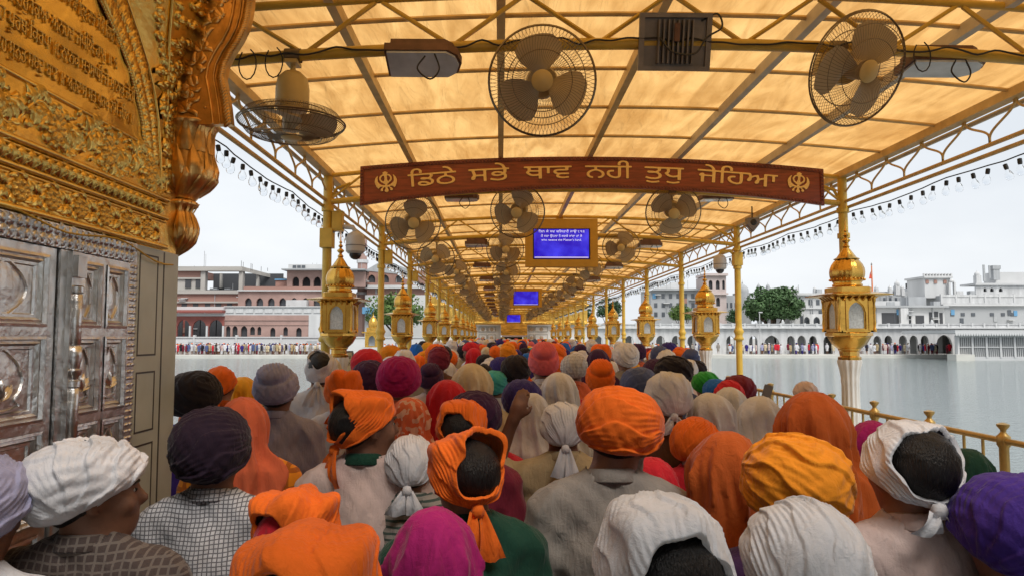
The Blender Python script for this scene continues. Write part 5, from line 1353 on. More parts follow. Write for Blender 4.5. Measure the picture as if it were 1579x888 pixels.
# flagpole
B = Bld('flagpole', 'tall slim flagpole with orange cloth and pennant behind the lantern', 'flagpole', 118, 1347)
c = B.X(1347); MB().tube([(c, 0, 0), (c, 0, B.Z(1347, 410))], [0.22, 0.1], 8).build('pole', mat('saffron_cloth', (0.62, 0.2, 0.08), 0.7), B.t, 60)
MB().lathe([(0.02, 0), (0.14, 0.2), (0.02, 0.5)], 8, (c, 0, B.Z(1347, 410))).build('finial', GREYM, B.t)
MB().grid([[(c - 0.1 - 0.5 * q * u, 0.12 * math.sin(5 * q), B.Z(1347, 418) - 1.3 * q) for u in (0, 1)] for q in np.linspace(0, 1, 6)]).build('pennant', mat('red_cloth', (0.5, 0.06, 0.03), 0.8), B.t)
B = Bld('street_lamp', 'thin white street lamp standing before the big round tree', 'lamp', 111, 1172)
c = B.X(1171.5); MB().tube([(c, 0, 0), (c, 0, B.Z(1172, 482))], 0.06, 6).build('pole', WHITEW, B.t); MB().box(c - 0.1, c + 0.45, -0.12, 0.12, B.Z(1172, 482), B.Z(1172, 482) + 0.16).build('lamp_head', WHITEW, B.t)

rk = random.Random(31)
def clutter(t, x0, x1, zroof, zlo, n, d=0.0, mt=WHITEW):
    for k in range(n):
        x = rk.uniform(x0, x1); q = rk.random()
        if q < 0.25: obj('roof_tank', box_me, rk.choice((BLACK, GREYW, WHITEW)), t, (x, d + rk.uniform(1, 3), zroof + 0.5), scale=(rk.uniform(0.8, 1.4), 1, rk.uniform(0.8, 1.2)))
        elif q < 0.45: obj('downpipe', box_me, GREYW, t, (x, d - 0.1, (zroof + zlo) / 2), scale=(0.1, 0.1, zroof - zlo))
        elif q < 0.6: obj('roof_mast', box_me, GREYW, t, (x, d + 1, zroof + 0.9), scale=(0.06, 0.06, 1.8))
        elif q < 0.8: obj('window_hood', box_me, mt, t, (x, d - 0.25, rk.uniform(zlo + 1, zroof - 0.6)), scale=(1.1, 0.5, 0.12))
        else: obj('shutter', box_me, rk.choice((BRICK, GLASSY, BLUEP, GREYW)), t, (x, d - 0.05, rk.uniform(zlo + 0.8, zroof - 0.8)), scale=(0.6, 0.12, 0.9))
for o in [o for o in COL.objects if o.type == 'EMPTY' and o.get('category') == 'building' and o.location.y > 100]:
    ws = [c for c in KIDS[o.name] if c.name.split('.')[0] in ('wall', 'lower_wall', 'pavilion_core', 'core', 'tower', 'upper_wall', 'brick_storey')]
    for w_ in ws[:2]:
        if w_.data is not box_me: continue
        x_, y_, z_ = w_.location; sx, sy, sz = w_.scale
        clutter(o, x_ - sx / 2, x_ + sx / 2, z_ + sz / 2, max(z_ - sz / 2, z_ + sz / 2 - 4), 12, y_ - sy / 2)
# ---- trees ------------------------------------------------------------------
def leafmat(nm, c): 
    return mat(nm, c, 0.6, 0, noise=0.45, nscale=0.9, spec=0.3)
LEAFD = leafmat('dark_foliage', (0.035, 0.075, 0.03)); LEAFM = leafmat('mid_foliage', (0.06, 0.115, 0.04)); LEAFL = leafmat('light_foliage', (0.09, 0.15, 0.035)); BARK = mat('bark', (0.1, 0.07, 0.05), 0.9, noise=0.3)
def tree(px, pyc, rpx, hpx, Y, label, mt, n=5200, seed=1):
    r0 = np.random.default_rng(seed); c = atY(px, pyc, Y); R = rpx * Y / FPX; H = hpx * Y / FPX
    t = thing('tree', label, 'tree', (c.x, Y, SHZ)); zc = c.z - SHZ
    mb = MB(); mb.tube([(0, 0, 0), (0.1, 0, zc * 0.4), (0, 0.1, zc)], [R * 0.09, R * 0.06, R * 0.03], 8)
    for k in range(6):
        a = k * 1.05; mb.tube([(0.05, 0, zc * 0.4), (R * 0.35 * math.cos(a), R * 0.3 * math.sin(a), zc * 0.75), (R * 0.65 * math.cos(a), R * 0.6 * math.sin(a), zc + H * 0.1 * (k % 3))], [R * 0.04, R * 0.025, R * 0.01], 6)
    mb.build('trunk', BARK, t, 60)
    nc = 90; d = r0.normal(size=(nc, 3)); d /= np.linalg.norm(d, axis=1)[:, None]; d[:, 2] = np.where(d[:, 2] < -0.35, -0.35, d[:, 2])
    cc = d * np.array([R * 0.78, R * 0.7, H * 0.78]) * r0.uniform(0.45, 1.0, (nc, 1)); rc = r0.uniform(0.16, 0.32, nc) * R
    k = r0.integers(0, nc, n); p = r0.normal(size=(n, 3)); p /= np.linalg.norm(p, axis=1)[:, None]
    P = cc[k] + p * rc[k][:, None] * r0.uniform(0.75, 1.08, (n, 1)) * np.array([1, 1, 0.8]) + np.array([0, 0, zc])
    u = r0.normal(size=(n, 3)); u /= np.linalg.norm(u, axis=1)[:, None]; w = np.cross(u, p + 0.4 * r0.normal(size=(n, 3))); w /= np.linalg.norm(w, axis=1)[:, None]
    s = r0.uniform(0.14, 0.3, (n, 1)) * (R / 4.5) ** 0.5
    V = np.stack([P - u * s, P + w * s * 0.6, P + u * s, P - w * s * 0.6], 1).reshape(-1, 3)
    obj('crown', npmesh('crown', V, np.arange(4 * n).reshape(-1, 4), False), mt, t)
tree(1192, 474, 50, 38, 117, 'big round dark green tree over the white arcade', LEAFM, 15000, 3)
tree(1131, 490, 14, 16, 115, 'small tree between gold post and the big round tree', LEAFD, 1800, 4)
tree(612, 482, 52, 34, 116, 'light green leafy tree behind the gold kiosk', LEAFL, 8000, 5)
tree(940, 478, 24, 24, 118, 'dark tree behind lanterns close to the temple corner', LEAFD, 3000, 6)
tree(1052, 484, 22, 20, 117, 'green tree between the pool lanterns and grey block', LEAFL, 3000, 7)
tree(905, 484, 14, 20, 121, 'dark bushy tree hugging the gilded temple side', LEAFD, 1800, 8)

# ---- temple at the end of the causeway ----------------------------------------
TMY = 57.6
tm = thing('temple', 'gilded temple front with carved white marble base at the causeway end', 'temple', (atY(787, 519, TMY).x, TMY, 0))
tx = lambda px: atY(px, 519, TMY).x - tm.location.x
tz = lambda py: atY(790, py, TMY).z
def tb(nm, mt, x0, x1, y0, y1, d0=0.0, d1=0.3, par=None): return obj(nm, box_me, mt, par or tm, ((tx(x0) + tx(x1)) / 2, (d0 + d1) / 2, (tz(y0) + tz(y1)) / 2), scale=(tx(x1) - tx(x0), d1 - d0, tz(y0) - tz(y1)))
GOLDT = mat('temple_gilt', (0.7, 0.42, 0.09), 0.35, 0.9, noise=0.3, nscale=3, bump=0.8, bscale=6, bdist=0.08)
obj('marble_base', box_me, WMARB, tm, ((tx(665) + tx(772)) / 2, 5.4, (tz(500) - 0.6) / 2), scale=(tx(772) - tx(665), 10.4, tz(500) + 0.6))
obj('marble_base', box_me, WMARB, tm, ((tx(813) + tx(905)) / 2, 5.4, (tz(500) - 0.6) / 2), scale=(tx(905) - tx(813), 10.4, tz(500) + 0.6))
tb('gilt_storey', GOLDT, 664, 906, 400, 500, 0.0, 10.6)
for k in range(12): tb('gilt_pilaster', GOLDT, 668 + k * 20, 672 + k * 20, 402, 499, -0.12, 0.0)
for y0 in (497, 470, 440): tb('gilt_cornice', GOLDT, 662, 908, y0 - 2, y0 + 1, -0.25, 0.0)
for k in range(11): tb('gilt_panel', GOLDT, 674 + k * 20, 686 + k * 20, 474, 492, -0.06, 0.0)
for x0, x1 in ((738, 751), (752, 764), (816, 824), (825, 845), (698, 718), (858, 878)):
    for y0, y1 in ((503, 511), (514.5, 526)):
        f = tb('marble_panel', WMARB, x0, x1, y0, y1, 0.15, 0.2)
        cxm, czm = (tx(x0) + tx(x1)) / 2, (tz(y0) + tz(y1)) / 2; hw, hh = (tx(x1) - tx(x0)) / 2, (tz(y0) - tz(y1)) / 2
        MB().box(cxm - hw, cxm + hw, 0.12, 0.149, czm + hh - 0.05, czm + hh).box(cxm - hw, cxm + hw, 0.12, 0.149, czm - hh, czm - hh + 0.05).box(cxm - hw, cxm - hw + 0.05, 0.12, 0.149, czm - hh + 0.05, czm + hh - 0.05).box(cxm + hw - 0.05, cxm + hw, 0.12, 0.149, czm - hh + 0.05, czm + hh - 0.05).build('panel_frame', mat('grey_inlay', (0.38, 0.36, 0.32), 0.5), tm)
        MB().lathe([(0.16, 0), (0.1, 0.03), (0.001, 0.04)], 10).xf(Matrix.Translation((cxm, 0.15, czm)) @ Matrix.Rotation(PI / 2, 4, 'X')).build('inlaid_flower', mat('buff_inlay', (0.45, 0.33, 0.22), 0.5), tm)
tb('door_surround', GOLDT, 772.2, 812.8, 499, 516.5, -0.3, 0.3); tb('door_awning', mat('silver_awning', (0.6, 0.6, 0.65), 0.3, 0.8), 774, 811, 516.6, 519, -0.8, 0.2)
tb('door_jamb', GOLDT, 772.2, 778, 519, 557, -0.1, 0.3); tb('door_jamb', GOLDT, 807, 812.8, 519, 557, -0.1, 0.3); tb('doorway', DARKV, 778, 807, 519, 557, 2.5, 2.7)
tb('marble_cornice', WMARB, 735, 850, 500, 502, -0.1, 0.19)

# notice boards on the brick side of the causeway
CREAM = mat('cream_board', (0.62, 0.5, 0.28), 0.6, noise=0.1); BLK = mat('black_lettering', (0.02, 0.02, 0.02), 0.6)
def board(px0, px1, py0, py1, Y, lab, txts):
    a, c = atY(px0, py0, Y), atY(px1, py1, Y); cx_, w, h = (a.x + c.x) / 2, c.x - a.x, a.z - c.z
    t = thing('notice_board', lab, 'sign', (cx_, Y, 0)); zc = (a.z + c.z) / 2
    MB().box(-w / 2, w / 2, 0, 0.02, zc - h / 2, zc + h / 2).build('board', CREAM, t)
    MB().box(-w / 2 - 0.012, w / 2 + 0.012, 0.004, 0.03, zc + h / 2, zc + h / 2 + 0.02).box(-w / 2 - 0.02, -w / 2, 0, 0.03, 0, zc + h / 2).box(w / 2, w / 2 + 0.02, 0, 0.03, 0, zc + h / 2).build('frame', GREYM, t)
    for (me, W), q in zip(txts, (0.18, -0.12, -0.4)):
        o = obj('lettering', me, BLK, t); k = w * 0.86 / W
        o.matrix_local = Matrix.Translation((0, -0.001, zc + h * q)) @ Matrix.Rotation(PI / 2, 4, 'X') @ Matrix.Diagonal((k, h * 0.22, 0.05, 1))
board(378, 432, 592, 660, 5.2, 'cream notice board with black lettering beside the lavender turban', board_txt)
board(520, 542, 543, 575, 8.6, 'cream notice board below the large gilt lantern', board_txt[:2])
# ================================================================== people
def v3(*a): return np.array(a, float)
class SDF:
    def __init__(s, lo, hi, h):
        s.lo = np.array(lo, float); s.h = h; s.n = np.ceil((np.array(hi) - s.lo) / h).astype(int) + 1
        s.ax = [s.lo[i] + h * np.arange(s.n[i]) for i in range(3)]
        s.F = np.full(tuple(s.n), 1.0, dtype=np.float32)
    def sub(s, lo, hi, m):
        sl = []
        for i in range(3):
            a = max(0, int((lo[i] - m - s.lo[i]) / s.h)); b = min(s.n[i], int((hi[i] + m - s.lo[i]) / s.h) + 2); sl.append(slice(a, max(a, b)))
        G = np.meshgrid(*[s.ax[i][sl[i]] for i in range(3)], indexing='ij', sparse=True)
        return tuple(sl), G
    def comb(s, sl, d, k):
        F = s.F[sl]
        if k > 0:
            q = np.clip(0.5 + 0.5 * (F - d) / k, 0, 1); s.F[sl] = F * (1 - q) + d * q - k * q * (1 - q)
        else: s.F[sl] = np.minimum(F, d)
    def ell(s, c, r, k=0.03, R=None, cut=False):
        c = np.array(c, float); r = np.array(r, float); m = max(r) * (1 if R is not None else 0) + 0.07
        sl, (X, Y, Z) = s.sub(c - r, c + r, m)
        X, Y, Z = X - c[0], Y - c[1], Z - c[2]
        if R is not None:
            X, Y, Z = (R[0][0] * X + R[1][0] * Y + R[2][0] * Z), (R[0][1] * X + R[1][1] * Y + R[2][1] * Z), (R[0][2] * X + R[1][2] * Y + R[2][2] * Z)
        k0 = np.sqrt((X / r[0]) ** 2 + (Y / r[1]) ** 2 + (Z / r[2]) ** 2) + 1e-6; k1 = np.sqrt((X / r[0] ** 2) ** 2 + (Y / r[1] ** 2) ** 2 + (Z / r[2] ** 2) ** 2) + 1e-6
        d = k0 * (k0 - 1) / k1
        if cut: s.F[sl] = np.maximum(s.F[sl], -d)
        else: s.comb(sl, d, k)
    def cap(s, a, b, ra, rb, k=0.03, flat=None):
        a, b = np.array(a, float), np.array(b, float); m = max(ra, rb) + 0.07
        sl, (X, Y, Z) = s.sub(np.minimum(a, b), np.maximum(a, b), m)
        d = b - a; L2 = d @ d
        t = np.clip(((X - a[0]) * d[0] + (Y - a[1]) * d[1] + (Z - a[2]) * d[2]) / L2, 0, 1)
        dx, dy, dz = X - a[0] - t * d[0], Y - a[1] - t * d[1], Z - a[2] - t * d[2]
        if flat: dx = dx * flat[0]; dy = dy * flat[1]; dz = dz * flat[2]
        s.comb(sl, np.sqrt(dx * dx + dy * dy + dz * dz) - (ra + (rb - ra) * t), k)
    def noise(s, fn):
        G = np.meshgrid(*s.ax, indexing='ij', sparse=True); s.F += fn(*G).astype(np.float32)
    def keep(s, fn):
        G = np.meshgrid(*s.ax, indexing='ij', sparse=True); s.F = np.maximum(s.F, fn(*G).astype(np.float32))
    def mesh(s, name, relax=2):
        V, Q = surface_nets(s.F, s.lo, s.h)
        # a little relaxing
        for _ in range(relax):
            acc = np.zeros_like(V); cnt = np.zeros(len(V))
            for i in range(4):
                np.add.at(acc, Q[:, i], V[Q[:, (i + 1) % 4]] + V[Q[:, (i + 3) % 4]]); np.add.at(cnt, Q[:, i], 2)
            V = 0.5 * V + 0.5 * acc / cnt[:, None]
        return npmesh(name, V, Q)

HP = v3(0, -0.012, 1.50)           # pivot of the head
HC = v3(0, -0.005, 1.605)          # centre of the skull
def rot3(yaw=0, pitch=0, roll=0): return np.array((Matrix.Rotation(yaw, 3, 'Z') @ Matrix.Rotation(pitch, 3, 'X') @ Matrix.Rotation(roll, 3, 'Y')))
ARMS = {'down': [((-0.185, -0.01, 1.375), (-0.225, -0.03, 1.09), (-0.2, 0.10, 0.87)), ((0.185, -0.01, 1.375), (0.225, -0.03, 1.09), (0.2, 0.10, 0.87))],
        'raised': [((-0.185, -0.01, 1.375), (-0.31, 0.02, 1.42), (-0.225, -0.01, 1.645)), ((0.185, -0.01, 1.375), (0.225, -0.03, 1.09), (0.2, 0.10, 0.87))],
        'phone': [((-0.185, -0.01, 1.375), (-0.29, 0.13, 1.25), (-0.23, 0.26, 1.46)), ((0.185, -0.01, 1.375), (0.225, -0.03, 1.09), (0.2, 0.10, 0.87))]}
def hand(S, e, w, fine=True, curl=0.6, palm_n=None):
    e, w = np.array(e), np.array(w); d = (w - e) / np.linalg.norm(w - e)
    side = np.cross(d, v3(0, 1, 0) if palm_n is None else palm_n); side /= np.linalg.norm(side); nrm = np.cross(side, d)
    pc = w + d * 0.045
    S.cap(w, pc + d * 0.02, 0.026, 0.03, 0.02); 
    for i, (o, L) in enumerate(((-0.027, 0.062), (-0.009, 0.074), (0.009, 0.07), (0.026, 0.055))):
        b = w + d * 0.085 + side * o; m_ = b + d * L * 0.5 + nrm * L * 0.15 * curl * 2; t = m_ + d * L * 0.35 + nrm * L * 0.5 * curl
        S.cap(w + d * 0.04 + side * o * 0.8, b, 0.013, 0.0105, 0.012); S.cap(b, m_, 0.0098, 0.009, 0.004); S.cap(m_, t, 0.009, 0.0075, 0.003)
    tb_ = w + d * 0.03 + side * -0.028; S.cap(tb_, tb_ + side * -0.025 + d * 0.03, 0.013, 0.011, 0.008); S.cap(tb_ + side * -0.025 + d * 0.03, tb_ + side * -0.028 + d * 0.06 + nrm * 0.01, 0.0105, 0.008, 0.004)
def make_body(name, h=0.014, arms='down', yaw=0, pitch=0, roll=0, beard=False):
    pad = 0.36 if arms == 'down' else 0.42
    S = SDF((-pad, -0.28, -0.02), (pad, 0.42, 1.82), h)
    R = rot3(yaw, pitch, roll)
    def hp(p): return HP + R @ (np.array(p) - HP)
    # legs and feet
    for s in (-1, 1):
        S.cap((s * 0.085, -0.01, 0.9), (s * 0.095, 0.01, 0.5), 0.085, 0.058, 0.03); S.cap((s * 0.095, 0.01, 0.5), (s * 0.1, -0.02, 0.09), 0.056, 0.036, 0.02)
        S.cap((s * 0.1, -0.03, 0.045), (s * 0.115, 0.15, 0.025), 0.04, 0.028, 0.02, (1, 1, 1.15))
    S.ell((0, -0.02, 0.92), (0.165, 0.12, 0.13), 0.05); S.ell((0, 0.0, 1.08), (0.145, 0.105, 0.16), 0.06); S.ell((0, 0.0, 1.27), (0.172, 0.118, 0.17), 0.06)
    S.cap((-0.15, -0.015, 1.385), (0.15, -0.015, 1.385), 0.058, 0.058, 0.05)
    S.cap((-0.11, -0.025, 1.42), (0, -0.02, 1.48), 0.04, 0.045, 0.04); S.cap((0.11, -0.025, 1.42), (0, -0.02, 1.48), 0.04, 0.045, 0.04)
    for (sh, el, wr) in ARMS[arms]:
        S.cap(sh, el, 0.05, 0.041, 0.025); S.cap(el, wr, 0.041, 0.027, 0.012); hand(S, el, wr, palm_n=v3(1, 0, 0) if arms == 'down' else None)
    # neck and head
    S.cap((0, -0.018, 1.40), hp((0, -0.01, 1.53)), 0.06, 0.056, 0.04)
    S.ell(hp(HC), (0.078, 0.096, 0.092), 0.03, R); S.ell(hp((0, 0.04, 1.555)), (0.058, 0.058, 0.075), 0.03, R); S.ell(hp((0, 0.058, 1.51)), (0.034, 0.034, 0.026), 0.03, R)
    S.cap(hp((0, 0.092, 1.605)), hp((0, 0.112, 1.57)), 0.010, 0.015, 0.012); S.cap(hp((-0.03, 0.083, 1.622)), hp((0.03, 0.083, 1.622)), 0.014, 0.014, 0.015)
    for s in (-1, 1):
        S.ell(hp((s * 0.032, 0.098, 1.602)), (0.017, 0.014, 0.012), 0, R, cut=True)
        S.ell(hp((s * 0.084, -0.004, 1.585)), (0.012, 0.02, 0.032), 0.008, R); S.ell(hp((s * 0.094, 0.006, 1.585)), (0.008, 0.010, 0.016), 0, R, cut=True)
        S.ell(hp((s * 0.045, 0.07, 1.57)), (0.022, 0.022, 0.02), 0.02, R)
    S.cap(hp((-0.02, 0.093, 1.537)), hp((0.02, 0.093, 1.537)), 0.008, 0.008, 0.008); S.cap(hp((-0.016, 0.091, 1.526)), hp((0.016, 0.091, 1.526)), 0.008, 0.008, 0.004)
    return S.mesh(name)
def make_shirt(name, h=0.014, arms='down', sleeve=0.75, hem=0.74, puff=0.016, seed=0, flare=0.0):
    pad = 0.36 if arms == 'down' else 0.42
    S = SDF((-pad, -0.26, hem - 0.08), (pad, 0.4, 1.62 if arms == 'down' else 1.75), h); p = puff
    S.ell((0, 0.0, 1.27), (0.172 + p, 0.118 + p, 0.17 + p), 0.06); S.cap((-0.15, -0.015, 1.385), (0.15, -0.015, 1.385), 0.058 + p, 0.058 + p, 0.05)
    S.cap((-0.12, -0.025, 1.42), (0.0, -0.02, 1.475), 0.042 + p * 0.8, 0.05 + p * 0.7, 0.04); S.cap((0.12, -0.025, 1.42), (0.0, -0.02, 1.475), 0.042 + p * 0.8, 0.05 + p * 0.7, 0.04)
    S.cap((0, 0, 1.2), (0, 0, hem - 0.1), 0.165 + p, 0.17 + p + flare, 0.06, (1, 1.32, 1))
    for (sh, el, wr) in ARMS[arms]:
        sh, el, wr = map(np.array, (sh, el, wr))
        S.cap(sh, el, 0.056 + p, 0.05 + p, 0.03)
        if sleeve > 0.5: S.cap(el, el + (wr - el) * (sleeve - 0.5) * 2, 0.05 + p, 0.04 + p, 0.02)
    sd = seed * 1.7
    def folds(X, Y, Z):
        rg = lambda t: np.abs(np.sin(t)) - 0.5
        lowz = np.clip((1.475 - Z) * 7, 0, 1)
        return (0.012 * rg(X * 15 + 1.6 * np.sin(Z * 7 + sd) + sd) * lowz * np.clip((np.abs(X) < 0.2) + 0.3, 0, 1)
                + 0.010 * rg(Z * 17 + 2.2 * np.abs(X) * 14 + 2 * np.sin(Y * 13 + sd)) * np.clip((np.abs(X) - 0.08) * 8, 0, 1)
                + 0.006 * rg((X * 0.8 + Z) * 31 + 3 * np.sin(Y * 17 + X * 11 + sd)) + 0.003 * np.sin((Z - X) * 55 + 3 * np.sin(Y * 25)) * lowz)
    S.noise(folds)
    S.keep(lambda X, Y, Z: (hem - Z) + 0 * X + 0 * Y)
    S.keep(lambda X, Y, Z: 0.068 - np.sqrt(X ** 2 + (Y + 0.012) ** 2 + np.maximum(0, 1.465 - Z) ** 2 * 40))
    return S.mesh(name, 1)
def make_trousers(h=0.018):
    S = SDF((-0.24, -0.22, 0.02), (0.24, 0.2, 1.08), h)
    S.ell((0, -0.015, 0.92), (0.178, 0.132, 0.14), 0.05)
    for s in (-1, 1): S.cap((s * 0.085, -0.01, 0.88), (s * 0.1, 0.0, 0.1), 0.1, 0.075, 0.03)
    S.noise(lambda X, Y, Z: 0.005 * np.sin(Z * 40 + 5 * np.sin(X * 20)))
    S.keep(lambda X, Y, Z: np.maximum(0.07 - Z, Z - 1.04) + 0 * X + 0 * Y)
    return S.mesh('trousers')
def make_collar(stand=True):
    mb = MB(); n = 36
    prof = [(0.066, 1.43), (0.064, 1.475), (0.066, 1.482), (0.071, 1.478), (0.084, 1.447), (0.082, 1.442), (0.07, 1.455)] if stand else [(0.07, 1.435), (0.068, 1.455), (0.072, 1.457), (0.077, 1.44)]
    V = []
    for k in range(n):
        a = -PI / 2 + (k / (n - 1) - 0.5) * 2 * PI * 0.93; f = max(0, math.sin(a)); V.append([((r * 1.0) * math.cos(a), -0.014 + r * 1.05 * math.sin(a) + 0.02 * f, z - 0.045 * f + 0.012 * max(0, -math.sin(a))) for r, z in prof])
    return mb.grid(V).mesh('collar', 180)
BODY = {'std': make_body('body'), 'right': make_body('body', 0.011, yaw=-1.05, pitch=0.05), 'down': make_body('body', 0.011, yaw=-0.45, pitch=-0.30, roll=0.18), 'raised': make_body('body', 0.010, arms='raised'), 'phone': make_body('body', 0.010, arms='phone'), 'fine': make_body('body', 0.010)}
BROT = {'right': rot3(-1.05, 0.05, 0), 'down': rot3(-0.45, -0.30, 0.18)}
SHIRT = {'shirt': make_shirt('shirt', 0.012, seed=1), 'shirt2': make_shirt('shirt', 0.012, sleeve=0.9, seed=4, puff=0.02), 'kurta': make_shirt('shirt', 0.014, sleeve=0.95, hem=0.5, puff=0.022, seed=2, flare=0.03), 'raised': make_shirt('shirt', 0.013, 'raised', 0.45, seed=3), 'phone': make_shirt('shirt', 0.013, 'phone', 0.6, seed=3)}
TROUS = make_trousers(); COLLAR = make_collar(True); COLLAR2 = make_collar(False)

# ---- head coverings, given on the sphere of directions around the skull -------------
def dirs(T, P, pole):
    z = np.array(pole, float); z /= np.linalg.norm(z); x = np.cross((0, 1, 0.001) if abs(z[1]) < 0.9 else (1, 0, 0), z); x /= np.linalg.norm(x); y = np.cross(z, x)
    return np.sin(T)[..., None] * (np.cos(P)[..., None] * x + np.sin(P)[..., None] * y) + np.cos(T)[..., None] * z
def ellr(D, c, r, p=2.0):
    """distance from the skull centre to an offset (super)ellipsoid along D"""
    lo = np.zeros(D.shape[:-1]); hi = np.full(D.shape[:-1], 0.4)
    for _ in range(22):
        m_ = (lo + hi) / 2; q = np.abs((D * m_[..., None] - c) / r) ** p; ins = q.sum(-1) < 1
        lo = np.where(ins, m_, lo); hi = np.where(ins, hi, m_)
    return lo
def basis(A):
    A = np.array(A, float); A /= np.linalg.norm(A); u = np.cross(A, (0.13, 0.2, 1)); u /= np.linalg.norm(u); return A, u, np.cross(A, u)
def fan_fold(D, A, n, h, ph=0, fine=0.0016, rs=0):
    A, u, w = basis(A); al = np.arctan2(D @ w, D @ u); be = np.arccos(np.clip(D @ A, -1, 1))
    warp = 0.25 * np.sin(3 * be + ph + rs) + 0.12 * np.sin(7 * be + 2 * al + rs)
    s = np.mod(n * al / (2 * PI) + ph + warp, 1.0)
    saw = np.where(s < 0.93, s / 0.93, (1 - s) / 0.07)
    env = np.clip(np.sin(be) * 1.3, 0, 1)
    return h * (saw ** 1.3) * env + fine * env * np.sin(al * (n * 4.3) + 3 * np.sin(be * 4 + rs) + rs) * (0.5 + 0.5 * np.sin(be * 5 + al * 3 + rs))
def ring_fold(D, A, n, h, ph=0, fine=0.0014, spiral=1.0, rs=0):
    A, u, w = basis(A); al = np.arctan2(D @ w, D @ u); be = np.arccos(np.clip(D @ A, -1, 1))
    s = np.mod(n * be / PI + spiral * al / (2 * PI) + ph + 0.1 * np.sin(2 * al + rs), 1.0)
    saw = np.where(s < 0.92, s / 0.92, (1 - s) / 0.08)
    return h * saw ** 1.2 + fine * np.sin(be * n * 5 + 2 * np.sin(al * 3 + rs))
def rim_theta(P, pole, nrm, c, t0, tmax=2.9):
    """polar angle at which each azimuth meets the lower rim plane"""
    T = np.linspace(0, tmax, 240)[None, :] * np.ones((len(P), 1)); D = dirs(T, P[:, None] * np.ones((1, 240)), pole)
    below = (D @ np.array(nrm)) < c; below &= T > (t0 + 0.15)[:, None]
    i = np.where(below.any(1), below.argmax(1), 239)
    th = T[np.arange(len(P)), i]
    return th
def wrap(name, pole, t0fn, nrm, c, rfn, nu=80, nv=44, tuck=0.82, rim_in=0.05, open_lip=0.0):
    P = np.linspace(0, 2 * PI, nu, endpoint=False); t0 = t0fn(P) if t0fn else np.zeros(nu) + 0.02
    t1 = rim_theta(P, pole, nrm, c, t0)
    for _ in range(3): t1 = (np.roll(t1, 1) + t1 * 2 + np.roll(t1, -1)) / 4
    q = np.linspace(0, 1, nv); T = t0[:, None] + (t1 - t0)[:, None] * q[None, :]; PP = P[:, None] * np.ones((1, nv))
    D = dirs(T, PP, pole); r = rfn(D, q[None, :] * np.ones((nu, 1)), PP)
    e = np.clip((q - tuck) / (1 - tuck), 0, 1)[None, :]; r = r * (1 - rim_in * e ** 2.5)
    V = D * r[..., None]
    last = V[:, -1:, :] * 0.88; V = np.concatenate([V, last], 1)
    if t0fn is not None:
        lip = V[:, :1, :] * (0.90); V = np.concatenate([lip, V], 1)
    a, b = V.shape[:2]; I = np.arange(a * b).reshape(a, b); I2 = np.roll(I, -1, 0)
    F = np.stack([I[:, :-1], I2[:, :-1], I2[:, 1:], I[:, 1:]], -1).reshape(-1, 4)
    return npmesh(name, V.reshape(-1, 3) + HC, F)
def turban(style=0, seed=0, w=1.0, hgt=1.0, lo=False, hi=False, name='turban'):
    r0 = random.Random(seed * 7 + 1); rs = r0.uniform(0, 6)
    c = np.array((0, -0.02, 0.03 * hgt)); rad = np.array((0.122 * w, 0.143, 0.118 * hgt)); pw = 2.2
    def rfn(D, q, P):
        r = ellr(D, c, rad, pw)
        if style == 0: r = r + fan_fold(D, (-0.9, -0.35, -0.35), 13, 0.010, rs, rs=rs)
        elif style == 1: r = r + ring_fold(D, (0.1, -0.8, 0.55), 8, 0.011, rs, rs=rs, spiral=1) 
        elif style == 2: r = r + fan_fold(D, (0.0, -0.85, -0.6), 15, 0.008, rs, rs=rs)
        elif style == 3: r = r + fan_fold(D, (0.85, -0.3, -0.4), 12, 0.010, rs, rs=rs) + ring_fold(D, (0, -0.4, 0.9), 5, 0.004, rs, rs=rs)
        elif style == 4:   # crown bundle ringed by layers that meet in a V at the nape
            A = np.array((0, -0.55, 0.83)); be = np.arccos(np.clip(D @ A, -1, 1)); al = np.arctan2(D[..., 0], -D[..., 2] - 0.2)
            r = r + 0.012 * np.clip((0.62 - be) * 6, -0.7, 1) + fan_fold(D, (0, -0.9, -0.42), 12, 0.007, rs, rs=rs) * np.clip((be - 0.5) * 5, 0, 1) - 0.02 * np.exp(-((be - 0.66) / 0.07) ** 2) + 0.003 * np.sin(D[..., 0] * 60 + D[..., 2] * 40) * (be < 0.7)
        else:
            r = r + ring_fold(D, (0.5, -0.5, 0.7), 7, 0.010, rs, spiral=-1, rs=rs)
        return r + 0.002 * np.sin(D[..., 0] * 23 + rs) * np.sin(D[..., 2] * 19 + 2 * rs)
    return wrap(name, (0, -0.1, 1), None, (0, -0.5, 1), -0.27, rfn, *((36, 20) if lo else ((210, 104) if hi else (120, 60))), tuck=0.80, rim_in=0.20)
def skull(D): return ellr(D, np.array((0, -0.004, 0.0)), np.array((0.088, 0.106, 0.102)))
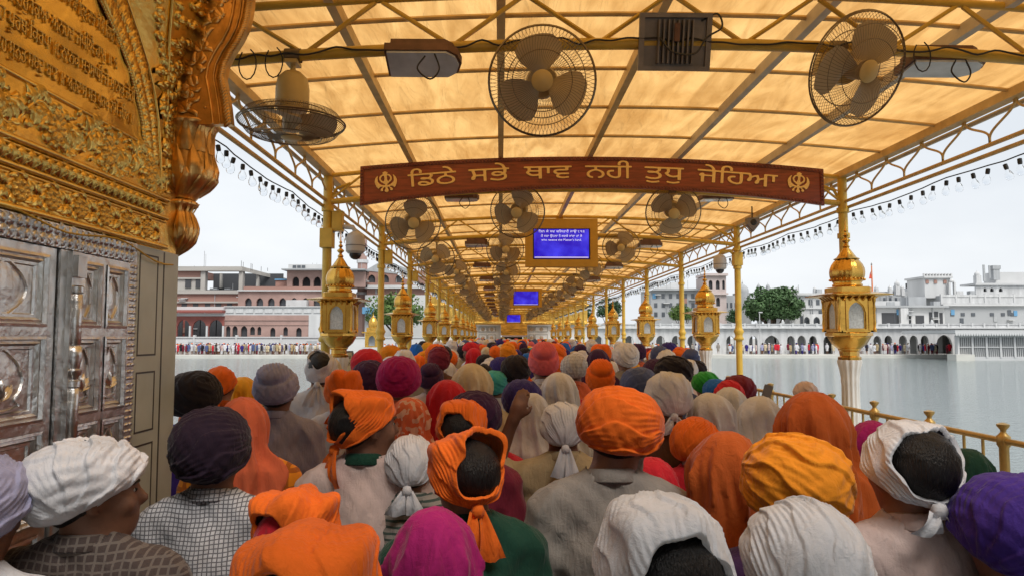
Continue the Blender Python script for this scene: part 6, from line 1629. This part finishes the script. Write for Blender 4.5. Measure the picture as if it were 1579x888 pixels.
def scarf(seed=0, opening=0.0, odir=(0, -0.72, 0.7), flare=0.0, rim=-0.17, puff=0.010, lo=False, hi=False, knot=True, peak=0.0):
    """cloth tied round the head; with opening > 0 the hair at the crown stays bare"""
    r0 = random.Random(seed * 5 + 3); rs = r0.uniform(0, 6)
    t0 = (lambda P: opening * (1 + 0.16 * np.sin(2 * P + rs) + 0.10 * np.sin(3 * P + 2 * rs) + 0.04 * np.sin(7 * P))) if opening else None
    def rfn(D, q, P):
        r = skull(D) + puff + fan_fold(D, (0.05, -0.75, -0.62), 15, 0.006, rs, 0.002, rs) + 0.003 * np.sin(D[..., 0] * 9 + rs) * np.sin(D[..., 2] * 7 + rs * 2)
        if opening: r = r + flare * np.exp(-(q / 0.16) ** 2) * (0.5 + 0.5 * np.sin(P * 2 + rs) + 0.4 * np.clip(D[..., 2], 0, 1))
        if peak: r = r + peak * np.exp(-((D[..., 2] - 0.72) / 0.22) ** 2) * (0.6 + 0.4 * np.sin(D[..., 0] * 9 + rs)) + 0.4 * peak * np.clip(-D[..., 1], 0, 1) * np.clip(D[..., 2] + 0.1, 0, 1)
        return r
    return wrap('head_scarf', odir if opening else (0, -0.1, 1), t0, (0, -0.52, 1), rim, rfn, *((30, 16) if lo else ((200, 96) if hi else (110, 54))), tuck=0.9, rim_in=0.06)
def hair(puff=0.006, lo=False, bun=0.0, bdir=(0, -0.72, 0.7)):
    def rfn(D, q, P):
        r = skull(D) + puff + 0.0015 * np.sin(D[..., 0] * 90) 
        if bun: r = r + bun * np.exp(-(np.arccos(np.clip(D @ (np.array(bdir) / np.linalg.norm(bdir)), -1, 1)) / 0.75) ** 4)
        return r
    return wrap('hair', (0, -0.1, 1), None, (0, -0.5, 0.86), -0.27, rfn, *((24, 12) if lo else (64, 36)), tuck=0.9, rim_in=0.04)
def knot(seed=0, tail=0.14):
    r0 = random.Random(seed); mb = MB(); c = HC + v3(0.0, -0.118, -0.075)
    mb.lathe([(0.001, 0.02), (0.014, 0.016), (0.02, 0.0), (0.015, -0.016), (0.001, -0.02)], 10, c)
    for s in (-1, 1):
        V = []; L_ = tail * r0.uniform(0.7, 1.1); b = r0.uniform(-0.3, 0.3)
        for q in np.linspace(0, 1, 8):
            w = 0.010 + 0.030 * q; y = -0.015 * math.sin(q * 3) - 0.012 * q; x0 = s * (0.012 + 0.03 * q) + b * 0.05 * q
            V.append([c + v3(x0 + w * u, y + 0.008 * math.cos(u * 5 + q * 3), -0.008 - L_ * q + 0.01 * abs(u)) for u in np.linspace(-1, 1, 6)])
        mb.grid(V)
    return mb.mesh('scarf_tail', 180)
def veil(seed=0, h=0.010, back=1.0, peak=0.0, length=1.02, vol=0.0):
    r0 = random.Random(seed); rs = r0.uniform(0, 6)
    S = SDF((-0.32, -0.3, length - 0.05), (0.32, 0.26, 1.83), h)
    S.ell(HC + v3(0, -0.008, 0.006), (0.098 + vol, 0.117 + vol, 0.112 + vol + peak * 0.5), 0.03)
    S.cap(HC + v3(0, -0.02, -0.02), (0, -0.05, 1.42), 0.092 + vol * 0.7, 0.125, 0.06); S.cap((-0.13, -0.03, 1.385), (0.13, -0.03, 1.385), 0.09, 0.09, 0.07)
    S.ell((0, -0.025, 1.2), (0.215, 0.15, 0.24), 0.07)
    if peak: S.ell(HC + v3(0, -0.03, 0.085), (0.05, 0.06, 0.03 + peak), 0.05)
    def f(X, Y, Z):
        A = np.arctan2(X, -(Y + 0.02)); dn = np.clip((1.745 - Z) * 6, 0.18, 1); rg = lambda t: np.abs(np.sin(t)) - 0.6
        return 0.026 * dn * rg(A * 4.5 + 1.8 * np.sin(Z * 6 + rs) + rs) + 0.013 * dn * rg(A * 10 + Z * 9 + rs) + 0.005 * rg(Z * 24 + 3 * np.sin(A * 2.3 + rs) + 6 * A)
    S.noise(f)
    # open at the face and below
    S.keep(lambda X, Y, Z: (length + 0.03 * np.sin(X * 30 + rs) - Z) + 0 * Y)
    S.keep(lambda X, Y, Z: 0.075 - np.sqrt((X / 1.0) ** 2 + np.maximum(0, 0.085 - Y) ** 2 * 4 + np.maximum(0, np.abs(Z - 1.54) - 0.06) ** 2))
    return S.mesh('veil', 1)

TURB = {}
def get(kind, *a, **k):
    key = (kind.__name__,) + a + tuple(sorted(k.items()))
    if key not in TURB: TURB[key] = kind(*a, **k)
    return TURB[key]

C = dict(dkbrown=(0.07, 0.05, 0.045), orange=(0.80, 0.145, 0.010), orange2=(0.85, 0.20, 0.015), white=(0.62, 0.615, 0.64), cream=(0.60, 0.50, 0.34), purple=(0.045, 0.014, 0.055), dpurple=(0.022, 0.010, 0.024), black=(0.016, 0.013, 0.018), navy=(0.03, 0.022, 0.17), lav=(0.32, 0.32, 0.47), grey=(0.28, 0.25, 0.22), red=(0.55, 0.015, 0.03), maroon=(0.16, 0.012, 0.03), magenta=(0.36, 0.010, 0.13), pink=(0.68, 0.13, 0.15), yellow=(0.78, 0.36, 0.02), saffron=(0.78, 0.26, 0.012), rust=(0.46, 0.09, 0.012), teal=(0.05, 0.36, 0.38), green=(0.02, 0.30, 0.05), dgreen=(0.008, 0.05, 0.03), blue=(0.015, 0.13, 0.5), steel=(0.075, 0.10, 0.22), coral=(0.72, 0.16, 0.07), brown=(0.13, 0.06, 0.035), pinkw=(0.60, 0.46, 0.42), tan=(0.42, 0.32, 0.18), viol=(0.16, 0.02, 0.25), royal=(0.055, 0.022, 0.22), lime=(0.45, 0.55, 0.03))
def person(x, y, zhead, label, head, col, top='grey', cut='shirt', pat=None, body='std', skin=0, group=None, rz=0.0, scale=None, trous='brown', collar=True, extra=None, hcol=None, hpat=None, size=1.0):
    sc = (zhead / 1.605) if scale is None else scale
    p = thing('person', label, 'person', (x, y, 0), rz, group, (size * (0.5 + 0.5 * sc), size * (0.5 + 0.5 * sc), sc))
    obj('body', BODY[body], SKIN[skin], p)
    sh = obj('shirt', SHIRT[cut], cloth(C[top], pat), p)
    obj('trousers', TROUS, cloth(C[trous]), p)
    M = None
    if body in BROT:
        R4 = Matrix(BROT[body].tolist()).to_4x4(); h = Vector(HP); M = Matrix.Translation(h) @ R4 @ Matrix.Translation(-h)
    def hd(nm, me, mt):
        o = obj(nm, me, mt, p)
        if M is not None: o.matrix_local = M
        return o
    cm = cloth(C[col], hpat)
    if head[0] == 'turban': hd('turban', get(turban, **head[1]), cm)
    elif head[0] == 'scarf':
        k = dict(head[1]); kt = k.pop('tail', 0.14); s_ = hd('head_scarf', get(scarf, **k), cm)
        if kt: o = obj('scarf_tail', get(knot, k.get('seed', 0), kt), cm, s_)
        if k.get('opening'): hd('hair', get(hair, bun=k.get('puff', 0.01) + 0.008, puff=0.004, bdir=k.get('odir', (0, -0.72, 0.7))), HAIR if not hcol else cloth(C[hcol]))
        else: hd('hair', get(hair, puff=0.003), HAIR)
    elif head[0] == 'veil': obj('veil', get(veil, **head[1]), cm, p)
    elif head[0] == 'bare': hd('hair', get(hair), HAIR)
    if head[0] == 'turban' : hd('hair', get(hair, puff=0.002), HAIR)
    if collar and cut in ('shirt', 'shirt2', 'raised', 'phone'): obj('collar', COLLAR, cloth(C[collar]) if isinstance(collar, str) else cloth(C[top], pat), sh, (0, 0, 0.022))
    elif cut == 'kurta': obj('collar', COLLAR2, cloth(C[top], pat), sh, (0, 0, 0.022))
    if extra: extra(p, hd, sh)
    return p
T = lambda style=0, seed=0, w=1.0, hgt=1.0: ('turban', dict(style=style, seed=seed, w=w, hgt=hgt))
S_ = lambda seed=0, **k: ('scarf', dict(seed=seed, **k))
V_ = lambda seed=0, **k: ('veil', dict(seed=seed, **k))

def at(px, py, Y): p = atY(px, py, Y); return p.x, Y, p.z
def eyes(p, hd, sh):
    for s in (-1, 1):
        e = MB().lathe([(0.001, 0.007), (0.006, 0.005), (0.009, 0), (0.006, -0.005), (0.001, -0.007)], 10, (s * 0.031, 0.084, 1.602)).mesh('eye', 180); hd('eye', e, mat('eye_white', (0.4, 0.37, 0.34), 0.2))
        e = MB().lathe([(0.001, 0.005), (0.0045, 0.003), (0.005, 0), (0.001, -0.005)], 8, (s * 0.032, 0.0915, 1.602)).mesh('iris', 180); hd('iris', e, HAIR)
        MB().tube([(s * 0.014, 0.098, 1.617), (s * 0.034, 0.1, 1.623), (s * 0.052, 0.088, 1.617)], [0.003, 0.0045, 0.002], 6)
        hd('eyebrow', MB().tube([(s * 0.014, 0.098, 1.619), (s * 0.034, 0.0985, 1.625), (s * 0.052, 0.086, 1.619)], [0.003, 0.0045, 0.002], 6).mesh('eyebrow', 180), HAIR)
def beard_me():
    S = SDF((-0.1, -0.04, 1.36), (0.1, 0.15, 1.62), 0.009)
    S.ell((0, 0.045, 1.515), (0.066, 0.062, 0.05), 0.03); S.ell((0, 0.07, 1.475), (0.045, 0.04, 0.06), 0.03); S.cap((-0.07, 0.02, 1.58), (-0.05, 0.06, 1.52), 0.013, 0.02, 0.03); S.cap((0.07, 0.02, 1.58), (0.05, 0.06, 1.52), 0.013, 0.02, 0.03); S.cap((-0.03, 0.095, 1.55), (0.03, 0.095, 1.55), 0.009, 0.009, 0.01)
    S.ell((0, 0.108, 1.532), (0.024, 0.02, 0.008), 0, cut=True)
    S.noise(lambda X, Y, Z: 0.003 * np.sin(X * 260 + 3 * np.sin(Z * 60)) * np.sin(Z * 120))
    return S.mesh('beard')
BEARD = beard_me()
def bearded(mt): 
    def f(p, hd, sh): eyes(p, hd, sh); hd('beard', BEARD, mt)
    return f
def green_collar(p, hd, sh): eyes(p, hd, sh)
def glasses(p, hd, sh):
    eyes(p, hd, sh); mb = MB()
    for s in (-1, 1):
        mb.tube([(s * 0.034 + 0.022 * math.cos(q), 0.118, 1.6 + 0.018 * math.sin(q)) for q in np.linspace(0, 2 * PI, 14)], 0.0016, 5); mb.tube([(s * 0.056, 0.117, 1.604), (s * 0.088, 0.06, 1.604), (s * 0.096, -0.005, 1.6)], 0.0018, 5)
    mb.tube([(-0.012, 0.118, 1.604), (0.012, 0.118, 1.604)], 0.0018, 5); hd('glasses', mb.mesh('glasses', 180), GREYM)

G = 'pilgrims packed close together at the canopy entrance'
def pp(px, py, Y, label, head, col, **k):
    if Y < 3.3 and head[0] != 'veil': head = (head[0], dict(head[1], hi=True))
    x, y, z = at(px, py, Y); z -= 0.03 if head[0] == 'turban' else 0.0; k.setdefault('group', G); return person(x, y, z, label, head, col, **k)
OPEN = dict(opening=0.62, flare=0.018)
# front row
pp(-42, 775, 1.68, 'person in pale lavender turban and white shirt next to the silver door', T(2, 1), 'lav', top='white')
pp(146, 738, 1.85, 'person in white turban looking sideways beside the silver door, brown plaid jacket', T(3, 2, 0.95, 0.9), 'white', top='dkbrown', pat='plaid2', cut='shirt2', body='right', skin=1, extra=eyes, trous='black')
pp(330, 690, 2.42, 'person in huge dark purple turban and black checked shirt by marble pilaster', T(0, 3, 1.0, 1.12), 'dpurple', top='white', pat='plaid', skin=1, trous='black', rz=0.06)
pp(303, 610, 3.80, 'person in black turban and violet shirt standing past the marble pilaster', T(5, 4, 1.05, 1.05), 'black', top='royal')
pp(340, 592, 4.7, 'person with orange head cloth knotted behind, close to the pool rail', S_(5, tail=0.12), 'orange', top='rust')
pp(374, 606, 5.0, 'woman with pale yellow veil beside the cream notice board', V_(6), 'yellow', top='tan', cut='kurta')
pp(376, 655, 3.0, 'woman with coral veil and orange plaid shawl behind the dark purple turban', V_(7, length=1.1), 'coral', top='saffron', cut='kurta', pat='oplaid', size=0.95)
pp(428, 596, 4.0, 'person in lavender grey turban wound to a V and matching shirt', T(4, 8), 'lav', top='lav', cut='shirt2', skin=1)
pp(497, 572, 4.7, 'person with white kerchief around dark hair and white shirt', S_(9, opening=0.55, flare=0.02), 'white', top='white')
pp(531, 604, 4.25, 'person in orange wound turban next to the white kerchief wearer', S_(10, puff=0.02, peak=0.03, tail=0.1), 'orange', top='white')
pp(567, 562, 5.9, 'person in bright red turban below the large gilt lantern', T(0, 11), 'red', top='grey')
pp(571, 582, 5.2, 'person in deep violet turban in front of the red turban', T(1, 12), 'purple', top='grey')
pp(616, 584, 4.5, 'person in magenta turban coiled in rings', T(1, 13, 1.05, 1.08), 'magenta', top='coral', hpat=None)
def tee(p, hd, sh): eyes(p, hd, sh); obj('dark_band', MB().lathe([(0.235, 1.13), (0.24, 1.2)], 40, (0, 0, 0)).xf(Matrix.Diagonal((0.86, 0.66, 1, 1))).mesh('dark_band', 180), cloth(C['dpurple']), sh)
pp(564, 654, 2.65, 'person in loose orange kerchief turned sideways, pale shirt with green collar', S_(14, opening=0.5, flare=0.020, odir=(0.25, -0.9, 0.25), puff=0.016, peak=0.02, tail=0.12), 'orange', top='pinkw', collar='dgreen', body='right', extra=tee, skin=1)
pp(632, 645, 3.75, 'woman with red and white patterned veil behind the orange kerchief', V_(15), 'coral', hpat='leafy', top='coral', cut='kurta')
pp(634, 716, 2.62, 'person in tight white scarf tied at nape and striped shirt', S_(16, puff=0.012, tail=0.1), 'white', top='grey', pat='stripes', size=0.95)
pp(716, 732, 2.05, 'person with glasses and orange kerchief open over black hair, dark green shirt', S_(17, opening=0.66, flare=0.020, odir=(0.18, -0.92, 0.38), puff=0.014, peak=0.028, tail=0.12), 'orange', top='dgreen', extra=glasses, rz=0.35, trous='black')
pp(712, 660, 2.95, 'person in small orange kerchief with torn edges just ahead of glasses wearer', S_(18, opening=0.5, flare=0.020, odir=(-0.1, -0.95, 0.1), puff=0.014, peak=0.025), 'orange', top='maroon')
pp(732, 640, 3.35, 'person in dark plum turban behind the small orange kerchief', T(1, 19, 1.0, 0.95), 'purple', top='red')
pp(690, 618, 3.9, 'woman with bright red veil beside the plum turban', V_(20), 'red', top='magenta', cut='kurta')
pp(727, 594, 4.3, 'woman with beige veil in long folds', V_(21, vol=0.012), 'cream', top='cream', cut='kurta')
pp(762, 590, 6.0, 'person in teal turban beside the beige veil', T(5, 22, 0.9, 0.9), 'teal', top='white')
pp(805, 615, 4.4, 'person in navy blue turban near the middle of the crowd', T(2, 23, 1.0, 1.05), 'navy', top='navy')
pp(822, 645, 3.75, 'person with white cloth draped over head in front of navy turban', V_(24, peak=0.02), 'white', top='white', cut='kurta', size=0.92)
pp(868, 660, 3.2, 'person in white head cloth with bare arm raised to head', S_(25, puff=0.016, peak=0.01), 'white', top='tan', cut='raised', body='raised', skin=1)
pp(940, 655, 2.3, 'tall person in broad bright orange turban and grey shirt, bowing head', T(0, 26, 1.02, 0.98), 'orange', top='grey', body='down', extra=bearded(GREYHAIR), trous='black', size=1.06)
# middle ground, named one by one
pp(885, 566, 6.7, 'person in black and white checked turban', T(2, 27), 'white', hpat='check', top='coral')
pp(838, 558, 5.7, 'person in tall rose pink turban', T(4, 28, 1.0, 1.15), 'pink', top='white')
pp(795, 571, 6.1, 'person in charcoal turban beside the rose pink turban', T(5, 29, 1.0, 1.05), 'black', top='white')
pp(862, 604, 4.6, 'woman with white veil ahead of the raised arm', V_(30, vol=0.01), 'white', top='white', cut='kurta')
pp(925, 583, 5.5, 'person in pointed orange turban beyond the tall bowing person', T(4, 31, 0.95, 1.15), 'orange', top='red')
pp(1030, 614, 3.5, 'person in pale grey white draped scarf and dark green shirt', S_(32, puff=0.022, peak=0.012, tail=0.1), 'white', top='brown', cut='shirt2')
pp(985, 594, 4.8, 'person in steel blue turban behind the draped scarf', T(0, 33), 'steel', top='white')
pp(1037, 572, 5.3, 'person in wide charcoal turban near the gold canopy post', T(3, 34, 1.1, 0.9), 'black', top='steel')
pp(1011, 575, 6.2, 'person in dark plum turban next to the wide charcoal one', T(1, 35, 0.95, 1.0), 'purple', top='white')
pp(1095, 643, 3.55, 'woman with white veil beside the smooth orange turban', V_(36, vol=0.008), 'white', top='white', cut='kurta')
pp(1072, 682, 3.25, 'bearded person in smooth round orange turban and red shirt', S_(37, puff=0.022, tail=0), 'orange', top='red', body='right', extra=bearded(HAIR), size=0.97)
pp(1003, 748, 2.62, 'small person with plain red veil behind the folded white kerchief', V_(38), 'red', top='navy', cut='kurta', size=0.92)
pp(1118, 735, 2.2, 'woman with burnt orange veil falling over her shoulders', V_(39, vol=0.014, peak=0.02), 'rust', top='rust', cut='kurta')
pp(1220, 742, 1.84, 'person in large yellow orange layered turban', T(3, 40, 1.05, 1.02), 'saffron', top='purple', trous='black')
pp(1250, 662, 2.62, 'woman with rust veil and purple dress at the pool railing side', V_(41, vol=0.022), 'rust', top='viol', cut='kurta')
pp(1170, 645, 3.7, 'woman with pale grey veil near the pool railing', V_(42, vol=0.006), 'white', top='grey', cut='kurta')
pp(1125, 623, 4.6, 'woman with cream veil two steps from the railing', V_(43), 'white', top='cream', cut='kurta')
pp(1087, 590, 6.3, 'person in bright green turban', T(5, 44, 0.95, 0.9), 'green', top='yellow')
pp(1103, 602, 5.9, 'person in bright blue turban', T(0, 45, 0.85, 0.9), 'blue', top='green')
pp(1137, 600, 5.3, 'person in maroon turban', T(2, 46, 1.0, 0.95), 'maroon', top='grey')
pp(1124, 611, 4.95, 'person in crimson head cloth below the maroon turban', S_(47, puff=0.016), 'red', top='grey')
pp(1072, 570, 8.2, 'person in black turban and tan shirt by the pool railing', T(3, 48, 0.95, 0.95), 'black', top='tan')
pp(1060, 547, 12.4, 'person in orange turban facing back toward the gate', T(0, 49, 0.9, 1.0), 'orange', top='steel', rz=PI - 0.3, extra=bearded(HAIR), body='fine')
def phone_(p, hd, sh):
    o = MB().box(-0.04, 0.04, -0.005, 0.005, -0.075, 0.075).xf(Matrix.Translation((-0.215, 0.315, 1.59)) @ Matrix.Rotation(0.3, 4, 'Y')).mesh('phone')
    ph = obj('phone', o, GREYM, None); tag(ph, 'dark phone held up in a hand beside the railing', 'phone'); ph.matrix_world = p.matrix_basis @ Matrix.Identity(4)
pp(1242, 607, 5.9, 'person in pale peach head cloth holding up a phone by the railing', S_(50, puff=0.01), 'pinkw', top='grey', cut='phone', body='phone', extra=phone_)
pp(1400, 722, 1.80, 'person with white kerchief tied around black hair and pale pink shirt', S_(51, opening=0.80, flare=0.012, odir=(0.12, -0.93, 0.32), puff=0.016, tail=0.06), 'white', top='pinkw', extra=eyes)
pp(1490, 728, 3.0, 'person in dark green veil close to the pool railing', V_(52), 'dgreen', top='dgreen', cut='kurta', size=0.9)
pp(1345, 690, 2.9, 'woman with crimson veil behind the white kerchief wearer', V_(57), 'magenta', top='magenta', cut='kurta', size=0.92)
pp(1562, 812, 1.62, 'person in big royal purple turban wrapped in smooth folds', T(0, 53, 1.08, 1.06), 'royal', top='maroon', trous='black')
pp(1238, 872, 1.33, 'person in smooth rounded white head cloth and blue shirt', S_(54, puff=0.024, tail=0), 'white', top='blue', skin=1)
pp(1014, 872, 1.24, 'person with folded white kerchief open over black hair', S_(55, opening=0.68, flare=0.018, odir=(0.28, -0.93, -0.05), puff=0.02, peak=0.02, tail=0.1), 'white', top='black', trous='black')
pp(670, 866, 1.72, 'woman with crimson magenta veil in front of the glasses wearer', V_(56, vol=0.01, peak=0.02), 'magenta', top='magenta', cut='kurta', size=0.98)
pp(480, 922, 1.22, 'person with wide orange kerchief open over black hair', S_(58, opening=0.6, flare=0.020, odir=(-0.35, -0.9, -0.1), puff=0.02, peak=0.03), 'orange', top='black', trous='black', size=1.12)
pp(460, 822, 1.82, 'person in orange kerchief over a red cap', S_(59, opening=0.52, flare=0.020, odir=(-0.3, -0.93, 0.0), puff=0.016, peak=0.03), 'orange', hcol='red', top='maroon')
# ================================================================== the crowd farther on
low = {}
LTURB = [turban(i, 60 + i, r_, h_) for i, (r_, h_) in enumerate(((1, 1), (1.05, 1.05), (1, 0.95), (0.95, 1.1), (1, 1.05), (1.05, 0.95)))] 
LSCARF = [scarf(70, puff=0.016), scarf(71, puff=0.02, peak=0.012)]
LVEIL = [veil(72, h=0.013), veil(73, h=0.013, vol=0.01)]
LBODY = BODY['std']; LSHIRT = [make_shirt('shirt', 0.016, seed=5), make_shirt('shirt', 0.016, hem=0.5, sleeve=0.95, seed=6)]; LTROUS = make_trousers(0.035)
rc = random.Random(77)
PAL = [('orange', 'an orange', 22), ('white', 'a white', 26), ('navy', 'a navy', 5), ('purple', 'a dark violet', 7), ('black', 'a black', 8), ('red', 'a red', 8), ('maroon', 'a maroon', 5), ('yellow', 'a yellow', 5), ('saffron', 'a saffron', 4), ('pink', 'a pink', 3), ('steel', 'a blue grey', 4), ('teal', 'a teal', 2), ('cream', 'a cream', 5), ('blue', 'a blue', 2)]
TOPS = ['white', 'white', 'grey', 'lav', 'steel', 'tan', 'red', 'pinkw', 'navy', 'brown', 'coral', 'cream']
named = [(o.location.x, o.location.y) for o in bpy.data.objects if o.name.startswith('person')]
spots = []
y = 6.3
while y < 56.5:
    x = -1.62 + rc.uniform(0, 0.5)
    while x < 3.3:
        q = (x + rc.uniform(-0.1, 0.1), y + rc.uniform(-0.18, 0.18))
        if all((q[0] - a) ** 2 + (q[1] - b) ** 2 > 0.42 ** 2 for a, b in named) and q[0] < 0.285 * q[1]: spots.append(q)
        x += rc.uniform(0.55, 0.72)
    y += 0.62
print('crowd spots', len(spots))
spots.sort(key=lambda q: q[1])
NIND = 150; stuffq = spots[NIND:]
tot = sum(p[2] for p in PAL)
def pick():
    r_ = rc.uniform(0, tot)
    for p in PAL:
        r_ -= p[2]
        if r_ <= 0: return p
    return PAL[0]
for (x, y) in spots[:NIND]:
    nm, an, _ = pick(); k = rc.random(); zs = rc.uniform(1.5, 1.72) / 1.605
    kind = 'turban' if k < 0.6 else ('head cloth' if k < 0.82 else 'veil')
    p = thing('person', 'person in %s %s in the crowd filling the causeway beyond' % (an, kind), 'person', (x, y, 0), rc.uniform(-0.35, 0.35) + (rc.choice((-1.3, 1.3, 2.2, -2.4)) if rc.random() < 0.1 else 0), 'crowd filling the causeway beyond', (0.97, 0.97, zs))
    obj('body', LBODY, rc.choice(SKIN), p); kur = 1 if kind == 'veil' else rc.choice((0, 0, 1)); obj('shirt', LSHIRT[kur], cloth(C[rc.choice(TOPS)]), p); obj('trousers', LTROUS, cloth(C[rc.choice(('brown', 'grey', 'white', 'black'))]), p)
    if kind == 'turban': obj('turban', rc.choice(LTURB), cloth(C[nm]), p)
    elif kind == 'head cloth': obj('head_scarf', rc.choice(LSCARF), cloth(C[nm]), p)
    else: obj('veil', rc.choice(LVEIL), cloth(C[nm]), p)
# the rest of the crowd as one mass
def arrays(me):
    V = np.zeros(len(me.vertices) * 3); me.vertices.foreach_get('co', V); F = np.zeros(len(me.loops), dtype=np.int64); me.loops.foreach_get('vertex_index', F); return V.reshape(-1, 3), F.reshape(-1, 4)
CB = arrays(make_body('body', 0.055)); CS = arrays(make_shirt('shirt', 0.05, hem=0.5, puff=0.03)); CT = [arrays(m_) for m_ in (turban(0, 90, lo=True), scarf(91, lo=True, puff=0.016))]
cols = ['orange', 'white', 'navy', 'purple', 'black', 'red', 'maroon', 'yellow', 'cream', 'steel', 'pink', 'grey', 'tan']
cm = [SKIN[0]] + [cloth(C[c_]) for c_ in cols]
AV, AF, AM = [], [], []; n0 = 0
def addp(arr, M, mi):
    global n0
    V, F = arr; AV.append(V @ M[:3, :3].T + M[:3, 3]); AF.append(F + n0); AM.append(np.full(len(F), mi)); n0 += len(V)
for (x, y) in stuffq:
    zs = rc.uniform(1.48, 1.72) / 1.605; M = np.array(Matrix.Translation((x, y, 0)) @ Matrix.Rotation(rc.uniform(-0.4, 0.4), 4, 'Z') @ Matrix.Diagonal((1, 1, zs, 1)))
    addp(CB, M, 0); addp(CS, M, 1 + cols.index(rc.choice(('white', 'grey', 'tan', 'steel', 'red', 'cream', 'white')))); nm = pick()[0]; nm = {'saffron': 'yellow', 'teal': 'steel', 'blue': 'navy'}.get(nm, nm)
    addp(rc.choice(CT), M, 1 + cols.index(nm))
def stuff_mesh(name):
    me = npmesh(name, np.concatenate(AV), np.concatenate(AF)); me.polygons.foreach_set('material_index', np.concatenate(AM).astype(np.int32)); return me
o = obj('crowd', stuff_mesh('crowd'), cm); tag(o, 'dense crowd of turbaned pilgrims shrinking toward the temple doorway', 'crowd', None, 'stuff')

# ---- people on the far promenade --------------------------------------------------
def walker():
    V, F = arrays(make_body('body', 0.05)); S2, F2 = arrays(make_shirt('shirt', 0.05, hem=0.6, puff=0.03)); T2, F3 = arrays(LTROUS); H2, F4 = arrays(scarf(91, lo=True, puff=0.016))
    me = npmesh('walker', np.concatenate([V, S2, T2, H2]), np.concatenate([F, F2 + len(V), F3 + len(V) + len(S2), F4 + len(V) + len(S2) + len(T2)]))
    me.polygons.foreach_set('material_index', np.concatenate([np.zeros(len(F)), np.ones(len(F2)), np.full(len(F3), 2), np.full(len(F4), 3)]).astype(np.int32)); return me
WK = walker()
shore = []
for (a, b, n, side) in ((274, 502, 46, 'brick'), (1112, 1282, 24, 'white'), (1338, 1474, 24, 'white')):
    for k in range(n):
        px = a + (b - a) * (rc.random() * 0.7 + 0.3 * k / n); px = max(a, min(b, px)); shore.append((px, side, SHY + rc.uniform(0.8, 3.2)))
HC_ = [('white', 'a white'), ('white', 'a white'), ('orange', 'an orange'), ('black', 'a black'), ('navy', 'a navy'), ('black', 'a black'), ('red', 'a red')]
for (px, side, Y) in shore:
    x = atY(px, 540, Y).x; (hc, an) = rc.choice(HC_)
    lab = 'person in %s head cloth on the promenade before the %s' % (an, 'low white wall' if side == 'brick' else 'white arcade')
    o = obj('person', WK, [rc.choice(SKIN), cloth(C[rc.choice(('white', 'white', 'white', 'lav', 'navy', 'pinkw', 'lav', 'steel', 'black', 'maroon', 'cream', 'grey', 'red'))]), cloth(C[rc.choice(('white', 'brown', 'navy', 'grey', 'white', 'maroon'))]), cloth(C[hc])], None, (x, Y, SHZ), (0, 0, rc.uniform(0, 6.28)), rc.uniform(0.9, 1.05))
    tag(o, lab, 'person', 'people walking the promenade, %s side' % side)
AV, AF, AM = [], [], []; n0 = 0
WB, WS, WT, WH = CB, CS, arrays(LTROUS), None
for (a, b, n) in ((200, 520, 190), (560, 690, 30), (880, 1100, 30), (1100, 1474, 45)):
    for k in range(n):
        px = rc.uniform(a, b); Y = SHY + rc.uniform(0.9, 4.1); x = atY(px, 540, Y).x; M = np.array(Matrix.Translation((x, Y, SHZ)) @ Matrix.Rotation(rc.uniform(0, 6.28), 4, 'Z') @ Matrix.Scale(rc.uniform(0.88, 1.05), 4))
        addp(WB, M, 0); addp(WS, M, 1 + cols.index(rc.choice(('white', 'white', 'white', 'grey', 'tan', 'cream', 'black', 'steel', 'maroon', 'navy', 'red')))); addp(CT[1], M, 1 + cols.index(rc.choice(('white', 'black', 'grey', 'black', 'orange', 'navy', 'white'))))
o = obj('promenade_crowd', stuff_mesh('promenade_crowd'), cm); tag(o, 'distant crowd strolling along both far promenades', 'crowd', None, 'stuff')
